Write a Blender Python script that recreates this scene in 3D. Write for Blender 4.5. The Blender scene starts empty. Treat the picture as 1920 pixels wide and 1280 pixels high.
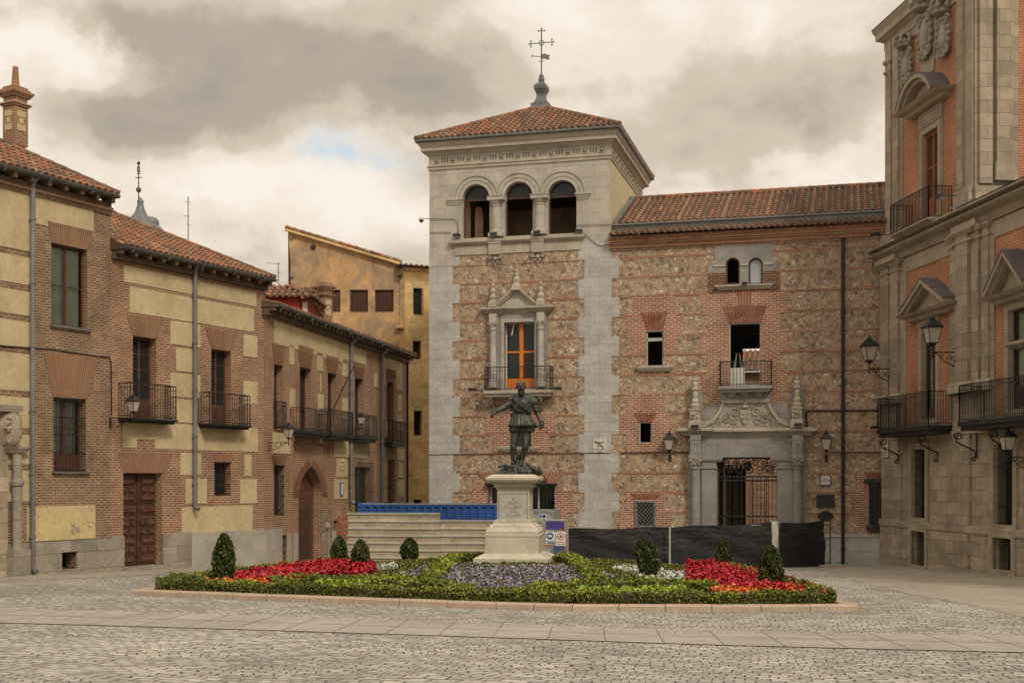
import bpy, bmesh, math, random
import numpy as np
from mathutils import Vector, Matrix
random.seed(7)
rng = np.random.default_rng(7)
sc = bpy.context.scene
PI = math.pi; R = math.radians
# ------------------------------------------------------------------ camera
FPX = 2350.0; HZ = 900.0; EYE = 1.65
cam_d = bpy.data.cameras.new('camera'); cam = bpy.data.objects.new('camera', cam_d)
sc.collection.objects.link(cam); sc.camera = cam
cam.location = (0, 0, EYE); cam.rotation_euler = (PI/2, 0, 0)
cam_d.sensor_width = 36; cam_d.lens = 36*FPX/1920; cam_d.shift_y = (HZ-640)/1920
cam_d.clip_start = 0.1; cam_d.clip_end = 2000
sc.render.resolution_x = 1024; sc.render.resolution_y = 682
# ------------------------------------------------------------------ world
SUN_EL, SUN_AZ = R(42), R(150)     # azimuth clockwise from +Y
world = bpy.data.worlds.new("World"); sc.world = world; world.use_nodes = True
wn = world.node_tree; wn.nodes.clear()
def N(nt, t, **kw):
    n = nt.nodes.new(t)
    for k, v in kw.items():
        if k.startswith('i_'):
            key = k[2:]
            key = int(key) if key.isdigit() else key
            n.inputs[key].default_value = v
        else: setattr(n, k, v)
    return n
def build_world():
    nt = wn; L = nt.links
    out = N(nt, 'ShaderNodeOutputWorld'); bg = N(nt, 'ShaderNodeBackground')
    L.new(bg.outputs[0], out.inputs[0])
    sky = N(nt, 'ShaderNodeTexSky', sky_type='NISHITA', sun_disc=False, sun_elevation=SUN_EL, sun_rotation=SUN_AZ)
    sc_sky = N(nt, 'ShaderNodeVectorMath', operation='SCALE'); sc_sky.inputs['Scale'].default_value = 0.10
    L.new(sky.outputs[0], sc_sky.inputs[0])
    tc = N(nt, 'ShaderNodeTexCoord')
    sep = N(nt, 'ShaderNodeSeparateXYZ'); L.new(tc.outputs['Generated'], sep.inputs[0])
    # cloud noise: flattened in elevation
    mp = N(nt, 'ShaderNodeMapping'); mp.inputs['Scale'].default_value = (1.0, 1.0, 1.75); mp.inputs['Location'].default_value = (3.1, 0.4, 0.55)
    L.new(tc.outputs['Generated'], mp.inputs[0])
    n1 = N(nt, 'ShaderNodeTexNoise'); n1.inputs['Scale'].default_value = 3.2; n1.inputs['Detail'].default_value = 10; n1.inputs['Roughness'].default_value = .56; n1.inputs['Distortion'].default_value = .25
    L.new(mp.outputs[0], n1.inputs['Vector'])
    n2 = N(nt, 'ShaderNodeTexNoise'); n2.inputs['Scale'].default_value = 9; n2.inputs['Detail'].default_value = 7; n2.inputs['Roughness'].default_value = .55
    L.new(mp.outputs[0], n2.inputs['Vector'])
    wn_ = N(nt, 'ShaderNodeTexNoise'); wn_.inputs['Scale'].default_value = 11; wn_.inputs['Detail'].default_value = 6; wn_.inputs['Roughness'].default_value = .6; L.new(tc.outputs['Generated'], wn_.inputs['Vector'])
    wo_ = N(nt, 'ShaderNodeVectorMath', operation='MULTIPLY_ADD'); wo_.inputs[1].default_value = (.13, .13, .09); wo_.inputs[2].default_value = (-.065, -.065, -.045); L.new(wn_.outputs['Color'], wo_.inputs[0])
    wv_ = N(nt, 'ShaderNodeVectorMath', operation='ADD'); L.new(wo_.outputs[0], wv_.inputs[0]); L.new(tc.outputs['Generated'], wv_.inputs[1])
    def blob(x, y, rx, ry):      # soft cloud mass around a direction (pixel of the photo -> direction)
        d = Vector(((x-960)/FPX, 1, (HZ-y)/FPX)); 
        sub = N(nt, 'ShaderNodeVectorMath', operation='SUBTRACT'); dn = d.normalized(); sub.inputs[1].default_value = dn
        L.new(wv_.outputs[0], sub.inputs[0])
        ml = N(nt, 'ShaderNodeVectorMath', operation='MULTIPLY'); ml.inputs[1].default_value = (FPX/rx, .8, FPX/ry)
        L.new(sub.outputs[0], ml.inputs[0])
        ln = N(nt, 'ShaderNodeVectorMath', operation='LENGTH'); L.new(ml.outputs[0], ln.inputs[0])
        mr = N(nt, 'ShaderNodeMapRange', interpolation_type='SMOOTHSTEP'); mr.inputs['From Min'].default_value = 1.25; mr.inputs['From Max'].default_value = 0.0
        L.new(ln.outputs['Value'], mr.inputs[0]); return mr.outputs[0]
    acc = None
    for b, w in ((blob(680, 115, 430, 95), .24), (blob(1400, 190, 330, 170), .36), (blob(250, 215, 330, 80), .17), (blob(130, 20, 330, 60), .27), (blob(850, 190, 350, 50), .14), (blob(1000, 300, 300, 60), .06), (blob(330, 440, 200, 50), .08),
                 (blob(620, 360, 380, 120), -.24), (blob(1000, 60, 110, 110), -.12), (blob(400, 340, 350, 90), -.12), (blob(1440, 25, 120, 50), -.10), (blob(190, 120, 130, 50), -.20), (blob(820, 60, 140, 40), -.12), (blob(1560, 330, 110, 60), -.2), (blob(30, 60, 70, 40), -.1)):
        m = N(nt, 'ShaderNodeMath', operation='MULTIPLY'); m.inputs[1].default_value = w; L.new(b, m.inputs[0])
        if acc is None: acc = m.outputs[0]
        else:
            a = N(nt, 'ShaderNodeMath', operation='ADD'); L.new(acc, a.inputs[0]); L.new(m.outputs[0], a.inputs[1]); acc = a.outputs[0]
    m1 = N(nt, 'ShaderNodeMath', operation='MULTIPLY_ADD'); m1.inputs[1].default_value = 1.30; L.new(n1.outputs['Fac'], m1.inputs[0]); L.new(acc, m1.inputs[2])
    m2 = N(nt, 'ShaderNodeMath', operation='MULTIPLY_ADD'); m2.inputs[1].default_value = .62; L.new(n2.outputs['Fac'], m2.inputs[0]); L.new(m1.outputs[0], m2.inputs[2])
    cr = N(nt, 'ShaderNodeValToRGB'); e = cr.color_ramp.elements
    e[0].position = .06; e[0].color = (.88, .80, .71, 1)
    e[1].position = .95; e[1].color = (.27, .235, .19, 1)
    cr.color_ramp.interpolation = 'EASE'
    for p, c in ((.22, (.80, .705, .59, 1)), (.42, (.58, .50, .40, 1)), (.62, (.42, .365, .295, 1))):
        x = e.new(p); x.color = c
    mr0 = N(nt, 'ShaderNodeMapRange'); mr0.inputs[1].default_value = .70; mr0.inputs[2].default_value = 1.60; L.new(m2.outputs[0], mr0.inputs[0]); L.new(mr0.outputs[0], cr.inputs[0])
    # zenith brighter than the horizon, as under real overcast
    zm = N(nt, 'ShaderNodeMapRange'); zm.inputs['From Min'].default_value = .36; zm.inputs['From Max'].default_value = 1; zm.inputs['To Min'].default_value = 1.0; zm.inputs['To Max'].default_value = 1.75
    L.new(sep.outputs['Z'], zm.inputs[0])
    cl = N(nt, 'ShaderNodeVectorMath', operation='SCALE'); L.new(cr.outputs[0], cl.inputs[0]); L.new(zm.outputs[0], cl.inputs['Scale'])
    # small blue gap
    g1 = blob(655, 300, 105, 42)
    gm = N(nt, 'ShaderNodeMath', operation='MULTIPLY'); L.new(g1, gm.inputs[0])
    gr = N(nt, 'ShaderNodeMapRange'); gr.inputs['From Min'].default_value = .40; gr.inputs['From Max'].default_value = .56; L.new(n2.outputs['Fac'], gr.inputs[0]); L.new(gr.outputs[0], gm.inputs[1])
    mx = N(nt, 'ShaderNodeMix', data_type='RGBA'); L.new(gm.outputs[0], mx.inputs[0]); L.new(cl.outputs[0], mx.inputs[6])
    bl = N(nt, 'ShaderNodeVectorMath', operation='ADD'); bl.inputs[1].default_value = (.17, .25, .265); L.new(sc_sky.outputs[0], bl.inputs[0])
    L.new(bl.outputs[0], mx.inputs[7])
    L.new(mx.outputs[2], bg.inputs[0]); bg.inputs[1].default_value = 1.0
build_world()
sun_d = bpy.data.lights.new('sun', 'SUN'); sun = bpy.data.objects.new('sun', sun_d); sc.collection.objects.link(sun)
sun_d.energy = 1.85; sun_d.angle = R(11); sun_d.color = (1.0, .90, .75)
sd = Vector((math.sin(SUN_AZ)*math.cos(SUN_EL), math.cos(SUN_AZ)*math.cos(SUN_EL), math.sin(SUN_EL)))
sun.rotation_euler = sd.to_track_quat('Z', 'Y').to_euler(); sun.location = (0, 0, 60)
sc.view_settings.view_transform = 'Standard'; sc.view_settings.look = 'None'; sc.view_settings.gamma = 1
sc.view_settings.exposure = 0.14
sc.render.engine = 'CYCLES'
# ------------------------------------------------------------------ helpers
COL = sc.collection
def setp(o, label=None, cat=None, group=None, kind=None):
    if label: o['label'] = label
    if cat: o['category'] = cat
    if group: o['group'] = group
    if kind: o['kind'] = kind
    return o
def empty(name, loc, label, cat, group=None, rz=0):
    o = bpy.data.objects.new(name, None); COL.objects.link(o); o.location = loc; o.rotation_euler = (0, 0, rz)
    o.empty_display_size = .2
    return setp(o, label, cat, group)
def copy_tree(o, parent=None):
    c = o.copy(); COL.objects.link(c)
    if parent is not None: c.parent = parent
    for ch in [x for x in KIDS.get(o.name, [])]: copy_tree_child(ch, c)
    return c
KIDS = {}
def copy_tree_child(ch, p):
    c = ch.copy(); COL.objects.link(c); c.parent = p; KIDS.setdefault(p.name, []).append(c)
    for g in KIDS.get(ch.name, []): copy_tree_child(g, c)
WLOC = {}      # world location of every object that may be a parent (identity rotation for those)
class MB:
    def __init__(s): s.v = []; s.f = []; s.m = []; s.uv = []; s.c = []; s.mats = []
    def mi(s, m):
        if m not in s.mats: s.mats.append(m)
        return s.mats.index(m)
    def face(s, pts, m, uv=None, c=.5):
        b = len(s.v); s.v += [tuple(p) for p in pts]; s.f.append(tuple(range(b, b+len(pts)))); s.m.append(s.mi(m))
        if uv is None: uv = [(p[0], p[2]) for p in pts]
        s.uv += list(uv); s.c += [c]*len(pts)
    def mesh(s, verts, faces, m, c=.5, M=None):
        b = len(s.v)
        if M is not None: verts = [tuple(M @ Vector(p)) for p in verts]
        s.v += [tuple(p) for p in verts]; k = s.mi(m)
        for f in faces:
            s.f.append(tuple(b+i for i in f)); s.m.append(k); s.c += [c]*len(f)
            s.uv += [(s.v[b+i][0]+s.v[b+i][1]*.37, s.v[b+i][2]) for i in f]
    def box(s, a, b, m, c=.5, M=None):
        (x0, y0, z0), (x1, y1, z1) = a, b
        vs = [(x0,y0,z0),(x1,y0,z0),(x1,y1,z0),(x0,y1,z0),(x0,y0,z1),(x1,y0,z1),(x1,y1,z1),(x0,y1,z1)]
        s.mesh(vs, [(0,3,2,1),(4,5,6,7),(0,1,5,4),(1,2,6,5),(2,3,7,6),(3,0,4,7)], m, c, M)
    def tube(s, pts, r, m, n=6, c=.5, cap=True, M=None):
        pts = [Vector(p) for p in pts]; rs = r if isinstance(r, (list, tuple)) else [r]*len(pts)
        vs = []; fs = []
        up = None
        for i, p in enumerate(pts):
            t = (pts[min(i+1, len(pts)-1)] - pts[max(i-1, 0)])
            if t.length < 1e-9: t = Vector((0, 0, 1))
            t.normalize()
            if up is None:
                up = Vector((0, 0, 1)) if abs(t.z) < .9 else Vector((1, 0, 0))
            a = t.cross(up); 
            if a.length < 1e-6: a = t.cross(Vector((1, .3, 0)))
            a.normalize(); b = t.cross(a).normalized()
            if i == 0: up = -b if abs(t.z) >= .9 else up
            for k in range(n):
                w = 2*PI*(k+.5)/n; q = p + (a*math.cos(w) + b*math.sin(w))*rs[i]; vs.append(tuple(q))
        for i in range(len(pts)-1):
            for k in range(n): fs.append((i*n+k, i*n+(k+1) % n, (i+1)*n+(k+1) % n, (i+1)*n+k))
        if cap: fs.append(tuple(range(n-1, -1, -1))); fs.append(tuple((len(pts)-1)*n+k for k in range(n)))
        s.mesh(vs, fs, m, c, M)
    def lathe(s, prof, m, n=16, c=.5, M=None, sq=False):
        vs = []; fs = []
        if sq: n = 4
        for (r, z) in prof:
            for k in range(n):
                w = 2*PI*(k+.5)/n; rr = r*(math.sqrt(2) if sq else 1); vs.append((rr*math.cos(w), rr*math.sin(w), z))
        for i in range(len(prof)-1):
            for k in range(n): fs.append((i*n+k, i*n+(k+1) % n, (i+1)*n+(k+1) % n, (i+1)*n+k))
        fs.append(tuple(range(n-1, -1, -1))); fs.append(tuple((len(prof)-1)*n+k for k in range(n)))
        s.mesh(vs, fs, m, c, M)
    def ball(s, p, r, m, n=8, c=.5, sc_=(1, 1, 1), M=None):
        prof = []
        vs = []; fs = []
        for i in range(n+1):
            a = -PI/2 + PI*i/n
            for k in range(n*2):
                w = PI*k/n; vs.append((p[0]+r*sc_[0]*math.cos(a)*math.cos(w), p[1]+r*sc_[1]*math.cos(a)*math.sin(w), p[2]+r*sc_[2]*math.sin(a)))
        for i in range(n):
            for k in range(2*n): fs.append((i*2*n+k, i*2*n+(k+1) % (2*n), (i+1)*2*n+(k+1) % (2*n), (i+1)*2*n+k))
        s.mesh(vs, fs, m, c, M)
    def build(s, name, parent=None, smooth=False, label=None, cat=None, group=None, kind=None, ploc=None, origin=None):
        me = bpy.data.meshes.new(name)
        off = Vector((0, 0, 0)); use = False
        if parent is not None and parent.name in WLOC: off = WLOC[parent.name]
        elif parent is None and origin is not None: off = Vector(origin)
        v = np.array(s.v, dtype=np.float64).reshape(-1, 3) - np.array(off)
        me.from_pydata([tuple(x) for x in v], [], s.f)
        for m in s.mats: me.materials.append(m)
        me.polygons.foreach_set('material_index', np.array(s.m, dtype=np.int32))
        uvl = me.uv_layers.new(name='UVMap'); uvl.data.foreach_set('uv', np.array(s.uv, dtype=np.float32).ravel())
        ca = me.color_attributes.new('Col', 'FLOAT_COLOR', 'CORNER')
        cc = np.repeat(np.array(s.c, dtype=np.float32)[:, None], 4, 1); ca.data.foreach_set('color', cc.ravel())
        if smooth: me.polygons.foreach_set('use_smooth', np.ones(len(s.f), dtype=bool))
        me.update()
        o = bpy.data.objects.new(name, me); COL.objects.link(o)
        if parent is not None:
            o.parent = parent; KIDS.setdefault(parent.name, []).append(o)
            if parent.name in WLOC: WLOC[o.name] = Vector(off)   # child sits at its parent's origin
        elif origin is not None:
            o.location = origin; WLOC[o.name] = Vector(origin)
        return setp(o, label, cat, group, kind)
def thing(name, loc, label, cat, group=None):
    o = empty(name, loc, label, cat, group); WLOC[o.name] = Vector(loc); return o
# facade frame ------------------------------------------------------
class F:
    def __init__(s, X, Y, ang_u, flip=1):
        s.O = Vector((X, Y)); s.u = Vector((math.sin(ang_u), math.cos(ang_u)))
        n = Vector((s.u.y, -s.u.x))
        s.n = n if n.dot(-s.O) > 0 else -n
    def p(s, a, d, z):
        q = s.O + s.u*a + s.n*d; return Vector((q.x, q.y, z))
    def M(s, a=0, d=0, z=0):    # local x = along wall, y = into the wall, z = up
        q = s.p(a, d, z)
        return Matrix(((s.u.x, -s.n.x, 0, q.x), (s.u.y, -s.n.y, 0, q.y), (0, 0, 1, q.z), (0, 0, 0, 1)))
    def px(s, x, y=900, d=0):
        r = (x-960)/FPX; O = s.O + s.n*d
        # O.x + a u.x = r (O.y + a u.y)
        a = (r*O.y - O.x)/(s.u.x - r*s.u.y); Y = O.y + a*s.u.y
        return a, (HZ-y)/FPX*Y + EYE
    def S(s, x, d=0): return s.px(x, 900, d)[0]
    def Z(s, x, y, d=0): return s.px(x, y, d)[1]
    def R(s, xl, xr, yt, yb, d=0):
        a, b = s.S(xl, d), s.S(xr, d); xm = (xl+xr)/2
        return (min(a, b), max(a, b), s.Z(xm, yb, d), s.Z(xm, yt, d))
def gz(x, y): return -.0323*y - .006*x
def gp(px, py, h=0.0):
    r = (px-960)/FPX; k = (py-HZ)/FPX
    Y = (EYE-h)/(k-.0323-.006*r); return (r*Y, Y)
def fbox(mb, Fr, s0, s1, d0, d1, z0, z1, m, c=.5):
    P = Fr.p
    v = [P(s0,d0,z0),P(s1,d0,z0),P(s1,d1,z0),P(s0,d1,z0),P(s0,d0,z1),P(s1,d0,z1),P(s1,d1,z1),P(s0,d1,z1)]
    U = [(s0,z0),(s1,z0),(s1,z1),(s0,z1)]
    mb.face([v[3],v[2],v[6],v[7]], m, U, c)
    mb.face([v[0],v[1],v[5],v[4]], m, U, c)
    mb.face([v[0],v[3],v[7],v[4]], m, [(d0,z0),(d1,z0),(d1,z1),(d0,z1)], c)
    mb.face([v[1],v[2],v[6],v[5]], m, [(d0,z0),(d1,z0),(d1,z1),(d0,z1)], c)
    mb.face([v[4],v[5],v[6],v[7]], m, [(s0,d0),(s1,d0),(s1,d1),(s0,d1)], c)
    mb.face([v[0],v[1],v[2],v[3]], m, [(s0,d0),(s1,d0),(s1,d1),(s0,d1)], c)
def subtract(r, holes):
    rs = [r]
    for h in holes:
        out = []
        for (a, b, c, d) in rs:
            h0, h1, h2, h3 = h[:4]
            if h1 <= a or h0 >= b or h3 <= c or h2 >= d: out.append((a, b, c, d)); continue
            if h0 > a: out.append((a, h0, c, d))
            if h1 < b: out.append((h1, b, c, d))
            a2, b2 = max(a, h0), min(b, h1)
            if h2 > c: out.append((a2, b2, c, h2))
            if h3 < d: out.append((a2, b2, h3, d))
        rs = out
    return [x for x in rs if x[1]-x[0] > .004 and x[3]-x[2] > .004]
def patch(mb, Fr, r, m, proud, holes=(), c=.5):
    for (a, b, z0, z1) in subtract(r, holes): fbox(mb, Fr, a, b, -.02, proud, z0, z1, m, c)
def wall(mb, Fr, s0, s1, z0, z1, holes, m, rm=None, rev=.35, dark=None, depth=1.3):
    """a wall sheet with real openings; each hole (s0,s1,z0,z1[,arch]) has reveals and a dark room behind"""
    rm = rm or m; P = Fr.p
    ss = sorted(set([s0, s1]+[min(max(v, s0), s1) for h in holes for v in h[:2]])); zs = sorted(set([z0, z1]+[min(max(v, z0), z1) for h in holes for v in h[2:4]]))
    for i in range(len(ss)-1):
        for j in range(len(zs)-1):
            a, b, c, d = ss[i], ss[i+1], zs[j], zs[j+1]
            if b-a < 1e-5 or d-c < 1e-5: continue
            cx, cz = (a+b)/2, (c+d)/2
            if any(h[0] < cx < h[1] and h[2] < cz < h[3] for h in holes): continue
            mb.face([P(a,0,c), P(b,0,c), P(b,0,d), P(a,0,d)], m, [(a,c),(b,c),(b,d),(a,d)])
    for h in holes:
        a, b, c, d = h[:4]; arch = h[4] if len(h) > 4 else None
        if arch:
            rr = (b-a)/2; zc = d - (rr if arch == 1 else arch); n = 14; hh = d-zc
            prev = None
            arc = []
            for k in range(n+1):
                t = PI*k/n; arc.append(((a+b)/2 - rr*math.cos(t), zc + hh*(math.sin(t) if arch == 1 else math.sin(t)**.8)))
            for k in range(n):
                (x0, q0), (x1, q1) = arc[k], arc[k+1]
                mb.face([P(x0,0,q0), P(x1,0,q1), P(x1,0,d), P(x0,0,d)], m, [(x0,q0),(x1,q1),(x1,d),(x0,d)])
            outline = [(a, c), (b, c)] + arc[::-1]
            outline = [(b, c)] + [q for q in arc[::-1]] + [(a, c)]
        else: outline = [(b, c), (b, d), (a, d), (a, c)]
        loop = outline + [outline[0]]
        acc = 0
        for k in range(len(loop)-1):
            (x0, q0), (x1, q1) = loop[k], loop[k+1]; L_ = math.hypot(x1-x0, q1-q0)
            hor = abs(q1-q0) < 1e-6
            if hor: uv = [(x0, 0), (x1, 0), (x1, rev), (x0, rev)]
            else: uv = [(0, q0), (0, q1), (rev, q1), (rev, q0)]
            mb.face([P(x0,0,q0), P(x1,0,q1), P(x1,-rev,q1), P(x0,-rev,q0)], rm, uv)
            if dark and depth > rev: mb.face([P(x0,-rev,q0), P(x1,-rev,q1), P(x1,-depth,q1), P(x0,-depth,q0)], dark)
        if dark: mb.face([P(a,-depth,c), P(b,-depth,c), P(b,-depth,d), P(a,-depth,d)], dark)
def fan(mb, Fr, top, bot, m, back, d=.012, w=.12):
    """flat arch of upright bricks: top=(s0,s1,z), bot=(s0,s1,z)"""
    n = max(5, int((top[1]-top[0])/w)); P = Fr.p
    mb.face([P(bot[0],d*.6,bot[2]), P(bot[1],d*.6,bot[2]), P(top[1],d*.6,top[2]), P(top[0],d*.6,top[2])], back, [(0,0),(1,0),(1,1),(0,1)])
    for k in range(n):
        g = .21
        t0, t1 = (k+g)/n, (k+1-g)/n
        a0 = top[0]+(top[1]-top[0])*t0; a1 = top[0]+(top[1]-top[0])*t1
        b0 = bot[0]+(bot[1]-bot[0])*t0; b1 = bot[0]+(bot[1]-bot[0])*t1
        mb.face([P(b0,d,bot[2]), P(b1,d,bot[2]), P(a1,d,top[2]), P(a0,d,top[2])], m, [(0,0),(1,0),(1,1),(0,1)], random.random())
def text_mesh(name, s, size, Mx, m, parent=None, ext=.004, align='CENTER'):
    cu = bpy.data.curves.new(name, 'FONT'); cu.body = s; cu.size = size; cu.align_x = align; cu.align_y = 'CENTER'; cu.extrude = ext
    o = bpy.data.objects.new(name, cu); COL.objects.link(o)
    bpy.context.view_layer.update()
    me = bpy.data.meshes.new_from_object(o.evaluated_get(bpy.context.evaluated_depsgraph_get()))
    bpy.data.objects.remove(o); bpy.data.curves.remove(cu)
    T = Mx @ Matrix.Rotation(PI/2, 4, 'X')
    off = Vector((0, 0, 0))
    if parent is not None and parent.name in WLOC: off = WLOC[parent.name]
    me.transform(Matrix.Translation(-off) @ T)
    me.materials.clear(); me.materials.append(m); me.name = name
    q = bpy.data.objects.new(name, me); COL.objects.link(q)
    if parent is not None: q.parent = parent; KIDS.setdefault(parent.name, []).append(q)
    return q
# ------------------------------------------------------------------ materials
def newmat(name):
    m = bpy.data.materials.new(name); m.use_nodes = True; nt = m.node_tree
    b = nt.nodes.get('Principled BSDF'); return m, nt, b
def uvnode(nt, scale=1.0, obj=False):
    tc = N(nt, 'ShaderNodeTexCoord'); mp = N(nt, 'ShaderNodeMapping'); mp.inputs['Scale'].default_value = (scale, scale, scale)
    nt.links.new(tc.outputs['Object' if obj else 'UV'], mp.inputs[0]); return mp.outputs[0]
def noise(nt, vec, s, detail=5, rough=.55, dist=0):
    n = N(nt, 'ShaderNodeTexNoise'); n.inputs['Scale'].default_value = s; n.inputs['Detail'].default_value = detail; n.inputs['Roughness'].default_value = rough; n.inputs['Distortion'].default_value = dist
    if vec is not None: nt.links.new(vec, n.inputs['Vector'])
    return n.outputs['Fac']
def rng_(nt, v, a, b, c, d):
    m = N(nt, 'ShaderNodeMapRange'); m.inputs[1].default_value = a; m.inputs[2].default_value = b; m.inputs[3].default_value = c; m.inputs[4].default_value = d
    nt.links.new(v, m.inputs[0]); return m.outputs[0]
def mixc(nt, f, a, b, bt='MIX'):
    m = N(nt, 'ShaderNodeMix', data_type='RGBA', blend_type=bt)
    for i, x in ((0, f), (6, a), (7, b)):
        if isinstance(x, (int, float)): m.inputs[i].default_value = x
        elif isinstance(x, (tuple, list)): m.inputs[i].default_value = (*x[:3], 1)
        else: nt.links.new(x, m.inputs[i])
    return m.outputs[2]
def ramp(nt, v, stops, interp='LINEAR'):
    cr = N(nt, 'ShaderNodeValToRGB'); cr.color_ramp.interpolation = interp; e = cr.color_ramp.elements
    e[0].position, e[0].color = stops[0][0], (*stops[0][1], 1); e[1].position, e[1].color = stops[-1][0], (*stops[-1][1], 1)
    for p, c in stops[1:-1]: x = e.new(p); x.color = (*c, 1)
    nt.links.new(v, cr.inputs[0]); return cr.outputs[0]
def bump(nt, b, h, st=.3, dist=.02):
    n = N(nt, 'ShaderNodeBump'); n.inputs['Strength'].default_value = st; n.inputs['Distance'].default_value = dist
    nt.links.new(h, n.inputs['Height']); nt.links.new(n.outputs[0], b.inputs['Normal'])
def grey(nt, v):      # value -> multiplier colour
    c = N(nt, 'ShaderNodeCombineColor')
    for i in range(3): nt.links.new(v, c.inputs[i])
    return c.outputs[0]
def weather(nt, col, vec, lo=.72, hi=1.18, s=.7, s2=5):
    n1 = rng_(nt, noise(nt, vec, s, 6, .6, .4), .3, .7, lo, hi); n2 = rng_(nt, noise(nt, vec, s2, 4), .3, .7, .9, 1.1)
    col = mixc(nt, 1.0, col, grey(nt, n1), 'MULTIPLY'); return mixc(nt, 1.0, col, grey(nt, n2), 'MULTIPLY')
def brickmat(name, c1, c2, mortar, rh=.075, bw=.27, ms=.016, rough=.9, lo=.72, hi=1.2, c3=None):
    m, nt, b = newmat(name); v = uvnode(nt)
    nz = N(nt, 'ShaderNodeTexNoise'); nz.inputs['Scale'].default_value = 2.5; nt.links.new(v, nz.inputs['Vector'])
    sb = N(nt, 'ShaderNodeVectorMath', operation='MULTIPLY_ADD'); sb.inputs[1].default_value = (.02, .02, 0); nt.links.new(nz.outputs['Color'], sb.inputs[0]); nt.links.new(v, sb.inputs[2])
    t = N(nt, 'ShaderNodeTexBrick'); t.inputs['Scale'].default_value = 1; t.inputs['Brick Width'].default_value = bw; t.inputs['Row Height'].default_value = rh; t.inputs['Mortar Size'].default_value = ms; t.inputs['Mortar Smooth'].default_value = .12
    t.inputs['Color1'].default_value = (*c1, 1); t.inputs['Color2'].default_value = (*c2, 1); t.inputs['Mortar'].default_value = (*mortar, 1)
    nt.links.new(sb.outputs[0], t.inputs['Vector'])
    col = t.outputs['Color']
    if c3:
        f = rng_(nt, noise(nt, v, 1.4, 5, .6, .6), .48, .68, 0, .6); col = mixc(nt, f, col, c3)
    col = weather(nt, col, v, lo, hi)
    nt.links.new(col, b.inputs['Base Color']); b.inputs['Roughness'].default_value = rough
    inv = rng_(nt, t.outputs['Fac'], 0, 1, 1, 0); bump(nt, b, inv, .6, .012)
    return m
def stonemat(name, base, dark, bw=.9, rh=.45, ms=.008, var=.12, patchc=None, joint=(.12, .10, .08), sp=40):
    m, nt, b = newmat(name); v = uvnode(nt)
    t = N(nt, 'ShaderNodeTexBrick'); t.inputs['Scale'].default_value = 1; t.inputs['Brick Width'].default_value = bw; t.inputs['Row Height'].default_value = rh; t.inputs['Mortar Size'].default_value = ms; t.inputs['Mortar Smooth'].default_value = .4
    t.inputs['Color1'].default_value = tuple([x*(1-var) for x in base])+(1,); t.inputs['Color2'].default_value = tuple([x*(1+var) for x in base])+(1,); t.inputs['Mortar'].default_value = (*joint, 1)
    nt.links.new(v, t.inputs['Vector']); col = t.outputs['Color']
    if patchc: col = mixc(nt, rng_(nt, noise(nt, v, .9, 6, .65, .5), .5, .72, 0, .75), col, patchc)
    vs = N(nt, 'ShaderNodeTexVoronoi'); vs.inputs['Scale'].default_value = sp; nt.links.new(v, vs.inputs['Vector'])
    col = mixc(nt, rng_(nt, vs.outputs['Distance'], 0, .45, .45, 0), col, dark)
    col = weather(nt, col, v, .8, 1.15, 1.1, 7)
    nt.links.new(col, b.inputs['Base Color']); b.inputs['Roughness'].default_value = .88
    bump(nt, b, rng_(nt, t.outputs['Fac'], 0, 1, 1, 0), .5, .01)
    return m
def plain(name, c, rough=.7, metal=0, s=2.0, lo=.8, hi=1.15, obj=True, bmp=0, s2=14, spec=None):
    m, nt, b = newmat(name); v = uvnode(nt, 1, obj)
    col = weather(nt, mixc(nt, 0.0, c, c), v, lo, hi, s, s2); nt.links.new(col, b.inputs['Base Color'])
    b.inputs['Roughness'].default_value = rough; b.inputs['Metallic'].default_value = metal
    if spec is not None: b.inputs['Specular IOR Level'].default_value = spec
    if bmp: bump(nt, b, noise(nt, v, s2*1.5, 6), bmp, .02)
    return m
M_brickL = brickmat('brick_brown', (.275, .115, .058), (.19, .077, .040), (.385, .28, .185), .078, .27, .018, c3=(.22, .12, .07))
M_brickA = brickmat('brick_old', (.215, .108, .056), (.14, .072, .040), (.345, .25, .165), .078, .25, .019, lo=.62, c3=(.13, .085, .055))
M_brickT = brickmat('brick_surround', (.31, .115, .072), (.225, .085, .055), (.46, .335, .24), .092, .30, .021)
M_brickR = brickmat('brick_orange', (.43, .13, .055), (.32, .095, .04), (.42, .27, .16), .088, .28, .018)
M_band = brickmat('brick_band', (.30, .085, .042), (.22, .065, .035), (.48, .36, .25), .060, .27, .010)
M_corbel = brickmat('brick_corbel', (.32, .12, .06), (.22, .08, .045), (.40, .25, .14), .11, .06, .010)
M_granite = stonemat('granite_grey', (.42, .405, .38), (.27, .255, .24), .85, .41, .005, .06, sp=24)
M_granL = stonemat('granite_light', (.42, .385, .325), (.30, .27, .23), 1.2, .5, .005, .05, sp=30)
M_granC = stonemat('granite_cornice', (.40, .355, .28), (.28, .24, .19), 1.6, 1.2, .004, .05, sp=30)
M_carved = plain('carved_stone', (.33, .295, .24), .9, 0, 1.2, .7, 1.2, True, .5, 9)
M_portal = stonemat('portal_stone', (.27, .255, .235), (.17, .16, .145), 1.6, 1.05, .006, .05, sp=26)
M_rstone = stonemat('townhall_stone', (.335, .275, .20), (.22, .18, .13), .78, .44, .010, .20, (.20, .16, .115), (.14, .105, .07), sp=12)
M_rsmooth = stonemat('townhall_smooth', (.35, .29, .215), (.25, .20, .145), 1.3, .62, .006, .08, (.25, .20, .145), (.17, .13, .09), sp=12)
M_plinth = stonemat('plinth_stone', (.27, .235, .19), (.18, .15, .12), 1.0, .52, .010, .16, (.20, .17, .13), (.12, .10, .08), sp=14)
M_plinthB = plain('plinth_render', (.35, .32, .27), .9, 0, .9, .72, 1.15, False, .15)
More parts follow.
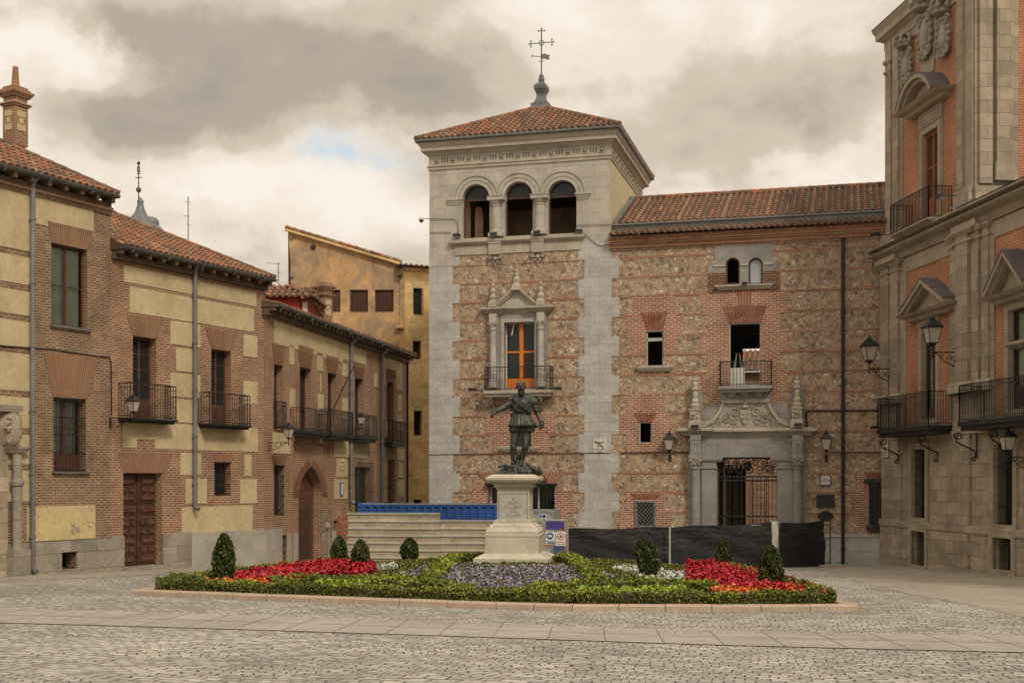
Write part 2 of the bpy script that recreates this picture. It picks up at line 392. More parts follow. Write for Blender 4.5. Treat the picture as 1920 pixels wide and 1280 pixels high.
M_ashlar = stonemat('golden_ashlar', (.64, .43, .18), (.50, .33, .13), .55, .44, .022, .16, (.48, .29, .10), (.72, .56, .32), sp=14)
M_marble = plain('pedestal_limestone', (.47, .43, .33), .7, 0, 1.6, .78, 1.12, True, .12)
M_tablet = plain('tablet_marble', (.40, .38, .34), .55, 0, 3, .8, 1.1)
M_engrave = plain('engraving', (.27, .25, .215), .8)
def plastermat(name, c, d):
    m, nt, b = newmat(name); v = uvnode(nt)
    st = N(nt, 'ShaderNodeMapping'); st.inputs['Scale'].default_value = (1.0, .22, 1); nt.links.new(v, st.inputs[0])
    f = rng_(nt, noise(nt, st.outputs[0], 2.2, 7, .65, .5), .42, .75, 0, .55)
    col = mixc(nt, f, c, d); g_ = rng_(nt, noise(nt, v, .8, 8, .72, 1.0), .56, .70, 0, .45); col = mixc(nt, g_, col, (d[0]*.72, d[1]*.66, d[2]*.66)); col = weather(nt, col, v, .80, 1.08, .8, 6)
    nt.links.new(col, b.inputs['Base Color']); b.inputs['Roughness'].default_value = .92
    bump(nt, b, noise(nt, v, 14, 5), .15, .01); return m
M_ochre = plastermat('ochre_plaster', (.52, .42, .25), (.41, .32, .18))
M_yellow = plastermat('yellow_plaster', (.50, .40, .20), (.40, .31, .16))
M_flank = plastermat('flank_plaster', (.50, .42, .27), (.42, .34, .21))
M_cream = plastermat('cream_plaster', (.52, .44, .27), (.42, .35, .22))
def orangewall():
    m, nt, b = newmat('old_orange_render'); v = uvnode(nt)
    f = rng_(nt, noise(nt, v, .6, 9, .72, 1.2), .42, .58, 0, 1)
    col = mixc(nt, f, (.52, .32, .15), (.31, .225, .145)); f2 = rng_(nt, noise(nt, v, 1.6, 8, .7, 1.2), .52, .70, 0, .7)
    col = mixc(nt, f2, col, (.47, .30, .14)); col = weather(nt, col, v, .75, 1.2, 1.2, 6)
    nt.links.new(col, b.inputs['Base Color']); b.inputs['Roughness'].default_value = .95
    bump(nt, b, noise(nt, v, 6, 6), .3, .02); return m
M_orangew = orangewall()
def peeled():
    m, nt, b = newmat('peeling_yellow_plaster'); v = uvnode(nt)
    f = rng_(nt, noise(nt, v, 1.3, 7, .6, .6), .60, .625, 0, 1)
    col = mixc(nt, f, (.50, .40, .20), (.30, .235, .17)); col = weather(nt, col, v, .85, 1.1, .8, 6)
    nt.links.new(col, b.inputs['Base Color']); b.inputs['Roughness'].default_value = .93; return m
M_peel = peeled()
def rubble():
    m, nt, b = newmat('rubble_masonry'); v = uvnode(nt)
    nz = N(nt, 'ShaderNodeTexNoise'); nz.inputs['Scale'].default_value = 4.5; nz.inputs['Detail'].default_value = 4; nt.links.new(v, nz.inputs['Vector'])
    wv = N(nt, 'ShaderNodeVectorMath', operation='MULTIPLY_ADD'); wv.inputs[1].default_value = (.30, .30, 0); nt.links.new(nz.outputs['Color'], wv.inputs[0]); nt.links.new(v, wv.inputs[2])
    def vor(s, feat, src=None):
        n = N(nt, 'ShaderNodeTexVoronoi', feature=feat); n.inputs['Scale'].default_value = s; n.inputs['Randomness'].default_value = .95; nt.links.new(src or wv.outputs[0], n.inputs['Vector']); return n
    c1 = vor(4.7, 'F1'); e1 = vor(4.7, 'DISTANCE_TO_EDGE'); sep = N(nt, 'ShaderNodeSeparateColor'); nt.links.new(c1.outputs['Color'], sep.inputs[0])
    stone = ramp(nt, sep.outputs[0], [(0, (.20, .14, .095)), (.13, (.38, .265, .17)), (.34, (.25, .20, .16)), (.48, (.40, .29, .19)), (.64, (.31, .20, .125)), (.78, (.35, .28, .215)), (.9, (.42, .33, .23)), (.985, (.50, .46, .40))], 'CONSTANT')
    inner = rng_(nt, noise(nt, v, 7, 8, .75, .8), .35, .66, .45, 1.45)
    stone = mixc(nt, 1.0, stone, grey(nt, inner), 'MULTIPLY')
    c2 = vor(11, 'F1'); s2 = N(nt, 'ShaderNodeSeparateColor'); nt.links.new(c2.outputs['Color'], s2.inputs[0])      # small chips: pale quartz and dark flints
    stone = mixc(nt, rng_(nt, s2.outputs[0], .88, .89, 0, .8), stone, (.56, .51, .43)); stone = mixc(nt, rng_(nt, s2.outputs[1], .84, .85, 0, .65), stone, (.13, .10, .08))
    f = rng_(nt, e1.outputs['Distance'], .05, .19, 1, 0); f2 = rng_(nt, noise(nt, v, 3.0, 5, .6), .35, .65, .45, 1.0)
    fm = N(nt, 'ShaderNodeMath', operation='MULTIPLY'); nt.links.new(f, fm.inputs[0]); nt.links.new(f2, fm.inputs[1])
    col = mixc(nt, fm.outputs[0], stone, (.44, .315, .205))
    col = mixc(nt, rng_(nt, e1.outputs['Distance'], .0, .03, .65, 0), col, (.47, .355, .25))
    dl = N(nt, 'ShaderNodeMath', operation='COMPARE'); dl.inputs[1].default_value = .05; dl.inputs[2].default_value = .015; nt.links.new(e1.outputs['Distance'], dl.inputs[0])
    col = mixc(nt, rng_(nt, dl.outputs[0], 0, 1, 0, .5), col, (.15, .10, .06))
    col = weather(nt, col, v, .85, 1.12, .5, 3)
    nt.links.new(col, b.inputs['Base Color']); b.inputs['Roughness'].default_value = .93
    h = rng_(nt, e1.outputs['Distance'], 0, .09, 1, .2); bump(nt, b, h, .7, .03)
    return m
M_rubble = rubble()
def tilemat():
    m, nt, b = newmat('clay_roof_tile')
    a = N(nt, 'ShaderNodeVertexColor', layer_name='Col'); sep = N(nt, 'ShaderNodeSeparateColor'); nt.links.new(a.outputs[0], sep.inputs[0])
    col = ramp(nt, sep.outputs[0], [(0, (.085, .055, .038)), (.22, (.15, .08, .05)), (.42, (.24, .10, .05)), (.6, (.37, .125, .05)), (.72, (.18, .11, .07)), (.86, (.30, .21, .13)), (1, (.46, .16, .055))])
    v = uvnode(nt, 1, True); f = rng_(nt, noise(nt, v, 7, 6, .7), .45, .66, 0, .7); col = mixc(nt, f, col, (.13, .105, .07))
    col = weather(nt, col, v, .8, 1.15, 1.2, 20)
    nt.links.new(col, b.inputs['Base Color']); b.inputs['Roughness'].default_value = .9; return m
M_tile = tilemat()
M_tilegap = plain('tile_bedding', (.09, .06, .045), .95)
def attrmat(name, stops, rough=.8, trans=0, s=0):
    m, nt, b = newmat(name); a = N(nt, 'ShaderNodeVertexColor', layer_name='Col'); sep = N(nt, 'ShaderNodeSeparateColor'); nt.links.new(a.outputs[0], sep.inputs[0])
    col = ramp(nt, sep.outputs[0], stops); nt.links.new(col, b.inputs['Base Color']); b.inputs['Roughness'].default_value = rough
    b.inputs['Specular IOR Level'].default_value = .25
    return m
M_fan = attrmat('fan_brick', [(0, (.21, .075, .046)), (.5, (.29, .105, .064)), (1, (.24, .085, .052))], .9)
M_fanL = attrmat('fan_brick_brown', [(0, (.19, .095, .05)), (.5, (.28, .14, .075)), (1, (.23, .10, .055))], .9)
M_mortar = plain('mortar', (.42, .30, .21), .95)
M_mortarL = plain('mortar_brown', (.33, .235, .15), .95)
M_iron = plain('black_iron', (.022, .021, .021), .55, .3, 3, .7, 1.3)
M_gutter = plain('zinc_gutter', (.16, .17, .165), .5, .6, 3, .7, 1.2)
M_pipe = plain('grey_drainpipe', (.21, .20, .20), .5, .4, 1.2, .75, 1.15)
M_zinc = plain('zinc_flashing', (.20, .205, .20), .55, .5, 1.2, .8, 1.1)
M_lead = plain('lead_sheet', (.15, .155, .16), .55, .4, 2, .7, 1.2)
M_slate = plain('slate_cap', (.10, .09, .09), .7, 0, 2, .7, 1.3)
M_shutter = plain('shutter_wood', (.27, .085, .03), .6, 0, 3, .7, 1.25)
M_wood = plain('brown_wood', (.11, .045, .026), .6, 0, 3, .7, 1.25)
M_woodd = plain('dark_wood', (.062, .030, .020), .6, 0, 3, .65, 1.3)
M_eave = plain('eave_timber', (.10, .065, .042), .8, 0, 3, .7, 1.3)
M_eavehl = plain('rafter_end', (.24, .16, .10), .8, 0, 3, .7, 1.3)
M_oran = plain('orange_window_wood', (.62, .17, .012), .5, 0, 3, .85, 1.1)
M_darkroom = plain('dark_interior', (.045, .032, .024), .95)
M_loggia = plain('loggia_plaster', (.46, .33, .22), .95, 0, 1.2, .6, 1.2)
M_room = plain('room_interior', (.22, .18, .14), .95)
M_curtain = plain('curtain', (.74, .75, .68), .9)
M_white = plain('white_paint', (.62, .60, .55), .5, 0, 3, .88, 1.08)
M_redpaint = plain('red_paint', (.42, .055, .02), .7, 0, 2, .8, 1.1)
M_maroon = plain('maroon_frame', (.07, .02, .018), .6)
M_black = plain('black_plastic', (.012, .012, .013), .5)
def glassmat(name, tint=(.02, .022, .022), rough=.04):
    m, nt, b = newmat(name); b.inputs['Base Color'].default_value = (*tint, 1); b.inputs['Roughness'].default_value = rough; b.inputs['Specular IOR Level'].default_value = .3
    v = uvnode(nt, 1, True); bump(nt, b, noise(nt, v, 1.3, 2), .03, .02); return m
M_glass = glassmat('window_glass')
def clearglass():
    m, nt, b = newmat('clear_glass'); nt.nodes.remove(b); out = [n for n in nt.nodes if n.type == 'OUTPUT_MATERIAL'][0]
    tr = N(nt, 'ShaderNodeBsdfTransparent'); tr.inputs[0].default_value = (.88, .90, .88, 1); gl = N(nt, 'ShaderNodeBsdfGlossy'); gl.inputs['Roughness'].default_value = .05
    fr = N(nt, 'ShaderNodeFresnel'); fr.inputs[0].default_value = 1.5; mx = N(nt, 'ShaderNodeMixShader')
    nt.links.new(fr.outputs[0], mx.inputs[0]); nt.links.new(tr.outputs[0], mx.inputs[1]); nt.links.new(gl.outputs[0], mx.inputs[2]); nt.links.new(mx.outputs[0], out.inputs[0]); return m
M_clear = clearglass()
def milk():
    m, nt, b = newmat('frosted_glass'); b.inputs['Base Color'].default_value = (.42, .38, .31, 1); b.inputs['Roughness'].default_value = .25; return m
M_milk = milk()
def bronze():
    m, nt, b = newmat('patinated_bronze'); v = uvnode(nt, 1, True)
    g = N(nt, 'ShaderNodeNewGeometry'); 
    f = rng_(nt, noise(nt, v, 3.5, 7, .65, .5), .42, .66, 0, 1)
    col = mixc(nt, f, (.022, .024, .019), (.075, .085, .066)); f2 = rng_(nt, noise(nt, v, 14, 5, .6), .5, .75, 0, .5); col = mixc(nt, f2, col, (.14, .145, .11))
    nt.links.new(col, b.inputs['Base Color']); b.inputs['Metallic'].default_value = .35; b.inputs['Roughness'].default_value = .52
    bump(nt, b, noise(nt, v, 22, 6), .35, .015); return m
M_bronze = bronze()
M_blue = plain('blue_container_steel', (.018, .075, .25), .5, .1, 1.5, .75, 1.2)
M_hoard = plain('beige_hoarding_steel', (.40, .345, .25), .5, .15, 1.6, .66, 1.15, s2=9)
M_galv = plain('galvanised_steel', (.36, .37, .35), .45, .5)
def netmat():
    m, nt, b = newmat('black_shade_cloth'); v = uvnode(nt)
    w = N(nt, 'ShaderNodeTexWave', wave_type='RINGS'); w.inputs['Scale'].default_value = 1.5; w.inputs['Distortion'].default_value = 9; w.inputs['Detail'].default_value = 3; w.inputs['Detail Scale'].default_value = .7; nt.links.new(v, w.inputs['Vector'])
    f = rng_(nt, w.outputs['Fac'], .62, 1, 0, 1); f2 = rng_(nt, noise(nt, v, 1.1, 5, .6), .42, .62, 0, .8); mm = N(nt, 'ShaderNodeMath', operation='MULTIPLY'); nt.links.new(f, mm.inputs[0]); nt.links.new(f2, mm.inputs[1])
    col = mixc(nt, mm.outputs[0], (.011, .011, .012), (.045, .043, .04)); col = mixc(nt, rng_(nt, noise(nt, v, 3, 7, .7, 2), .62, .75, 0, .35), col, (.09, .085, .075))
    nt.links.new(col, b.inputs['Base Color']); b.inputs['Roughness'].default_value = .8; bump(nt, b, noise(nt, v, 4, 4, .6, 1), .8, .06); return m
M_net = netmat()
M_onet = plain('orange_net', (.42, .12, .04), .8)
M_lgrey = plain('light_grey_box', (.36, .37, .32), .6)
M_signblue = plain('sign_blue', (.015, .05, .30), .5)
M_signpurple = plain('sign_purple', (.05, .035, .20), .5)
M_signred = plain('sign_red', (.45, .02, .02), .5)
M_signink = plain('sign_ink', (.06, .05, .05), .6)
M_signolive = plain('sign_ink_olive', (.13, .12, .06), .6)
M_tilewhite = plain('glazed_tile', (.55, .52, .46), .3, 0, 3, .9, 1.05)
M_soil = plain('soil', (.06, .05, .03), .95)
M_leafd = attrmat('dark_leaf', [(0, (.014, .022, .006)), (.6, (.055, .072, .018)), (1, (.13, .15, .04))], .6)
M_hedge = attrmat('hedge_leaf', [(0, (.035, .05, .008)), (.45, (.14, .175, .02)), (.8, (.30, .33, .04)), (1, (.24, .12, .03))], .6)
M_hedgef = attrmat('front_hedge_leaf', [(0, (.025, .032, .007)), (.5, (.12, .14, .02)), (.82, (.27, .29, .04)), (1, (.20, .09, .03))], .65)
M_lime = attrmat('lime_leaf', [(0, (.13, .20, .02)), (1, (.33, .42, .04))], .6)
M_olive = attrmat('mixed_leaf', [(0, (.03, .045, .01)), (.5, (.10, .12, .02)), (.8, (.20, .20, .04)), (1, (.24, .12, .03))], .6)
M_redfl = attrmat('red_flower', [(0, (.03, .05, .01)), (.12, (.14, .005, .008)), (.5, (.42, .009, .022)), (1, (.66, .06, .09))], .55)
M_orfl = attrmat('orange_flower', [(0, (.42, .05, .01)), (.5, (.62, .13, .02)), (1, (.50, .28, .03))], .55)
M_purfl = attrmat('purple_flower', [(0, (.06, .08, .02)), (.45, (.15, .16, .06)), (.6, (.27, .21, .32)), (1, (.47, .39, .56))], .6)
M_whfl = attrmat('silver_leaf', [(0, (.30, .33, .27)), (1, (.62, .64, .56))], .7)
def cobble():
    m, nt, b = newmat('granite_setts')
    tc = N(nt, 'ShaderNodeTexCoord'); mp = N(nt, 'ShaderNodeMapping'); mp.inputs['Rotation'].default_value = (0, 0, R(12)); nt.links.new(tc.outputs['Object'], mp.inputs[0]); v = mp.outputs[0]
    nz = N(nt, 'ShaderNodeTexNoise'); nz.inputs['Scale'].default_value = .55; nz.inputs['Detail'].default_value = 2; nt.links.new(v, nz.inputs['Vector'])
    wv = N(nt, 'ShaderNodeVectorMath', operation='MULTIPLY_ADD'); wv.inputs[1].default_value = (1.1, 1.1, 0); nt.links.new(nz.outputs['Color'], wv.inputs[0]); nt.links.new(v, wv.inputs[2])
    nz2 = N(nt, 'ShaderNodeTexNoise'); nz2.inputs['Scale'].default_value = 7; nz2.inputs['Detail'].default_value = 2; nt.links.new(v, nz2.inputs['Vector'])
    w2 = N(nt, 'ShaderNodeVectorMath', operation='MULTIPLY_ADD'); w2.inputs[1].default_value = (.05, .05, 0); nt.links.new(nz2.outputs['Color'], w2.inputs[0]); nt.links.new(wv.outputs[0], w2.inputs[2])
    t = N(nt, 'ShaderNodeTexBrick'); t.inputs['Scale'].default_value = 1; t.inputs['Brick Width'].default_value = .24; t.inputs['Row Height'].default_value = .155; t.inputs['Mortar Size'].default_value = .013; t.inputs['Mortar Smooth'].default_value = .7; t.inputs['Bias'].default_value = -.1
    t.inputs['Color1'].default_value = (.29, .265, .23, 1); t.inputs['Color2'].default_value = (.50, .465, .405, 1); t.inputs['Mortar'].default_value = (.05, .043, .035, 1)
    nt.links.new(w2.outputs[0], t.inputs['Vector'])
    col = weather(nt, t.outputs['Color'], v, .66, 1.18, .22, 3)
    nt.links.new(col, b.inputs['Base Color']); b.inputs['Roughness'].default_value = .75
    vd = N(nt, 'ShaderNodeMath', operation='MULTIPLY_ADD'); vd.inputs[1].default_value = -1.0; nt.links.new(t.outputs['Fac'], vd.inputs[0]); nt.links.new(rng_(nt, noise(nt, v, 9, 3), .2, .8, 0, 1.2), vd.inputs[2])
    bump(nt, b, vd.outputs[0], .9, .05); return m
M_cobble = cobble()
M_slab = plain('paving_slab', (.305, .275, .235), .8, 0, .5, .75, 1.2, True, .08, 6)
M_joint = plain('dark_joint', (.17, .15, .125), .95)
M_kerb = plain('kerb_granite', (.38, .295, .22), .8, 0, 1.5, .85, 1.1, True, .15, 8)
def pave():
    m, nt, b = newmat('smooth_paving'); v = uvnode(nt, 1, True)
    t = N(nt, 'ShaderNodeTexBrick'); t.inputs['Scale'].default_value = 1; t.inputs['Brick Width'].default_value = 1.1; t.inputs['Row Height'].default_value = .7; t.inputs['Mortar Size'].default_value = .008
    t.inputs['Color1'].default_value = (.30, .265, .21, 1); t.inputs['Color2'].default_value = (.33, .29, .235, 1); t.inputs['Mortar'].default_value = (.15, .13, .10, 1); nt.links.new(v, t.inputs['Vector'])
    col = weather(nt, t.outputs['Color'], v, .8, 1.12, .5, 4); nt.links.new(col, b.inputs['Base Color']); b.inputs['Roughness'].default_value = .8; return m
M_pave = pave()
M_glassb = plain('pale_reflecting_glass', (.38, .42, .43), .12, 0, 1.0, .8, 1.1)
# ------------------------------------------------------------------ components
def tiles(mb, P0, U, V, W, Lf, cw=.25, rl=.40, jit=.012, r0=.098, special=None):
    U = Vector(U).normalized(); V = Vector(V).normalized(); Nn = U.cross(V).normalized()
    if Nn.z < 0: Nn = -Nn
    n = max(1, int(round(W/cw))); cw = W/n; seg = 5; P0 = Vector(P0)
    for k in range(n):
        u = (k+.5)*cw; l0, l1 = Lf(u)
        if l1-l0 < .08: continue
        ua, ub = k*cw, (k+1)*cw
        la0, la1 = Lf(ua+1e-4); lb0, lb1 = Lf(ub-1e-4)
        q = [P0+U*ua+V*la0, P0+U*ub+V*lb0, P0+U*ub+V*lb1, P0+U*ua+V*la1]
        mb.face(q, M_tilegap if False else M_tile, None, .06+.1*random.random())
        l = l0
        tone = random.random()*.3
        while l < l1-.05:
            e = min(l+rl*1.12, l1)
            cc = special if (special is not None and k % 7 == 3) else min(1, max(0, random.betavariate(1.6, 1.4)*.75+tone*.8))
            du = random.uniform(-jit, jit); ra, rb = r0*random.uniform(.96, 1.04), r0*.80
            lo, hi = [], []
            for i in range(seg+1):
                a = PI*i/seg
                lo.append(P0+U*(u+du+ra*math.cos(a))+V*(l-.01)+Nn*(ra*math.sin(a)*1.0+.028))
                hi.append(P0+U*(u+rb*math.cos(a))+V*e+Nn*(rb*math.sin(a)*1.0+.004))
            for i in range(seg): mb.face([lo[i], lo[i+1], hi[i+1], hi[i]], M_tile, None, cc)
            mb.face(lo, M_tile, None, cc*.4)
            l += rl
def ridge(mb, a, b, r=.12, step=.42):
    a, b = Vector(a), Vector(b); L = (b-a).length; d = (b-a)/L; n = int(L/step)
    for k in range(n):
        p = a+d*k*step; q = a+d*(k+1.12)*step
        mb.tube([p, q], [r, r*.85], M_tile, 8, random.random()*.8)
def frame_rect(mb, Fr, r, d0, d1, t, m):
    a, b, c, e = r
    fbox(mb, Fr, a, a+t, d0, d1, c, e, m); fbox(mb, Fr, b-t, b, d0, d1, c, e, m)
    fbox(mb, Fr, a+t, b-t, d0, d1, e-t, e, m); fbox(mb, Fr, a+t, b-t, d0, d1, c, c+t, m)
def window(parent, Fr, r, d=-.26, m=None, cols=2, rows=3, panel=.0, curtain=False, glass=None, t=.06, name='window', nb=.022):
    m = m or M_wood; mb = MB(); a, b, c, e = r[:4]
    frame_rect(mb, Fr, (a, b, c, e), d, d+.05, t, m)
    ia, ib, ic, ie = a+t, b-t, c+t, e-t
    w = (ib-ia)/cols
    for k in range(1, cols): fbox(mb, Fr, ia+w*k-.035, ia+w*k+.035, d-.004, d+.055, ic, ie, m)
    if panel > 0:
        fbox(mb, Fr, ia, ib, d-.002, d+.03, ic, ic+panel, m)
        for k in range(cols): fbox(mb, Fr, ia+w*k+.08, ia+w*(k+1)-.08, d+.03, d+.042, ic+.07, ic+panel-.07, m)
        ic += panel
    for j in range(1, rows):
        z = ic+(ie-ic)*j/rows; fbox(mb, Fr, ia, ib, d+.002, d+.038, z-nb/2, z+nb/2, m)
    o = mb.build(name, parent)
    g = MB(); fbox(g, Fr, ia, ib, d+.008, d+.014, ic, ie, glass or (M_clear if curtain else M_glass)); g.build('pane', o)
    if curtain:
        cmb = MB(); P = Fr.p; n = int((ib-ia)/.04)
        for k in range(n):
            x0, x1 = ia+(ib-ia)*k/n, ia+(ib-ia)*(k+1)/n
            y0 = d-.10+.018*math.sin(k*1.1); y1 = d-.10+.018*math.sin((k+1)*1.1)
            cmb.face([P(x0,y0,ic), P(x1,y1,ic), P(x1,y1,ie), P(x0,y0,ie)], M_curtain)
        cmb.build('curtain', o)
    return o
def grille(parent, Fr, r, d=.04, sp=.13, cross=4, name='window_grille', m=None, rb=.011, lattice=False):
    m = m or M_iron; mb = MB(); a, b, c, e = r[:4]; P = Fr.p
    if lattice:
        w, h = b-a, e-c; n = 7; stp = .17
        k = -h
        while k < w:
            x0, z0 = max(k, 0), c+max(0, -k); x1 = min(w, k+h); z1 = c+(x1-k)
            if x1 > x0: mb.tube([P(a+x0,d,z0), P(a+x1,d,z1)], rb, m, 4); mb.tube([P(b-x0,d+.015,z0), P(b-x1,d+.015,z1)], rb, m, 4)
            k += stp
        frame_rect(mb, Fr, (a-.06, b+.06, c-.06, e+.06), d-.03, d+.04, .07, m)
    else:
        n = max(2, int((b-a)/sp))
        for k in range(n+1):
            x = a+(b-a)*k/n; mb.tube([P(x,d,c), P(x,d,e)], rb, m, 4)
        for j in range(cross+1):
            z = c+.04+(e-c-.08)*j/max(1, cross); fbox(mb, Fr, a, b, d-.012, d+.012, z-.013, z+.013, m)
    return mb.build(name, parent)
def balcony(parent, Fr, s0, s1, z, zt, depth=.55, slabm=None, slabt=.12, sp=.115, label=None, brackets=None, d0=0.0, mid=True, rb=.011, posts=False):
    """z = walking surface, zt = handrail top"""
    slabm = slabm or M_iron
    mb = MB(); fbox(mb, Fr, s0-.04, s1+.04, d0, d0+depth+.05, z-slabt*.5, z, slabm); fbox(mb, Fr, s0+.02, s1-.02, d0, d0+depth-.03, z-slabt, z-slabt*.5, slabm)
    root = mb.build('balcony', parent, label=label)
    rl = MB(); P = Fr.p; D = d0+depth
    path = [(s0, d0), (s0, D), (s1, D), (s1, d0)]
    for i in range(3):
        (a0, b0), (a1, b1) = path[i], path[i+1]; L = math.hypot(a1-a0, b1-b0); n = max(2, int(L/sp))
        for k in range(n+1):
            t = k/n; x, y = a0+(a1-a0)*t, b0+(b1-b0)*t
            rl.tube([P(x,y,z), P(x,y,zt)], rb if 0 < k < n else rb*1.7, M_iron, 4)
            if posts and 0 < k < n: rl.ball(P(x,y,(z+zt)/2), .026, M_iron, 3)
        for zz, tt in ((zt, .022), (z+.07, .014)) + (((zt-.14, .010),) if mid else ()):
            rl.tube([P(a0,b0,zz), P(a1,b1,zz)], tt, M_iron, 4)
    rl.build('railing', root)
    if brackets:
        for bx in brackets:
            bm_ = MB(); fbox(bm_, Fr, bx-.06, bx+.06, d0, d0+depth*.8, z-slabt-.12, z-slabt, slabm); fbox(bm_, Fr, bx-.06, bx+.06, d0, d0+depth*.4, z-slabt-.26, z-slabt-.12, slabm)
            bm_.build('bracket', root)
    return root
def scroll(mb, c, e1, e2, r, m, turns=1.3, n=18, rad=.014, start=0):
    pts = []
    for k in range(n+1):
        t = k/n; a = start+turns*2*PI*t; rr = r*(1-.8*t); pts.append(Vector(c)+Vector(e1)*rr*math.cos(a)+Vector(e2)*rr*math.sin(a))
    mb.tube(pts, rad, m, 4)
def drainpipe(parent, Fr, x, yt, yb, r=.055, m=None, d=.09, clips=5, elbow=0, foot=.15):
    s, zt = Fr.px(x, yt); zb = Fr.Z(x, yb); m = m or M_pipe
    mb = MB(); P = Fr.p
    pts = [P(s,d,zb), P(s,d,zt)]
    if elbow: pts += [P(s,d+.05,zt+.15), P(s,d+elbow,zt+.4)]
    mb.tube(pts, r, m, 10)
    mb.tube([P(s,d,zb), P(s,d+foot,zb-.08)], r*1.05, m, 10)
    for k in range(clips):
        z = zb+(zt-zb)*(k+.5)/clips; mb.tube([P(s,d,z-.03), P(s,d,z+.03)], r*1.3, m, 10); fbox(mb, Fr, s-.02, s+.02, 0, d, z-.02, z+.02, m)
    return mb.build('drainpipe', parent, smooth=False)
def eave(parent, Fr, s0, s1, z, over, thick=.16, gutter=True, sp=.55, ml=None):
    """timber eave: boards, rafter ends and a half-round gutter"""
    ml = ml or M_eave
    mb = MB(); fbox(mb, Fr, s0, s1, -.1, over*.35, z-.34, z-.18, ml); fbox(mb, Fr, s0, s1, -.1, over, z-.05, z, ml)
    n = int((s1-s0)/sp)
    for k in range(n+1):
        s = s0+.12+(s1-s0-.24)*k/n; fbox(mb, Fr, s-.07, s+.07, -.1, over*.86, z-.19, z-.05, ml, .5); fbox(mb, Fr, s-.068, s+.068, over*.86, over*.9, z-.185, z-.055, M_eavehl)
    o = mb.build('eave', parent)
    if gutter:
        g = MB(); P = Fr.p; seg = 6; pr = .075
        for i in range(seg):
            a0, a1 = PI*i/seg, PI*(i+1)/seg
            q = [(over+.06-pr*math.cos(a0), z+.02-pr*math.sin(a0)), (over+.06-pr*math.cos(a1), z+.02-pr*math.sin(a1))]
            g.face([P(s0,q[0][0],q[0][1]), P(s1,q[0][0],q[0][1]), P(s1,q[1][0],q[1][1]), P(s0,q[1][0],q[1][1])], M_gutter)
        for s in (s0, s1): g.face([P(s, over+.06-pr*math.cos(PI*i/seg), z+.02-pr*math.sin(PI*i/seg)) for i in range(seg+1)], M_gutter)
        g.tube([P(s0,over+.135,z+.02), P(s1,over+.135,z+.02)], .014, M_gutter, 6)
        k = s0+.4
        while k < s1:
            g.tube([P(k,over+.06,z-.06), P(k+.04,over+.06,z-.06)], .082, M_gutter, 8); k += 1.6
        g.build('gutter', o)
    return o
def lantern_head(root, x, z, s=1.0):
    """street lantern body in the root's local frame, hanging axis at (x, z) base"""
    mb = MB(); T = Matrix.Translation((0, x, z)) @ Matrix.Scale(s, 4)
    # four sided tapered iron cage
    b, t, h = .115, .20, .42
    for sx in (-1, 1):
        for sy in (-1, 1): mb.tube([(sx*b, sy*b, 0), (sx*t, sy*t, h)], .012, M_iron, 4, M=T)
    for (q, zz) in ((b, 0), (t, h)):
        for i in range(4):
            cs = [(-q, -q), (q, -q), (q, q), (-q, q)]; p0, p1 = cs[i], cs[(i+1) % 4]; mb.tube([(*p0, zz), (*p1, zz)], .013, M_iron, 4, M=T)
    mb.lathe([(b, -.02), (b*.9, -.05), (.03, -.09), (.025, -.13)], M_iron, 4, M=T, sq=False)
    mb.build('lantern_frame', root)
    g = MB()
    bi, ti = b-.004, t-.004
    P = [(-1,-1), (1,-1), (1,1), (-1,1)]
    for i in range(4):
        a, c = P[i], P[(i+1) % 4]
        g.mesh([(a[0]*bi,a[1]*bi,.005), (c[0]*bi,c[1]*bi,.005), (c[0]*ti,c[1]*ti,h-.005), (a[0]*ti,a[1]*ti,h-.005)], [(0,1,2,3)], M_milk, M=T)
    g.build('glass', root)
    c = MB(); c.lathe([(.235, h), (.24, h+.02), (.17, h+.12), (.10, h+.20), (.085, h+.21)], M_iron, 4, M=T, sq=True)
    c.lathe([(.075, h+.205), (.085, h+.25), (.07, h+.27), (.03, h+.29), (.035, h+.32), (.012, h+.36), (0.001, h+.38)], M_iron, 10, M=T)
    c.build('cap', root)
def wall_lamp(Fr, s, z, reach, size, label, up=.10):
    """bracket foot on wall at (s, z); local +Y away from wall"""
    p = Fr.p(s, 0, z); root = empty('wall_lantern', p, label, 'lamp', 'iron wall lanterns round the square')
    root.rotation_euler = (0, 0, math.atan2(-Fr.n.x, Fr.n.y))
    mb = MB(); Rr = reach; s_ = size
    mb.box((-.035, 0, -.28*s_), (.035, .025, .18*s_), M_iron)
    mb.tube([(0, 0, up), (0, Rr, up)], .018*s_, M_iron, 6)
    mb.tube([(0, 0, -.26*s_), (0, Rr*.25, -.24*s_), (0, Rr*.55, -.12*s_), (0, Rr*.85, up-.04), (0, Rr, up)], .017*s_, M_iron, 6)
    e1, e2 = (0, 1, 0), (0, 0, 1)
    scroll(mb, (0, Rr*.16, -.08*s_), e1, e2, .14*s_, M_iron, rad=.013*s_); scroll(mb, (0, Rr*.42, -.03*s_), (0, -1, 0), e2, .10*s_, M_iron, rad=.012*s_); scroll(mb, (0, Rr*.66, up-.07*s_), e1, (0, 0, -1), .055*s_, M_iron, rad=.010*s_)
    mb.tube([(0, Rr, up-.10*s_), (0, Rr, up+.16*s_)], .022*s_, M_iron, 6); mb.ball((0, Rr, up-.12*s_), .035*s_, M_iron, 4)
    mb.build('bracket', root)
    lantern_head(root, Rr, up+.25*s_, s_)
    return root
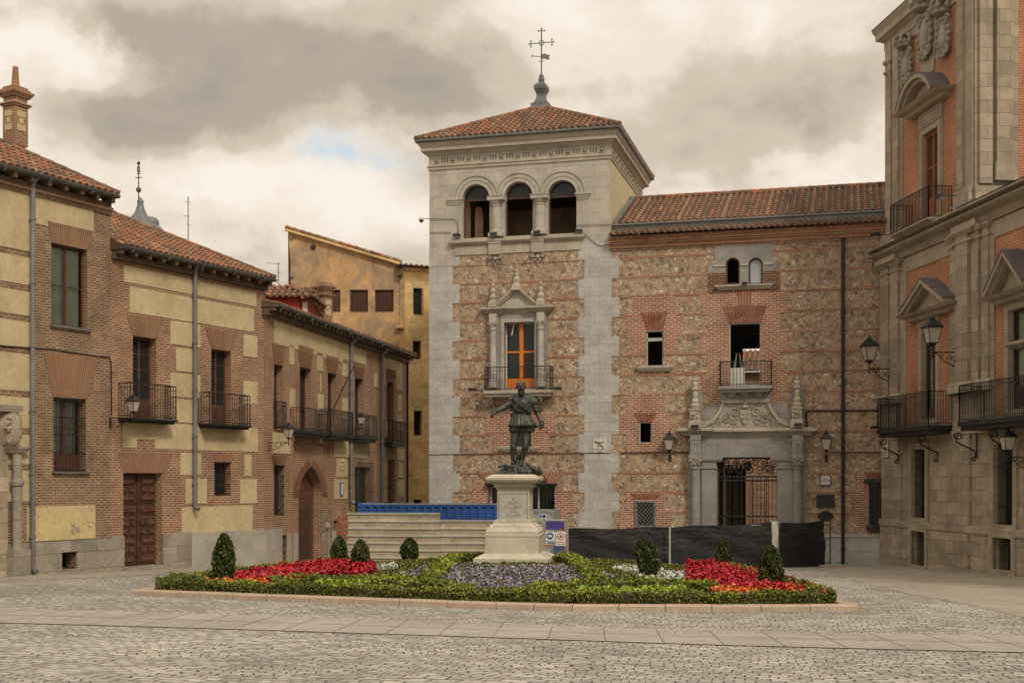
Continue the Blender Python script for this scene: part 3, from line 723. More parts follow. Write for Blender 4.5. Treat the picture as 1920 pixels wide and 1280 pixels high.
def prism(mb, Fr, poly, d0, d1, m, c=.5):
    """extrude a facade-plane polygon [(s,z)...] from depth d0 to d1"""
    P = Fr.p
    mb.face([P(a, d1, z) for a, z in poly], m, poly, c); mb.face([P(a, d0, z) for a, z in poly], m, poly, c)
    for i in range(len(poly)):
        (a, z), (b, y) = poly[i], poly[(i+1) % len(poly)]
        L = math.hypot(b-a, y-z); mb.face([P(a,d0,z), P(b,d0,y), P(b,d1,y), P(a,d1,z)], m, [(0,0),(L,0),(L,d1-d0),(0,d1-d0)], c)
def mould(mb, Fr, s0, s1, prof, m, ends=True):
    """horizontal moulding with profile [(d,z)...]; returns round the ends"""
    P = Fr.p
    for i in range(len(prof)-1):
        (d0, z0), (d1, z1) = prof[i], prof[i+1]
        e0, e1 = (d0, d1) if ends else (0, 0)
        mb.face([P(s0-e0,d0,z0), P(s1+e0,d0,z0), P(s1+e1,d1,z1), P(s0-e1,d1,z1)], m, [(s0,z0+d0),(s1,z0+d0),(s1,z1+d1),(s0,z1+d1)])
        if ends:
            mb.face([P(s0-e0,0,z0), P(s0-e0,d0,z0), P(s0-e1,d1,z1), P(s0-e1,0,z1)], m, [(0,z0),(d0,z0),(d1,z1),(0,z1)])
            mb.face([P(s1+e0,0,z0), P(s1+e0,d0,z0), P(s1+e1,d1,z1), P(s1+e1,0,z1)], m, [(0,z0),(d0,z0),(d1,z1),(0,z1)])
    if ends:
        d, z = prof[-1]; mb.face([P(s0-d,d,z), P(s1+d,d,z), P(s1+d,0,z), P(s0-d,0,z)], m)
        d, z = prof[0]; mb.face([P(s0-d,d,z), P(s1+d,d,z), P(s1+d,0,z), P(s0-d,0,z)], m)
def remesh(o, vox, smooth=4):
    a = o.modifiers.new('remesh', 'REMESH'); a.mode = 'VOXEL'; a.voxel_size = vox; a.use_smooth_shade = True
    if smooth: b = o.modifiers.new('smooth', 'SMOOTH'); b.factor = .5; b.iterations = smooth
def cap(mb, a, b, ra, rb, m, n=10, M=None, k=4):
    """tapered capsule"""
    a, b = Vector(a), Vector(b); d = (b-a); L = d.length; d = d/L if L > 1e-6 else Vector((0, 0, 1))
    pts = []; rs = []
    for i in range(k+1):
        w = -PI/2+PI/2*i/k; pts.append(a+d*ra*math.sin(w)); rs.append(max(ra*math.cos(w), .001))
    for i in range(k+1):
        w = PI/2*i/k; pts.append(b+d*rb*math.sin(w)); rs.append(max(rb*math.cos(w), .001))
    mb.tube(pts, rs, m, n, M=M)
def leaves(name, pts, size, m, up=.35, rnd=None, **kw):
    """pts (n,3) -> a mesh of small tilted leaf faces"""
    n = len(pts); pts = np.asarray(pts, dtype=np.float64)
    nrm = rng.normal(size=(n, 3)); nrm[:, 2] = np.abs(nrm[:, 2])+up; nrm /= np.linalg.norm(nrm, axis=1)[:, None]
    t = rng.normal(size=(n, 3)); a = np.cross(nrm, t); a /= np.linalg.norm(a, axis=1)[:, None]; b = np.cross(nrm, a)
    s = (size*(.65+.7*rng.random(n)))[:, None]
    v = np.stack([pts-a*s, pts-b*s*.55, pts+a*s, pts+b*s*.55], 1).reshape(-1, 3)
    org = np.array(kw.get('origin') or (0, 0, 0)); v = v-org
    me = bpy.data.meshes.new(name)
    me.vertices.add(4*n); me.vertices.foreach_set('co', v.ravel()); me.loops.add(4*n); me.loops.foreach_set('vertex_index', np.arange(4*n, dtype=np.int32))
    me.polygons.add(n); me.polygons.foreach_set('loop_start', np.arange(0, 4*n, 4, dtype=np.int32)); me.polygons.foreach_set('loop_total', np.full(n, 4, dtype=np.int32))
    me.update(calc_edges=True); me.materials.append(m)
    c = rng.random(n) if rnd is None else rnd
    ca = me.color_attributes.new('Col', 'FLOAT_COLOR', 'CORNER'); ca.data.foreach_set('color', np.repeat(np.repeat(c.astype(np.float32)[:, None], 4, 1), 4, 0).ravel())
    o = bpy.data.objects.new(name, me); COL.objects.link(o); o.location = tuple(org)
    if kw.get('parent'): o.parent = kw['parent']; o.location = (0, 0, 0)
    return setp(o, kw.get('label'), kw.get('cat'), kw.get('group'), kw.get('kind'))
# ================================================================== GROUND
FL = F(-12.33, 39.4, math.atan2(.4664, .8846)); FC = F(-8.9, 45.9, math.atan2(.1864, .9825))
FT = F(0, 54, math.atan2(.966, -.257)); FR = F(14.73, 49.8, math.atan2(.1058, -.9944))
mb = MB()
def gpt(x, y, h=0): return (x, y, gz(x, y)+h)
xs = [-120, -40, -15, 0, 15, 40, 120]; ys = [-30, -5, 10, 25, 40, 60, 100, 220]
for i in range(len(xs)-1):
    for j in range(len(ys)-1):
        q = [(xs[i], ys[j]), (xs[i+1], ys[j]), (xs[i+1], ys[j+1]), (xs[i], ys[j+1])]
        mb.face([gpt(*p) for p in q], M_cobble, q)
mb.build('ground', kind='structure')
def sheet(name, poly, m, h):
    mb = MB(); mb.face([gpt(x, y, h) for x, y in poly], m, poly); return mb.build(name, kind='structure')
# smooth pavements along the side buildings
pl = [FL.p(s, .4, 0) for s in (-30, 8.2)]
q = [FL.p(-34, -.5, 0), FL.p(9, -.5, 0), FL.p(9, 2.2, 0), FL.p(4, 2.6, 0), FL.p(-34, 2.8, 0)]
sheet('pavement', [(p.x, p.y) for p in q], M_pave, .006)
q = [FR.p(-.9, -.5, 0), FR.p(30, -.5, 0), FR.p(30, 3.6, 0)]
q2 = [gp(1990, 1172), gp(1820, 1135), gp(1700, 1112), gp(1600, 1088), gp(1530, 1064)]
sheet('pavement', [(p.x, p.y) for p in q]+q2, M_pave, .006)
# slab band crossing the setts
mb = MB(); base = MB()
tp = [(-700, 1122), (-300, 1132), (240, 1147), (607, 1158), (915, 1169), (1247, 1180), (1632, 1187), (2100, 1195), (2600, 1204)]; bt = [(-700, 1148), (-300, 1160), (240, 1174), (540, 1183), (941, 1196), (1324, 1209), (1600, 1216), (2100, 1228), (2600, 1240)]
def along(pl, X):
    for (x0, y0), (x1, y1) in zip(pl, pl[1:]):
        if x0 <= X <= x1: return gp(X, y0+(y1-y0)*(X-x0)/(x1-x0))
    return gp(*pl[-1])
A = [along(tp, x) for x in range(-700, 2601, 4)]; B = [along(bt, x) for x in range(-700, 2601, 4)]
def ext(P):
    a, b, c, d = P[0], P[60], P[-1], P[-60]
    k = 9/(b[0]-a[0]); m_ = 9/(c[0]-d[0]); return [(a[0]-9, a[1]-(b[1]-a[1])*k)]+P+[(c[0]+9, c[1]+(c[1]-d[1])*m_)]
A = ext(A); B = ext(B)
def resample(P, X):
    for (x0, y0), (x1, y1) in zip(P, P[1:]):
        if x0 <= X <= x1: t = (X-x0)/(x1-x0+1e-9); return (X, y0+(y1-y0)*t)
    return P[-1]
for k in range(-19, 17): mb.face([gpt(*p, .006) for p in (resample(B, k), resample(B, k+1), resample(A, k+1), resample(A, k))], M_joint)
x = -19.0; sk = .064*2.2
while x < 16:
    w = .78; g = .008
    a, b = resample(A, x+g+sk), resample(A, x+w-g+sk); c, d = resample(B, x+w-g), resample(B, x+g)
    xm = .5
    def lerp(p, q, t): return (p[0]+(q[0]-p[0])*t, p[1]+(q[1]-p[1])*t)
    for t0, t1 in ((.0, .485), (.5, 1)):
        q = [lerp(a, d, t0), lerp(b, c, t0), lerp(b, c, t1), lerp(a, d, t1)]
        q = q[::-1]; mb.face([gpt(*p, .012) for p in q], M_slab, q)
    x += w
mb.build('paving_band', kind='structure')
# ------------------------------------------------------------------ flower bed
kf = [gp(p, y) for p, y in ((251, 1116), (375, 1121), (499, 1126), (930, 1142), (1073, 1146), (1335, 1147), (1610, 1146))]
BED = kf + [(7.4, 42.5), (-6.2, 43)]
def inset(poly, d):
    out = []; n = len(poly)
    for i in range(n):
        p0, p1, p2 = Vector(poly[i-1]), Vector(poly[i]), Vector(poly[(i+1) % n])
        e1 = (p1-p0).normalized(); e2 = (p2-p1).normalized(); n1 = Vector((-e1.y, e1.x)); n2 = Vector((-e2.y, e2.x))
        k = (n1+n2); k = k/max(.3, k.dot(n1)); out.append(tuple(p1+k*d))
    return out
area = sum(BED[i][0]*BED[(i+1) % len(BED)][1]-BED[(i+1) % len(BED)][0]*BED[i][1] for i in range(len(BED)))
sg = 1 if area > 0 else -1
KW = .30; BIN = inset(BED, sg*KW)
mb = MB()
for i in range(len(BED)):
    p0, p1 = Vector(BED[i]), Vector(BED[(i+1) % len(BED)]); i0, i1 = Vector(BIN[i]), Vector(BIN[(i+1) % len(BED)])
    L = (p1-p0).length; n = max(1, round(L/.95))
    for k in range(n):
        g = .007/L; t0, t1 = k/n+g, (k+1)/n-g
        a, b, c, d = p0.lerp(p1, t0), p0.lerp(p1, t1), i0.lerp(i1, t1), i0.lerp(i1, t0)
        h = .13+random.uniform(-.004, .004)
        lo = [gpt(*q, -.05) for q in (a, b, c, d)]; hi = [gpt(*q, h) for q in (a, b, c, d)]; m1 = [gpt(*q, h-.03) for q in (a, b, c, d)]
        # chamfered kerb stone
        a2, b2 = a.lerp(d, .1), b.lerp(c, .1)
        hi2 = [gpt(*a2, h), gpt(*b2, h), hi[2], hi[3]]
        mb.mesh(lo+m1+hi2, [(0,1,5,4), (4,5,9,8), (8,9,10,11), (1,2,10,9,5), (2,3,11,10), (3,0,4,8,11)], M_kerb)
mb.build('kerb', kind='structure')
CX, CY = .3, 35.5
def mound(x, y): return .06+.36*max(0, 1-math.hypot((x-CX)/6.2, (y-CY)/8.6)**2)
def gp2(px, py, h=.3):
    m = 0
    for _ in range(12): X, Y = gp(px, py, h+m); Y = min(Y, 44); m = mound(X, Y)
    return (X, Y)
def bedz(x, y): return gz(x, y)+mound(x, y)
mb = MB(); c0 = gpt(CX, CY, .35)
n = 10
rings = []
for r in range(n+1):
    t = r/n; rings.append([(CX+(x-CX)*t, CY+(y-CY)*t) for x, y in BIN])
for r in range(n):
    for i in range(len(BIN)):
        j = (i+1) % len(BIN); q = [rings[r][i], rings[r][j], rings[r+1][j], rings[r+1][i]]
        mb.face([(x, y, bedz(x, y)) for x, y in q] if r else [(x, y, bedz(x, y)) for x, y in (q[0], q[2], q[3])], M_soil)
mb.build('flower_bed_soil', kind='structure')
def inpoly(x, y, P):
    c = np.zeros(len(x), dtype=bool); n = len(P); j = n-1
    for i in range(n):
        xi, yi = P[i]; xj, yj = P[j]
        with np.errstate(divide='ignore', invalid='ignore'):
            c ^= ((yi > y) != (yj > y)) & (x < (xj-xi)*(y-yi)/(yj-yi+1e-12)+xi)
        j = i
    return c
def scatter(P, dens):
    P = np.array(P); lo = P.min(0); hi = P.max(0); n = int((hi-lo).prod()*dens); q = rng.random((n, 2))*(hi-lo)+lo
    return q[inpoly(q[:, 0], q[:, 1], P)]
def bz(q): return np.array([bedz(x, y) for x, y in q])
def clump(q, f): return np.sin(q[:, 0]*f+2*np.sin(q[:, 1]*1.3))*np.sin(q[:, 1]*f*.8+2*np.sin(q[:, 0]*1.7))
def lumpy(q, f=2.2): return .5+.25*np.sin(q[:, 0]*f+1.3*np.sin(q[:, 1]*f*.8))+.25*np.cos(q[:, 1]*f*1.3+np.sin(q[:, 0]*f*.6))
def cover(name, P, dens, h, size, m, label, cat='plants', up=.35, vary=.3, rnd=None, ex=()):
    if P is not IN: EXCL.append(P)
    q = scatter(P, dens); q = q[inpoly(q[:, 0], q[:, 1], IN)]
    for e_ in ex: q = q[~inpoly(q[:, 0], q[:, 1], e_)]
    L = lumpy(q); cl = clump(q, 13); keep = (cl > -.6) | (rng.random(len(q)) < .4); q = q[keep]; L = L[keep]; cl = cl[keep]; z = bz(q)+h*(1-vary+vary*L+.28*cl)*(.55+.45*rng.random(len(q))**.4)
    o = leaves(name, np.column_stack([q, z]), size, m, up, rnd=None if rnd is None else rnd(len(q)))
    return setp(o, label, cat, None, 'stuff')
def G(pts, h): return [gp2(x, y, h) for x, y in pts]
IN = inset(BED, sg*.42)
EXCL = []
def green(): return cover('ground_cover', IN, 900, .17, .036, M_olive, 'mixed low green planting filling the flower bed around the monument', ex=EXCL)
hR = .62
def clipbed(P):   # keep inside the bed
    return P
redL = G([(440, 1076), (437, 1063), (500, 1055), (560, 1048), (640, 1043), (700, 1046), (706, 1054), (655, 1059), (590, 1062), (575, 1070), (560, 1077)], .38)
redR = G([(1284, 1056), (1290, 1049), (1330, 1047), (1420, 1050), (1470, 1065), (1524, 1092), (1500, 1096), (1380, 1094), (1330, 1090), (1320, 1075), (1290, 1064)], .38)
for P, s, ls in ((redL, 'left', 'bright red flower bed between the leftmost cone bush and the beige hoarding'), (redR, 'right', 'bright red flower bed round the rightmost cone bush by the black fence')):
    q = scatter(P, 1500); q = q[inpoly(q[:, 0], q[:, 1], IN)]; L = lumpy(q, 3); cl = clump(q, 15); keep = (cl > -.75) | (rng.random(len(q)) < .25); q = q[keep]; L = L[keep]; cl = cl[keep]; z = bz(q)+(.20+.12*L+.06*cl)*(.25+.85*rng.random(len(q))**.5)
    o = leaves('red_flowers', np.column_stack([q, z]), .055, M_redfl, .3); setp(o, ls, 'flowers', None, 'stuff')
pur = [(-.25+2.6*math.cos(a_/12*PI), 29.1+2.5*math.sin(a_/12*PI)) for a_ in range(24)]
cover('purple_flowers', pur, 900, .25, .036, M_purfl, 'lilac flower patch in front of the monument pedestal', 'flowers')
wl = G([(577, 1065), (600, 1063), (700, 1058), (745, 1057), (745, 1061), (660, 1066), (600, 1072), (577, 1072)], .2)
wr = G([(1150, 1057), (1200, 1059), (1240, 1065), (1322, 1071), (1318, 1077), (1230, 1074), (1150, 1063)], .2)
cover('silver_plants', wl, 1000, .22, .045, M_whfl, 'silvery white strip of plants in front of the left red flowers')
cover('silver_plants', wr, 330, .19, .045, M_whfl, 'silvery white strip of plants left of the right red flowers')
ll = G([(575, 1097), (600, 1087), (640, 1086), (690, 1092), (730, 1101), (640, 1103)], .3)
lr = G([(1070, 1108), (1090, 1103), (1180, 1098), (1285, 1098), (1290, 1108), (1200, 1110)], .3)
cover('lime_plants', ll, 1000, .33, .045, M_lime, 'lime green low plants in the left half of the bed')
cover('lime_plants', lr, 1000, .31, .045, M_lime, 'lime green low plants in the right half of the bed')
ol = G([(365, 1092), (372, 1082), (430, 1079), (500, 1083), (500, 1092), (430, 1096)], .32)
orr = G([(1335, 1103), (1345, 1093), (1420, 1094), (1535, 1097), (1550, 1108), (1430, 1112)], .32)
cover('orange_flowers', ol, 320, .32, .045, M_orfl, 'orange and red flowers round the foot of the leftmost cone bush', 'flowers')
cover('orange_flowers', orr, 200, .32, .045, M_orfl, 'orange and red flowers round the foot of the rightmost cone bush', 'flowers')
EXCL[:] = [e_ for e_ in EXCL if e_ is not ol and e_ is not orr]+[redL, redR]
INB = IN; green()
def hedge(line, w, h, label, dens=520, m=None, size=.040):
    pts = []; cs = []
    for si, (a, b) in enumerate(zip(line, line[1:])):
        a, b = Vector(a), Vector(b); L = (b-a).length; d = (b-a)/L; nn = Vector((-d.y, d.x)); n = int(L*(w*1.0+2*h)*dens*1.6)
        t = rng.random(n); side = rng.random(n); ce = rng.random(n) < .5*w/L 
        for i in range(n):
            along_ = t[i]*L; r = side[i]*(w+2*h)
            lump = 1+.10*math.sin(along_*3.1+a.x)+.08*math.sin(along_*7.7+a.y)
            if ce[i]: along_ = -.03 if si == 0 else (L+.03 if si == len(line)-2 else random.random()*L); off, z = random.uniform(-w/2, w/2), random.random()*h
            elif r < h: off, z = -w/2, r
            elif r < h+w: off, z = r-h-w/2, h
            else: off, z = w/2, r-h-w
            z *= lump; off *= (1+.08*math.sin(along_*5)); 
            p = a+d*along_+nn*(off+random.gauss(0, .015)); pts.append((p.x, p.y, bedz(p.x, p.y)-.05+z+random.gauss(0, .022)))
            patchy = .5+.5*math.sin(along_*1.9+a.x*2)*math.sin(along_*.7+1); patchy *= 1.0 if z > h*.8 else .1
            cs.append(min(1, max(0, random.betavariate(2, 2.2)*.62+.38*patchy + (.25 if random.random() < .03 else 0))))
    root = thing('hedge', (line[0][0], line[0][1], bedz(*line[0])), label, 'hedge', 'clipped box hedges of the flower bed')
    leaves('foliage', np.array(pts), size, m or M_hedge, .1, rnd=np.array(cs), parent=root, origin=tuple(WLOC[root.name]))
    core = MB()
    for (a, b) in zip(line, line[1:]):
        a, b = Vector(a), Vector(b); d = (b-a).normalized(); nn = Vector((-d.y, d.x))*w*.42
        q = [a-nn+d*.12, b-nn-d*.12, b+nn-d*.12, a+nn+d*.12]
        core.mesh([(p.x, p.y, bedz(p.x, p.y)-.1) for p in q]+[(p.x, p.y, bedz(p.x, p.y)+h*.85) for p in q], [(0,1,5,4),(1,2,6,5),(2,3,7,6),(3,0,4,7),(4,5,6,7)], M_soil)
    core.build('dark_core', root)  # dark solid core added inside the hedge foliage, not separate stems
HL = inset(BED, sg*.55)
hedge([HL[0], HL[1], HL[2], HL[3], HL[4], HL[5], HL[6]], .46, .30, 'long low clipped hedge along the front kerb of the bed', 1000, M_hedgef, .033)
hedge([HL[6], HL[7]], .42, .34, 'low hedge running back along the right end of the bed', 420, M_hedgef)
hedge([HL[0], HL[8]], .42, .34, 'low hedge running back along the left end of the bed', 420, M_hedgef)
hedge([gp2(550, 1081), gp2(660, 1085), gp2(760, 1091), gp2(877, 1100)], .36, .38, 'inner hedge curving left of the lilac flowers', 520)
hedge([gp2(1000, 1102), gp2(1080, 1097), gp2(1180, 1092), gp2(1290, 1091), gp2(1330, 1097)], .36, .38, 'inner hedge curving right of the lilac flowers', 520)
hedge([gp2(690, 1079), gp2(790, 1066), gp2(860, 1053)], .38, .38, 'hedge rising from the left towards the pedestal', 480)
hedge([gp2(1060, 1053), gp2(1120, 1060), gp2(1190, 1074), gp2(1230, 1082)], .38, .38, 'hedge falling from the pedestal towards the right', 480)
hedge([gp2(830, 1050, .32), gp2(960, 1050, .32), gp2(1080, 1050, .32)], .5, .34, 'hedge across the foot of the pedestal', 480)
hedge([gp2(505, 1084, .26), gp2(560, 1092, .26), gp2(575, 1092, .26)], .30, .34, 'short inner hedge between the orange flowers and the lime plants', 480)
# ------------------------------------------------------------------ topiary
def topiary(px, top, base, width, Y, label, sh=0):
    r = (px-960)/FPX; X = r*Y; zt = EYE+(HZ-top)/FPX*Y; z0 = bedz(X, Y)+.05; zb = EYE+(HZ-base)/FPX*Y; H = zt-z0; W = width/2/FPX*Y
    n = int(5200*H*W*2.2); pts = []; cs = []
    for i in range(n):
        t = random.random()**.85; a = random.random()*2*PI
        prof = (math.sin(PI*min(1, (t*.86+.13)))**.62) if sh else ((1-t)**.62*(.72+.55*t)*1.22 if t > .2 else .92+.5*t*.6)
        prof = min(1.03, prof)*(1+.06*math.sin(a*3+t*9)+.05*math.sin(a*8-t*17)+.03*math.sin(a*15+t*31))
        rr = W*prof*(1-abs(random.gauss(0, .06)))*(1+max(0, random.gauss(-.06, .07)))
        pts.append((X+rr*math.cos(a), Y+rr*math.sin(a), z0+.06+t*(H-.06))); cs.append(min(1, max(0, random.betavariate(2, 2.5)+.18*math.sin(a*4+t*11))))
    root = thing('cone_bush', (X, Y, z0), label, 'bush', 'clipped cone bushes in the flower bed')
    leaves('foliage', np.array(pts), .038, M_leafd, .0, rnd=np.array(cs), parent=root, origin=(X, Y, z0))
    c = MB(); prof = []
    for k in range(9):
        t = k/8; p = (math.sin(PI*min(1, (t*.86+.13)))**.62) if sh else ((1-t)**.62*(.72+.55*t)*1.22 if t > .2 else .92+.3*t); prof.append((max(.01, W*.86*min(1.02, p)), z0+.05+t*(H*.96-.05)))
    c.lathe([(.04, z0-.1), (.04, z0+.05)]+prof, M_soil, 12, M=Matrix.Translation((X, Y, 0))); c.build('trunk_dark_core', root)  # short trunk stub, then a dark solid core added under the leaves
topiary(420, 1000, 1082, 40, 28.8, 'tall dark cone bush nearest the left end of the bed', 1)
topiary(1446, 1022, 1107, 53, 26.6, 'wide dark cone bush nearest the right end of the bed')
topiary(676, 1012, 1075, 34, 32.5, 'egg shaped bush in front of the left end of the beige hoarding', 1)
topiary(1216, 1013, 1082, 40, 30.5, 'cone bush in front of the black fence post', 1)
topiary(636, 1005, 1042, 30, 40.3, 'small bush at the back by the orange net and hoarding end', 1)
topiary(768, 1008, 1055, 33, 38.8, 'small egg shaped bush in front of the middle of the beige hoarding', 1)
topiary(1357, 1012, 1050, 34, 38.8, 'small cone bush at the back before the black fence, behind the red flowers')
topiary(1204, 1005, 1042, 24, 40.5, 'narrow bush half hidden behind another in front of the black fence', 1)
# ================================================================== CENTRAL BUILDING (tower + wing)
T = thing('tower_house', tuple(FT.p(0, -4, gz(0, 54))), 'rubble and brick house with a square stone tower, behind the statue', 'building')
X0, X1 = FT.S(805), FT.S(1144); XW = FT.S(1720)
ZB = gz(5, 52)-.6
zk = lambda k: EYE+1.157-.03+.821*k
ZLED = FT.Z(966, 447)
loggia = []
for (a, b, top, sp) in ((867, 918, 346, 372), (946, 999, 341, 368), (1027, 1081, 338, 366)):
    s0, s1 = FT.S(a), FT.S(b); xm = (a+b)/2; loggia.append((s0, s1, FT.Z(xm, 446-(xm-892)*.05), FT.Z(xm, top), 1))
o_balc = FT.R(946, 1003, 604, 727); o_low = FT.R(957, 996, 775, 838); o_grd = FT.R(917, 1040, 910, 990)
HT = [o_balc, o_low, o_grd]
ZT1 = FT.Z(966, 305)       # top of plain stone wall / foot of architrave
mb = MB()
wall(mb, FT, X0, X1, ZB, ZLED-.35, HT, M_rubble, M_brickT, .40, M_darkroom, 1.6)
wall(mb, FT, X0, X1, ZLED-.35, ZT1+1.2, loggia, M_granL, M_granL, .55, None)
# quoins (alternating) proud of the rubble
qa, qb = FT.S(849), FT.S(862); ra, rb_ = FT.S(1096), FT.S(1084.5); rc, rd = FT.S(1161), FT.S(1146.5)
for k in range(-5, 11):
    z0, z1 = zk(k)+.0, zk(k+1); 
    if k == 10: z1 = ZLED-.35
    even = (k % 2 == 0)
    patch(mb, FT, (X0, qb if even else qa, z0, z1), M_granite, .022, ())
    patch(mb, FT, (rb_ if even else ra, rd if even else rc, z0, z1), M_granite, .022, ())
patch(mb, FT, (X0, qa, zk(10), ZLED-.35), M_granL, .03); 
# brick string courses
def bands(Fr, s0, s1, ks, holes, m=M_band, w=.085):
    for k in ks: patch(mb, Fr, (s0, s1, zk(k)-w/2, zk(k)+w/2), m, .014, holes)
frameT = FT.R(917, 1026, 588, 728)
bands(FT, qb, rb_, range(-3, 11), [o_balc, o_low, o_grd, frameT])
# brick surrounds
for r in ((911, 1042, 776, 812), (923, 1029, 811, 848), (893, 1057, 905, 923), (885, 1075, 922, 958), (893, 1062, 958, 992)):
    patch(mb, FT, FT.R(*r), M_brickT, .018, [o_low, o_grd])
P_ = FT.R(935, 1010, 748, 776); patch(mb, FT, P_, M_brickT, .018, [o_low])
zf1, zf0 = FT.Z(976, 886), FT.Z(976, 906)
fan(mb, FT, (FT.S(893), FT.S(1060), zf1), (FT.S(915), FT.S(1041), zf0), M_fan, M_mortar, .03, .145)
# rectangular band under ledge
patch(mb, FT, (FT.S(851), FT.S(1092), zk(10)-.02, ZLED-.34), M_rubble, .02, [])
mb2 = mb
# side walls & back of the tower
P = FT.p; DT = 8.6
YS = M_ochre
def sidewall(mb, Fr, s, d0, d1, z0, z1, m): 
    mb.face([Fr.p(s,d0,z0), Fr.p(s,d1,z0), Fr.p(s,d1,z1), Fr.p(s,d0,z1)], m, [(d0,z0),(d1,z0),(d1,z1),(d0,z1)])
fbox(mb, FT, X1-.9, X1, -.9, 0-.001, ZLED-.3, ZT1+1.2, M_granL)
sidewall(mb, FT, X1+.002, -.02, -DT, ZLED-3, ZT1+1.2, M_flank)
sidewall(mb, FT, X0, 0, -DT, ZB, ZLED-.3, M_granL)
LO = F(0, 0, 0); LO.O = FT.O+FT.u*X0; LO.u = -FT.n; LO.n = -FT.u
wall(mb, LO, 0, DT, ZLED-.3, ZT1+1.2, [(1.3+2.1*i, 2.7+2.1*i, ZLED, ZLED+3.0, 1) for i in range(3)], M_granL, M_granL, .05)
for (s, h) in ((X0+.5, 1), ):
    pass
mb.build('wall', T)
# back wall of the loggia room with arches, floor, ceiling
bw = MB(); B_ = F(0, 0, 0); B_.O = FT.O-FT.n*(DT-.4); B_.u = FT.u; B_.n = FT.n
bh = []
wT = X1-X0
for i in range(3):
    c = X0+wT*(.24+.26*i); bh.append((c-.55, c+.55, ZLED, ZLED+2.6, 1))
wall(bw, B_, X0, X1, ZLED-.4, ZT1+1.2, [], M_loggia)
LW = F(0, 0, 0); LW.O = FT.O+FT.u*(X0+.45); LW.u = -FT.n; LW.n = FT.u
wall(bw, LW, .6, DT-.4, ZLED-.4, ZT1, [(1.3+2.1*i, 2.7+2.1*i, ZLED, ZLED+3.0, 1) for i in range(3)], M_loggia, M_loggia, .4)
fbox(bw, FT, X0+.3, X1-.3, -DT+.4, -.6, ZLED-.5, ZLED-.3, M_room)
fbox(bw, FT, X0+.05, X1-.05, -DT+.4, -.56, ZT1-.25, ZT1-.05, M_woodd)
for i in range(6):
    fbox(bw, FT, X0+.1, X1-.1, -1-i*1.2, -.85-i*1.2, ZT1-.5, ZT1-.25, M_darkroom)
fbox(bw, FT, X1-.36, X1-.3, -DT+.4, -.9, ZLED-.3, ZT1, M_loggia)
for i in range(4): fbox(bw, FT, X1-.45, X1-.36, -2-i*1.5, -1.85-i*1.5, ZLED, ZT1, M_darkroom)
bw.build('loggia_room', T)
# loggia trim: imposts, columns, archivolts, lunette glazing
tr = MB()
spz = []
for i, h in enumerate(loggia):
    r = (h[1]-h[0])/2; zc = h[3]-r; c = (h[0]+h[1])/2; spz.append(zc)
    for (ri, ro, pr) in ((r, r+.13, .05), (r+.18, r+.36, .03), (r+.36, r+.50, .075)):
        n = 20
        for k in range(n):
            a0, a1 = PI*k/n, PI*(k+1)/n
            q = [(c-ri*math.cos(a0), zc+ri*math.sin(a0)), (c-ro*math.cos(a0), zc+ro*math.sin(a0)), (c-ro*math.cos(a1), zc+ro*math.sin(a1)), (c-ri*math.cos(a1), zc+ri*math.sin(a1))]
            # keep neighbours' archivolts from overlapping at the valleys
            mids = []
            if i > 0: mids.append(((loggia[i-1][1]+h[0])/2, 1))
            if i < 2: mids.append(((h[1]+loggia[i+1][0])/2, -1))
            qq = []
            for (s, z) in q:
                for (mm, sg_) in mids:
                    if sg_ > 0 and s < mm: s = mm
                    if sg_ < 0 and s > mm: s = mm
                qq.append((s, z))
            if abs(qq[0][0]-qq[1][0]) < 1e-4 and abs(qq[2][0]-qq[3][0]) < 1e-4 and abs(qq[0][0]-qq[2][0]) < 1e-4: continue
            tr.face([P(s, pr, z) for s, z in qq], M_granL, qq)
            tr.face([P(qq[1][0], 0, qq[1][1]), P(qq[2][0], 0, qq[2][1]), P(qq[2][0], pr, qq[2][1]), P(qq[1][0], pr, qq[1][1])], M_granL)
            tr.face([P(qq[0][0], 0, qq[0][1]), P(qq[3][0], 0, qq[3][1]), P(qq[3][0], pr, qq[3][1]), P(qq[0][0], pr, qq[0][1])], M_granL)
zc = spz
imp = [(X0+.0, 0)]
def impost(s0, s1, z):
    mould(tr, FT, s0, s1, [(.02, z-.24), (.035, z-.22), (.035, z-.16), (.06, z-.15), (.09, z-.04), (.12, z-.03), (.12, z+.03), (.02, z+.05)], M_granL)
impost(FT.S(843), loggia[0][0]-.06, spz[0]); impost(loggia[2][1]+.06, FT.S(1103), spz[2])
for i in (0, 1):
    a, b = loggia[i][1], loggia[i+1][0]; c = (a+b)/2; z = (spz[i]+spz[i+1])/2; zb = loggia[i][2]
    Mx = FT.M(c, .02, 0)
    tr.lathe([(.26, zb), (.26, zb+.12), (.30, zb+.13), (.30, zb+.2), (.235, zb+.24), (.225, zb+.6), (.205, z-.42), (.24, z-.40), (.24, z-.36), (.21, z-.34), (.26, z-.26), (.30, z-.16)], M_granL, 18, M=Mx)
    mould(tr, FT, a-.02, b+.02, [(.25, z-.16), (.29, z-.14), (.33, z-.05), (.33, z+.02), (.05, z+.05)], M_granL, False)
    fbox(tr, FT, a-.03, b+.03, -.3, .33, z-.16, z+.03, M_granL); fbox(tr, FT, c-.32, c+.32, -.3, .3, zb-.02, zb+.13, M_granL)
tr.build('loggia_columns', T)
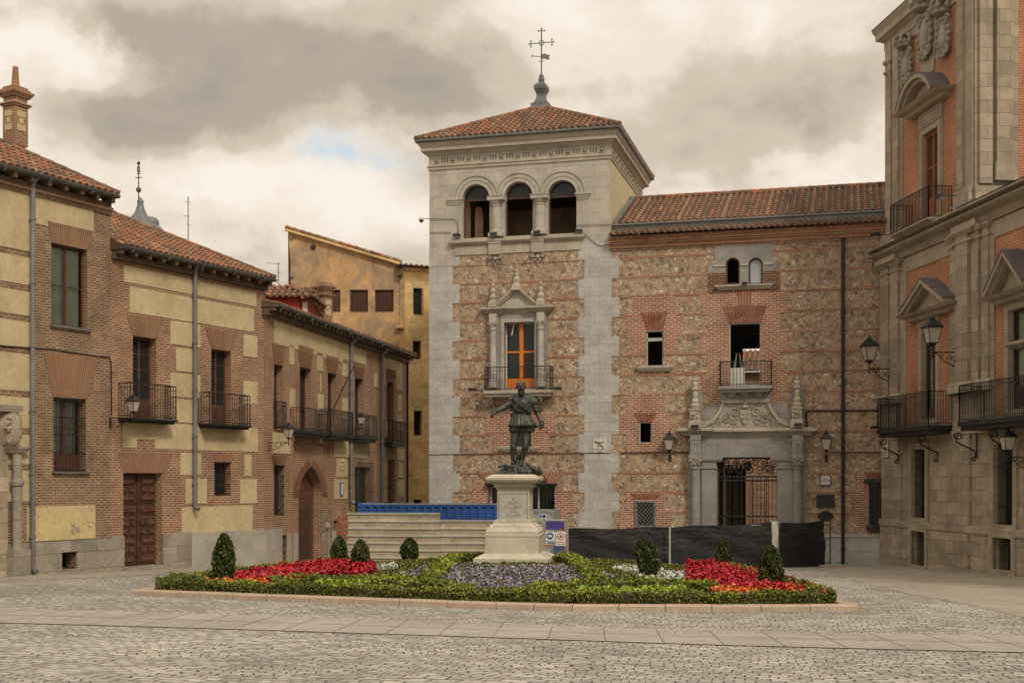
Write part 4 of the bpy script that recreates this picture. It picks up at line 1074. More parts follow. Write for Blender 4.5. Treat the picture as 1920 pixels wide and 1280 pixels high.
for h, zz in zip(loggia, spz):
    g = MB(); r = (h[1]-h[0])/2; c = (h[0]+h[1])/2
    g.face([P(c-(r)*math.cos(PI*k/16), -.30, zz+r*math.sin(PI*k/16)) for k in range(17)], M_glass)
    fr = MB(); fbox(fr, FT, h[0], h[1], -.33, -.25, zz-.05, zz+.02, M_maroon); fbox(fr, FT, h[0], h[0]+.06, -.33, -.25, h[2], zz-.05, M_maroon); fbox(fr, FT, h[1]-.06, h[1], -.33, -.25, h[2], zz-.05, M_maroon)
    for k in range(16):
        a0, a1 = PI*k/16, PI*(k+1)/16
        fr.face([P(c-r*math.cos(a0), -.27, zz+r*math.sin(a0)), P(c-r*math.cos(a1), -.27, zz+r*math.sin(a1)), P(c-(r-.07)*math.cos(a1), -.27, zz+(r-.07)*math.sin(a1)), P(c-(r-.07)*math.cos(a0), -.27, zz+(r-.07)*math.sin(a0))], M_maroon)
    o = fr.build('window', T); g.build('pane', o)
# ledge
ld = MB(); la, lb = FT.S(852), FT.S(1088)
mould(ld, FT, la, lb, [(.05, ZLED-.30), (.05, ZLED-.24), (.12, ZLED-.20), (.20, ZLED-.12), (.22, ZLED-.10), (.22, ZLED-.0), (.0, ZLED+.02)], M_granC)
fbox(ld, FT, FT.S(853), FT.S(1090), 0, .06, ZLED-.62, ZLED-.27, M_granC)
for px in (929, 1009):
    s = FT.S(px); fbox(ld, FT, s-.27, s+.27, 0, .16, ZLED-.66, ZLED-.14, M_granC); fbox(ld, FT, s-.30, s+.30, 0, .19, ZLED-.20, ZLED-.1, M_granC)
    zz = ZLED-.86
    for k, (dx, dz, r) in enumerate(((-.22, .05, .10), (.22, .05, .10), (0, .02, .12), (-.1, -.12, .07), (.1, -.12, .07), (0, -.24, .07), (0, -.34, .045))):
        ld.ball(P(s+dx, .03, zz+dz), r, M_carved, 5)
    scroll(ld, P(s-.24, .12, zz+.06), FT.u.to_3d()*-1, (0, 0, 1), .11, M_carved, rad=.03); scroll(ld, P(s+.24, .12, zz+.06), FT.u.to_3d(), (0, 0, 1), .11, M_carved, rad=.03)
ld.build('loggia_ledge', T)
# entablature and cornice running round the tower
cn = MB()
za = FT.Z(966, 305.5)
def ring(z0, z1, o0, o1, m, mb_=None):
    mb_ = mb_ or cn
    a = [(X0-o0, o0), (X1+o0, o0), (X1+o0, -DT-o0), (X0-o0, -DT-o0)]; b = [(X0-o1, o1), (X1+o1, o1), (X1+o1, -DT-o1), (X0-o1, -DT-o1)]
    for i in range(4):
        j = (i+1) % 4; L = math.hypot(a[j][0]-a[i][0], a[j][1]-a[i][1])
        mb_.face([P(*a[i], z0), P(*a[j], z0), P(*b[j], z1), P(*b[i], z1)], m, [(0,z0+o0),(L,z0+o0),(L,z1+o1),(0,z1+o1)])
zc0 = za; zc1 = FT.Z(966, 283)
prof = [(0, za-.10), (.05, za-.08), (.05, za+.02), (.09, za+.05), (.09, za+.10), (.015, za+.11), (.015, zc1), (.05, zc1+.02), (.12, zc1+.10), (.17, zc1+.16), (.18, zc1+.17), (.30, zc1+.18), (.30, zc1+.34), (.33, zc1+.35), (.37, zc1+.44), (.41, zc1+.50), (.41, zc1+.56), (.0, zc1+.57)]
for (o0, z0), (o1, z1) in zip(prof, prof[1:]): ring(z0, z1, o0, o1, M_granC)
# frieze ornaments: rosettes and triple flutes
n = 11
zf = (za+.11+zc1)/2
def frz(Fr, s0, s1, d, n):
    for k in range(n):
        s = s0+.35+(s1-s0-.7)*k/(n-1)
        fbox(cn, Fr, s-.11, s+.11, d, d+.03, zf-.11, zf+.11, M_granC); fbox(cn, Fr, s-.085, s+.085, d+.03, d+.034, zf-.085, zf+.085, M_slate)
        cn.ball(Fr.p(s, d+.035, zf), .055, M_granC, 4)
        if k < n-1:
            for j in (-1, 0, 1):
                q = s+(s1-s0-.7)/(n-1)/2+j*.12; fbox(cn, Fr, q-.03, q+.03, d, d+.006, zf-.10, zf+.10, M_slate)
frz(FT, X0, X1, .016, 11)
SD = F(0, 0, 0); SD.O = FT.O+FT.u*(X1); SD.u = -FT.n; SD.n = FT.u
frz(SD, 0, DT, .016, 12)
cn.build('cornice', T)
ZR = zc1+.58; OV = .46
gt = MB()
for i, (q0, q1) in enumerate((((X0-OV, OV), (X1+OV, OV)), ((X1+OV, OV), (X1+OV, -DT-OV)), ((X1+OV, -DT-OV), (X0-OV, -DT-OV)), ((X0-OV, -DT-OV), (X0-OV, OV)))):
    gt.tube([P(*q0, ZR+.02), P(*q1, ZR+.02)], .075, M_gutter, 8)
rf = MB()
RO = OV+.02; hw = (X1-X0)/2+RO; hd = DT/2+RO; ZA = ZR+2.55; ZR2 = ZR+.06
cx_, cd_ = (X0+X1)/2, -DT/2
for (a, b) in (((X0-RO, RO), (X1+RO, RO)), ((X1+RO, RO), (X1+RO, -DT-RO)), ((X1+RO, -DT-RO), (X0-RO, -DT-RO)), ((X0-RO, -DT-RO), (X0-RO, RO))):
    A_, B2 = P(*a, ZR2), P(*b, ZR2); ap = P(cx_, cd_, ZA); U_ = (B2-A_); W_ = U_.length; U_.normalize(); mid = (A_+B2)/2; V_ = ap-mid; Lv = V_.length
    tiles(rf, A_, U_, V_, W_, lambda u, W_=W_, Lv=Lv: (0, max(0, Lv*(1-abs(u-W_/2)/(W_/2)))), cw=.262, rl=.42)
    ridge(rf, A_+Vector((0, 0, .06)), ap, .125)
ro = rf.build('roof', T); gt.build('gutter', ro)
# lead finial, rod, cross and vane
fn = MB(); AP = P(cx_, cd_, ZA); Mx = Matrix.Translation((AP.x, AP.y, ZA-.42)) @ Matrix.Rotation(math.atan2(FT.u.y, FT.u.x), 4, 'Z')
fn.lathe([(.62, 0), (.50, .2), (.42, .38), (.42, .50), (.34, .52), (.26, .62), (.20, .80), (.19, .95), (.26, 1.10), (.26, 1.14), (.30, 1.18), (.30, 1.34), (.24, 1.40), (.20, 1.46), (.12, 1.5), (.11, 1.62)], M_lead, 4, M=Mx, sq=True)
fn.lathe([(.14, 1.60), (.15, 1.68), (.10, 1.74), (.12, 1.82), (.07, 1.9), (.03, 1.95)], M_lead, 10, M=Mx)
fno = fn.build('finial', T)
cr = MB(); z0 = ZA+1.5; top = ZA+3.95
Yf = AP.y; top = EYE+(HZ-55)/FPX*Yf; zx = EYE+(HZ-81)/FPX*Yf; zv = EYE+(HZ-108)/FPX*Yf
def q3(s, z): return (AP.x+FT.u.x*s, AP.y+FT.u.y*s, z)
cr.tube([q3(0, z0-.1), q3(0, top)], .026, M_iron, 6)
cr.tube([q3(-.56, zx), q3(.56, zx)], .020, M_iron, 6)
n = 12; cr.tube([q3(.12*math.cos(2*PI*k/n), zx+.12*math.sin(2*PI*k/n)) for k in range(n+1)], .018, M_iron, 5)
for (s, z, a) in ((-.5, zx, 0), (.5, zx, 0), (0, top-.08, 1)):
    if a == 0: cr.tube([q3(s, z-.12), q3(s, z+.12)], .016, M_iron, 5)
    else: cr.tube([q3(-.12, z), q3(.12, z)], .016, M_iron, 5)
for s, z in ((-.58, zx), (.58, zx), (0, top+.02), (-.5, zx+.13), (-.5, zx-.13), (.5, zx+.13), (.5, zx-.13), (-.14, top-.08), (.14, top-.08)): cr.ball(q3(s, z), .04, M_iron, 4)
cr.tube([q3(-.14, z0+.6), q3(.14, z0+.6)], .014, M_iron, 5)
cro = cr.build('cross', fno)
va = MB(); va.tube([q3(-.42, zv+.10), q3(.02, zv+.02)], .016, M_iron, 5); va.ball(q3(-.44, zv+.10), .04, M_iron, 4)
fl = [(0, .14), (.16, .16), (.30, .09), (.42, .06), (.34, -.02), (.42, -.12), (.28, -.13), (.14, -.07), (0, -.08)]
for dd in (-.012, .012): va.face([tuple(Vector(q3(s, zv+z))+Vector((FT.n.x*dd, FT.n.y*dd, 0))) for s, z in fl], M_lead)
va.build('weather_vane', fno)
# --- balcony window of the tower: aedicule
ae = MB(); zA, zBt = o_balc[2], o_balc[3]
sL, sR = FT.S(922), FT.S(1021); fL, fR = FT.S(933), FT.S(1012)
patch(ae, FT, (fL-.05, fR+.05, zA, FT.Z(975, 588)), M_portal, .05, [o_balc])
frame_rect(ae, FT, (o_balc[0]-.14, o_balc[1]+.14, o_balc[2]-.2, o_balc[3]+.14), .05, .085, .14, M_granL)
zCap = FT.Z(975, 588)
for s in (FT.S(927), FT.S(1016)):
    fbox(ae, FT, s-.24, s+.24, 0, .09, zA, zCap, M_portal)
    ae.lathe([(.20, zA+.02), (.20, zA+.22), (.17, zA+.26), (.19, zA+.32), (.14, zA+.38), (.145, zA+.9), (.125, zCap-.72), (.16, zCap-.70), (.16, zCap-.66), (.12, zCap-.64), (.16, zCap-.50), (.19, zCap-.40), (.19, zCap-.36)], M_granL, 14, M=FT.M(s, .20, 0))
    scroll(ae, P(s-.13, .36, zCap-.44), FT.u.to_3d()*-1, (0, 0, 1), .07, M_carved, rad=.022); scroll(ae, P(s+.13, .36, zCap-.44), FT.u.to_3d(), (0, 0, 1), .07, M_carved, rad=.022)
    fbox(ae, FT, s-.16, s+.16, .05, .30, zCap-.36, zCap, M_granL)
    mould(ae, FT, s-.24, s+.24, [(.10, zCap), (.14, zCap+.04), (.20, zCap+.08), (.30, zCap+.18), (.36, zCap+.20), (.36, zCap+.27), (.2, zCap+.30)], M_granC)
    # obelisk finial
    z = zCap+.29; Mx = FT.M(s, .20, z)
    ae.lathe([(.17, 0), (.17, .20), (.14, .24), (.12, .30)], M_granC, 4, M=Mx, sq=True); ae.lathe([(.12, .28), (.16, .40), (.16, .46), (.08, .54), (.075, .60), (.11, .68), (.10, .74), (.05, .80), (.06, .88), (.09, .92), (.05, .98), (.01, 1.04)], M_granC, 12, M=Mx)
mould(ae, FT, FT.S(927)+.1, FT.S(1016)-.1, [(.06, zCap), (.10, zCap+.05), (.14, zCap+.10), (.20, zCap+.18), (.25, zCap+.20), (.25, zCap+.27), (.1, zCap+.30)], M_granC, False)
zp = zCap+.29; pa, pb = FT.S(933), FT.S(1008); pc = (pa+pb)/2; zt = FT.Z(969, 541)
prism(ae, FT, [(pa, zp), (pb, zp), (pc, zt)], 0, .07, M_granL)
for (a, b) in (((pa-.05, zp), (pc, zt+.02)), ((pb+.05, zp), (pc, zt+.02))):
    for (o_, w_, d_) in ((0, .10, .26), (-.10, .10, .18)):
        prism(ae, FT, [(a[0], a[1]+o_), (b[0], b[1]+o_), (b[0], b[1]+o_+w_), (a[0], a[1]+o_+w_)], 0, d_, M_granC)
ae.lathe([(.20, zt-.1), (.17, zt+.12), (.13, zt+.16), (.12, zt+.25)], M_granC, 4, M=FT.M(pc, .14, 0), sq=True); ae.lathe([(.13, zt+.22), (.16, zt+.36), (.15, zt+.42), (.08, zt+.50), (.10, zt+.60), (.05, zt+.66), (.08, zt+.72), (.01, zt+.82)], M_granC, 12, M=FT.M(pc, .14, 0))
ae.build('stone_window_surround', T)
w = MB(); a, b, c, e = o_balc; frame_rect(w, FT, (a, b, c, e), -.30, -.24, .045, M_white)
xc = (a+b)/2+.02; fbox(w, FT, xc-.085, xc+.085, -.30, -.21, c, e, M_oran); zt_ = c+(e-c)*.555; fbox(w, FT, a+.04, b-.04, -.295, -.225, zt_-.04, zt_+.04, M_oran)
fbox(w, FT, a+.04, b-.04, -.298, -.235, c, c+.42, M_oran)
for k in range(6): fbox(w, FT, a+.1+k*.215, a+.24+k*.215, -.235, -.222, c+.06, c+.36, M_oran)
wo = w.build('window', T, label='tall balcony window with bright orange timber cross')
g = MB(); fbox(g, FT, a+.04, b-.04, -.285, -.275, c+.42, e-.04, M_glass); g.build('pane', wo)
st = MB(); st.tube([P(xc-.32, -.2, e-.05), P(xc-.42, -.16, e-.55)], .05, M_hoard, 6); st.build('loose_panel', wo)
s0, s1 = FT.S(909.5, .55), FT.S(1031.5, .55); zb_ = FT.Z(970, 731, .6); zh = FT.Z(970, 687, .6)
bl = balcony(T, FT, s0, s1, zb_, zh, .60, M_granC, .26, .13, brackets=[FT.S(925), FT.S(1017)], posts=True, rb=.013)
# lower small window, sill, ground window
window(T, FT, o_low, -.28, M_woodd, 1, 1)
sl = MB(); mould(sl, FT, FT.S(944), FT.S(1006), [(.03, FT.Z(975, 848)), (.10, FT.Z(975, 845)), (.16, FT.Z(975, 840)), (.16, FT.Z(975, 838)), (0, FT.Z(975, 837.5))], M_granC); sl.build('window_sill', T)
w = window(T, FT, o_grd, -.30, M_white, 4, 1); gr = grille(T, FT, (o_grd[0], o_grd[1], o_grd[2], o_grd[3]), .05, .16, 3)
ic = MB(); fbox(ic, FT, FT.S(914)-.06, FT.S(1042)+.06, 0, .22, o_grd[3]+.02, o_grd[3]+.10, M_iron); fbox(ic, FT, FT.S(914), FT.S(1042), 0, .16, o_grd[3]-.03, o_grd[3]+.02, M_iron)
for px in (1021, 935):
    s = FT.S(px); scroll(ic, P(s-.09, .1, o_grd[3]+.22), FT.u.to_3d(), (0, 0, 1), .10, M_iron, rad=.018); scroll(ic, P(s+.09, .1, o_grd[3]+.22), FT.u.to_3d()*-1, (0, 0, 1), .10, M_iron, rad=.018); ic.tube([P(s, .1, o_grd[3]+.1), P(s, .1, o_grd[3]+.45)], .02, M_iron, 5)
ic.build('iron_canopy', T)
# dark cable
cb = MB()
def cable(pts, r=.012, d=.04, Fr=FT): cb.tube([Fr.p(Fr.S(x), d, Fr.Z(x, y)) for x, y in pts], r, M_black, 5)
for c_ in ([(806, 852), (900, 850.5), (1090, 849), (1145, 849)], [(806, 411), (850, 411), (858, 417), (860, 440)], [(1094, 437), (1120, 460), (1128, 461), (1145, 458)], [(806, 437), (846, 436)], [(1081, 423), (1145, 422)]): cb = MB(); cable(c_); cb.build('cable', T)
# ------------------------------------------------------------------ WING
ZWT = FT.Z(1397, 458)
W1 = FT.R(1212, 1244, 620, 687); W2 = FT.R(1198, 1222, 791, 831); W3 = FT.R(1194, 1227, 941, 985); D2 = FT.R(1367, 1427, 605, 723)
A1 = (*FT.R(1361, 1387, 483, 533), 1); A2 = (*FT.R(1403.5, 1430, 483, 533), 1); PO = FT.R(1344, 1457, 857, 1075); RW = FT.R(1630, 1668, 905, 985)
HW = [W1, W2, W3, D2, A1, A2, PO, RW]
mb = MB()
wall(mb, FT, X1, XW, ZB, ZWT, [W1, W2, W3, A1, A2, RW], M_rubble, M_brickT, .35, M_darkroom, 1.5) if False else None
wall(mb, FT, X1, XW, ZB, ZWT, HW, M_rubble, M_granL, .38, None)
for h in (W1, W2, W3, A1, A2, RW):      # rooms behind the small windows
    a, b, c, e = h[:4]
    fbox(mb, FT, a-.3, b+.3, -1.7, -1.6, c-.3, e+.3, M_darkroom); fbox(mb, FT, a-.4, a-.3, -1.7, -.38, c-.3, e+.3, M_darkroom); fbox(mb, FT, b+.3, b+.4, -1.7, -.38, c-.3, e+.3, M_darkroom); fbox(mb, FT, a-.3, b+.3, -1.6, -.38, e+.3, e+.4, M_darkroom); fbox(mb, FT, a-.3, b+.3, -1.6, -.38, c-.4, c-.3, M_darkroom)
portalblk = FT.R(1283, 1519, 752, 1075)
bands(FT, rc, XW, range(-4, 11), HW+[FT.R(1296, 1510, 757, 1075), FT.R(1340, 1449, 450, 493)])
# brick surrounds
def sur(lst, holes=HW, pr=.018):
    for r in lst: patch(mb, FT, FT.R(*r), M_brickT, pr, holes)
ky = lambda k: zk(k)
def surk(xa, xb, k0, k1=None):
    k1 = k0+1 if k1 is None else k1
    patch(mb, FT, (FT.S(xa), FT.S(xb), zk(k0), zk(k1)), M_brickT, .018, HW)
surk(1186, 1268, 7); surk(1174, 1281, 6); surk(1186, 1268, 5)
surk(1327, 1463, 8); 
patch(mb, FT, (FT.S(1327), FT.S(1463), zk(8), FT.Z(1395, 508)), M_brickT, .018, HW)
surk(1315, 1476, 8) if False else None
patch(mb, FT, (FT.S(1315), FT.S(1477), zk(7), zk(8)), M_brickT, .018, HW); surk(1327, 1463, 6); surk(1315, 1477, 5); surk(1327, 1463, 4)
patch(mb, FT, (FT.S(1315), FT.S(1477), zk(3), zk(4)), M_brickT, .018, HW); patch(mb, FT, (FT.S(1329), FT.S(1466), zk(2), zk(3)), M_brickT, .018, HW)
surk(1175, 1244, 2); patch(mb, FT, (FT.S(1163), FT.S(1258), zk(1), zk(2)), M_brickT, .018, HW); patch(mb, FT, (FT.S(1175), FT.S(1244), zk(0), zk(1)), M_brickT, .018, HW)
patch(mb, FT, (FT.S(1174), FT.S(1246), zk(-3), zk(-2)), M_brickT, .018, HW); patch(mb, FT, (FT.S(1163), FT.S(1259), zk(-5), zk(-3)), M_brickT, .018, HW)
patch(mb, FT, (FT.S(1608), FT.S(1690), zk(-2), zk(-1)), M_brickT, .018, HW); patch(mb, FT, (FT.S(1596), FT.S(1690), zk(-3), zk(-2)), M_brickT, .018, HW); patch(mb, FT, (FT.S(1608), FT.S(1690), zk(-4), zk(-3)), M_brickT, .018, HW)
for k in (8, 6, 4): patch(mb, FT, (FT.S(1648), FT.S(1690), zk(k-1), zk(k)), M_brickT, .018, HW)
def pfan(x0, x1, y, x2, x3, y2, w=.145, d=.03):
    xm = (x0+x1)/2; fan(mb, FT, (FT.S(x0), FT.S(x1), FT.Z(xm, y)), (FT.S(x2), FT.S(x3), FT.Z(xm, y2)), M_fan, M_mortar, d, w)
pfan(1201, 1253, 586, 1212, 1244, 618); pfan(1188, 1232, 773, 1197, 1223, 790); pfan(1180, 1240, 925, 1190, 1231, 936); pfan(1353, 1439, 573, 1366, 1428, 604); pfan(1381, 1410, 546, 1384, 1409, 573, d=.034); pfan(1618, 1680, 885, 1630, 1670, 903)
# granite blocks round the twin window
patch(mb, FT, FT.R(1340, 1449, 459, 493), M_portal, .035, HW); patch(mb, FT, FT.R(1327, 1462, 493, 509), M_portal, .035, HW); patch(mb, FT, FT.R(1361, 1430, 509, 533), M_portal, .035, HW)
# arch corners of the twin window in granite (cover the rubble spandrels)
for h in (A1, A2):
    a, b, c, e, _ = h; r = (b-a)/2; zc_ = e-r
    for sgn in (-1, 1):
        m_ = (a+b)/2
        pts = [(m_+sgn*r*math.cos(t*PI/2/8), zc_+r*math.sin(t*PI/2/8)) for t in range(9)]+[(m_, e+.01), (m_+sgn*r, e+.01)]
        prism(mb, FT, pts, 0, .036, M_portal)
# plinth
patch(mb, FT, (FT.S(1163), XW, ZB, zk(-4)-.02), M_granite, .06, [PO]); fbox(mb, FT, FT.S(1519), XW, 0, .10, zk(-4)-.12, zk(-4)+.02, M_granL)
patch(mb, FT, (FT.S(1286), FT.S(1296), FT.Z(1290, 760), FT.Z(1290, 1060)) if False else (FT.S(1291), FT.S(1300), ZB, FT.Z(1290, 860)), M_portal, .04, [PO])
mb.build('wing_wall', T)
# brick corbel cornice + roofs
cb2 = MB(); zE = FT.Z(1397, 433, .3)
for i, (o, z0, z1) in enumerate(((.06, ZWT-.02, ZWT+.07), (.13, ZWT+.07, ZWT+.22), (.19, ZWT+.22, ZWT+.29), (.27, ZWT+.29, ZWT+.45), (.34, ZWT+.45, ZWT+.52))):
    fbox(cb2, FT, X1+.002, XW, -.3, o, z0, z1, M_corbel if i % 2 else M_brickT)
cb2.build('brick_cornice', T)
rf = MB(); u3 = FT.u.to_3d()
ze = ZWT+.56
def rp(d, z, s=X1+.01): return P(s, d, z)
V_ = rp(-.35, ze+.30)-rp(.50, ze); tiles(rf, rp(.50, ze), u3, V_, XW-X1, lambda u: (0, V_.length), cw=.262, rl=.42)
zg = ze+.30+.30
V2 = rp(-5.0, zg+2.05)-rp(-.42, zg); tiles(rf, rp(-.42, zg), u3, V2, XW-X1, lambda u: (0, V2.length), cw=.262, rl=.42, special=.90)
ridge(rf, rp(-5.0, zg+2.1), rp(-5.0, zg+2.1, XW), .13)
bk = rp(-10, zg); rf.face([rp(-5, zg+2.05), rp(-5, zg+2.05, XW), rp(-10, zg, XW), rp(-10, zg)], M_tile)
ro = rf.build('wing_roof', T)
zn = MB(); fbox(zn, FT, X1+.01, XW, -.40, -.34, ze+.24, zg+.02, M_zinc); fbox(zn, FT, X1+.01, XW, -.36, -.22, zg-.06, zg+.0, M_zinc)
zn.mesh([rp(-.30, zg, X1+.12), rp(-.30, zg, X1+.28), rp(-5.0, zg+2.07, X1+.28), rp(-5.0, zg+2.07, X1+.12), rp(-.30, zg+.16, X1+.12), rp(-.30, zg+.16, X1+.28), rp(-5.0, zg+2.23, X1+.28), rp(-5.0, zg+2.23, X1+.12)], [(4,5,6,7),(0,1,5,4),(1,2,6,5),(0,3,7,4)], M_zinc)
zn.build('gutter', ro)
# back wall of wing with openings (seen through the balcony door), courtyard
B2_ = F(0, 0, 0); B2_.O = FT.O-FT.n*9.5; B2_.u = FT.u; B2_.n = FT.n
mb = MB(); bd = (9.05, 10.05, 5.75, 8.05); bp = (PO[0]-.6, PO[1]+2.2, ZB, PO[3]+.1)
wall(mb, B2_, X1, XW, ZB, ze, [bd, bp], M_room, M_room, .4)
fbox(mb, FT, X1, XW, -9.5, -.4, D2[2]-.35, D2[2]-.05, M_darkroom); fbox(mb, FT, X1, XW, -9.5, -.4, D2[3]+.35, D2[3]+.55, M_room)
fbox(mb, FT, X1, X1+.1, -9.5, -.4, ZB, ze, M_room); fbox(mb, FT, D2[0]-1.4, D2[0]-1.3, -9.5, -.4, ZB, ze, M_room)
fbox(mb, FT, PO[1]+1.6, PO[1]+1.7, -9.5, -.4, ZB, ze, M_room)
for i in range(5): fbox(mb, FT, D2[0]-1.3, D2[1]+1.3, -1.8-i*1.6, -1.7-i*1.6, D2[3]+.26, D2[3]+.35, M_zinc)
mb.build('back_rooms', T)
FB = F(0, 0, 0); FB.O = FT.O-FT.n*19; FB.u = FT.u; FB.n = FT.n
cy = thing('courtyard_house', tuple(FB.p(9, 0, ZB)), 'brick courtyard wall and tiled roof seen through the open portal', 'building')
CWZ = 7.7
mb = MB(); wall(mb, FB, 3, 20, ZB-.5, CWZ, [(7.3, 8.5, ZB, 2.3), (10.2, 11.1, 0.2, 2.0), (13, 13.9, .2, 2.0)], M_brickL, M_brickL, .3, M_darkroom); mb.build('wall', cy)
rf = MB(); tiles(rf, FB.p(3, .4, CWZ), u3, FB.p(0, -3.5, 1.5)-FB.p(0, 0, 0), 17, lambda u: (0, 3.8), cw=.3); rf.build('roof', cy)
# clutter: timber props, ladder scaffold, heaps
def prop(s, d, z0, z1, w, m, label, name='timber_prop', cat='timber', grp='timber props inside the portal'):
    q = MB(); fbox(q, FT, s-w/2, s+w/2, d-.06, d+.06, z0, z1, m); q.build(name, None, label=label, cat=cat, group=grp, origin=tuple(FT.p(s, d, z0)))
g0 = gz(9, 52)
sP = lambda px: FT.S(px)
for i, (px, w, m, lb) in enumerate(((1366, .16, M_cream, 'pale timber prop nearest the left jamb inside the portal'), (1373, .10, M_wood, 'thin reddish timber prop just inside the portal'), (1381, .14, M_hoard, 'grey beige timber prop left of the middle of the portal'), (1389, .14, M_room, 'dull brown timber prop at the middle of the portal'))):
    prop(FT.S(px, -8.6-i*.3), -8.6-i*.3, g0-.1, PO[3]-.2, w, m, lb)
sc_ = thing('scaffold_tower', tuple(FT.p(FT.S(1420, -10.3), -10.3, g0)), 'grey steel scaffold ladder inside the open portal', 'scaffold')
q = MB()
for px in (1410, 1437): q.tube([FT.p(FT.S(px, -10.3), -10.3, g0), FT.p(FT.S(px, -10.3), -10.3, g0+3.6)], .03, M_galv, 6)
for k in range(9): q.tube([FT.p(FT.S(1410, -10.3), -10.3, g0+.3+k*.38), FT.p(FT.S(1437, -10.3), -10.3, g0+.3+k*.38)], .022, M_galv, 6)
q.build('frame', sc_)
hp = MB(); hp.ball(tuple(FT.p(FT.S(1395, -5), -5, g0+.5)), .9, M_hoard, 6, sc_=(1.2, .8, .9)); hp.ball(tuple(FT.p(FT.S(1425, -5), -5, g0+.4)), .8, M_white, 6, sc_=(1.2, .8, .8)); o = hp.build('rubble_bag', None, label='pale heaped builders bags on the floor behind the portal', cat='bag', origin=tuple(FT.p(FT.S(1395, -5), -5, g0)))
# ladder + worktop in the balcony door room
st = thing('step_ladder', tuple(FT.p(FT.S(1381, -1.2), -1.2, D2[2]-.05)), 'white step ladder standing inside the open balcony door', 'ladder')
q = MB(); s = FT.S(1384, -1.2); zl = D2[2]-.05; hh = 1.5
q.tube([FT.p(s-.28, -1.1, zl), FT.p(s-.06, -1.2, zl+hh), FT.p(s+.06, -1.2, zl+hh), FT.p(s+.28, -1.1, zl)], .03, M_white, 6); q.tube([FT.p(s-.22, -1.6, zl), FT.p(s-.04, -1.25, zl+hh), FT.p(s+.22, -1.6, zl)], .02, M_galv, 6); q.build('frame', st)
q = MB(); fbox(q, FT, FT.S(1368, -.6), FT.S(1396, -.6), -.75, -.6, zl, zl+.85, M_white); q.build('plasterboard', None, label='white board leaning behind the balcony railing above the portal', cat='board', origin=tuple(FT.p(FT.S(1380, -.6), -.7, zl)))
# windows of the wing
def metalwin(r, trans=None):
    q = MB(); frame_rect(q, FT, r, -.12, -.04, .05, M_lgrey); 
    if trans: z = r[2]+(r[3]-r[2])*trans; fbox(q, FT, r[0], r[1], -.12, -.04, z-.07, z+.07, M_lgrey)
    o = q.build('window', T); return o
o = metalwin(W1, .76); metalwin(W2)
q = MB(); frame_rect(q, FT, D2, -.13, -.03, .05, M_lgrey); q.build('door_frame', T)
for h, op in ((A1, True), (A2, False)):
    q = MB(); a, b, c, e, _ = h; r = (b-a)/2; cxx = (a+b)/2; zc_ = e-r; n = 14
    pts_o = [(a, c)]+[(cxx-r*math.cos(PI*k/n), zc_+r*math.sin(PI*k/n)) for k in range(n+1)]+[(b, c)]
    t = .065; pts_i = [(a+t, c+t)]+[(cxx-(r-t)*math.cos(PI*k/n), zc_+(r-t)*math.sin(PI*k/n)) for k in range(n+1)]+[(b-t, c+t)]
    L = len(pts_o)
    for k in range(L):
        j = (k+1) % L
        q.face([P(pts_o[k][0], -.08, pts_o[k][1]), P(pts_o[j][0], -.08, pts_o[j][1]), P(pts_i[j][0], -.08, pts_i[j][1]), P(pts_i[k][0], -.08, pts_i[k][1])], M_maroon)
        q.face([P(pts_i[k][0], -.08, pts_i[k][1]), P(pts_i[j][0], -.08, pts_i[j][1]), P(pts_i[j][0], -.16, pts_i[j][1]), P(pts_i[k][0], -.16, pts_i[k][1])], M_maroon)
    o = q.build('window', T)
    if not op: g = MB(); g.face([P(s, -.12, z) for s, z in pts_i], M_glassb, pts_i); g.build('pane', o)
q = MB(); zz = FT.Z(1396, 534); mould(q, FT, FT.S(1350), FT.S(1442), [(.06, zz-.20), (.10, zz-.16), (.16, zz-.08), (.19, zz-.06), (.19, zz), (0, zz+.02)], M_granC); q.build('window_sill', T)
zz = (A1[3]-(A1[1]-A1[0])/2+A2[3]-(A1[1]-A1[0])/2)/2
for (a, b) in ((FT.S(1337), A1[0]), (A1[1], A2[0]), (A2[1], FT.S(1452))): q = MB(); mould(q, FT, a+.02, b-.02, [(.04, zz-.07), (.08, zz-.05), (.08, zz+.02), (.03, zz+.04)], M_granC, False); q.build('impost', T)
for r, x in ((W1, 1228), (W2, 1210)):
    if x == 1228: q = MB(); zz = r[2]; mould(q, FT, r[0]-.22, r[1]+.22, [(.05, zz-.22), (.10, zz-.18), (.17, zz-.06), (.17, zz-.0), (0, zz+.01)], M_granC); q.build('window_sill', T)
grille(T, FT, W3, .06, lattice=True, rb=.017, m=M_pipe)
window(T, FT, RW, -.25, M_woodd, 2, 2); grille(T, FT, RW, .10, .14, 3); q = MB(); fbox(q, FT, RW[0]-.22, XW, 0, .28, RW[3]+.0, RW[3]+.16, M_iron); fbox(q, FT, RW[0]-.12, XW, 0, .24, RW[2]-.2, RW[2]-.02, M_iron); q.build('iron_canopy', T)
balcony(T, FT, FT.S(1350, .5), FT.S(1446, .5), FT.Z(1398, 723, .6), FT.Z(1398, 677, .6), .60, M_portal, .24, .13, posts=True, rb=.013)
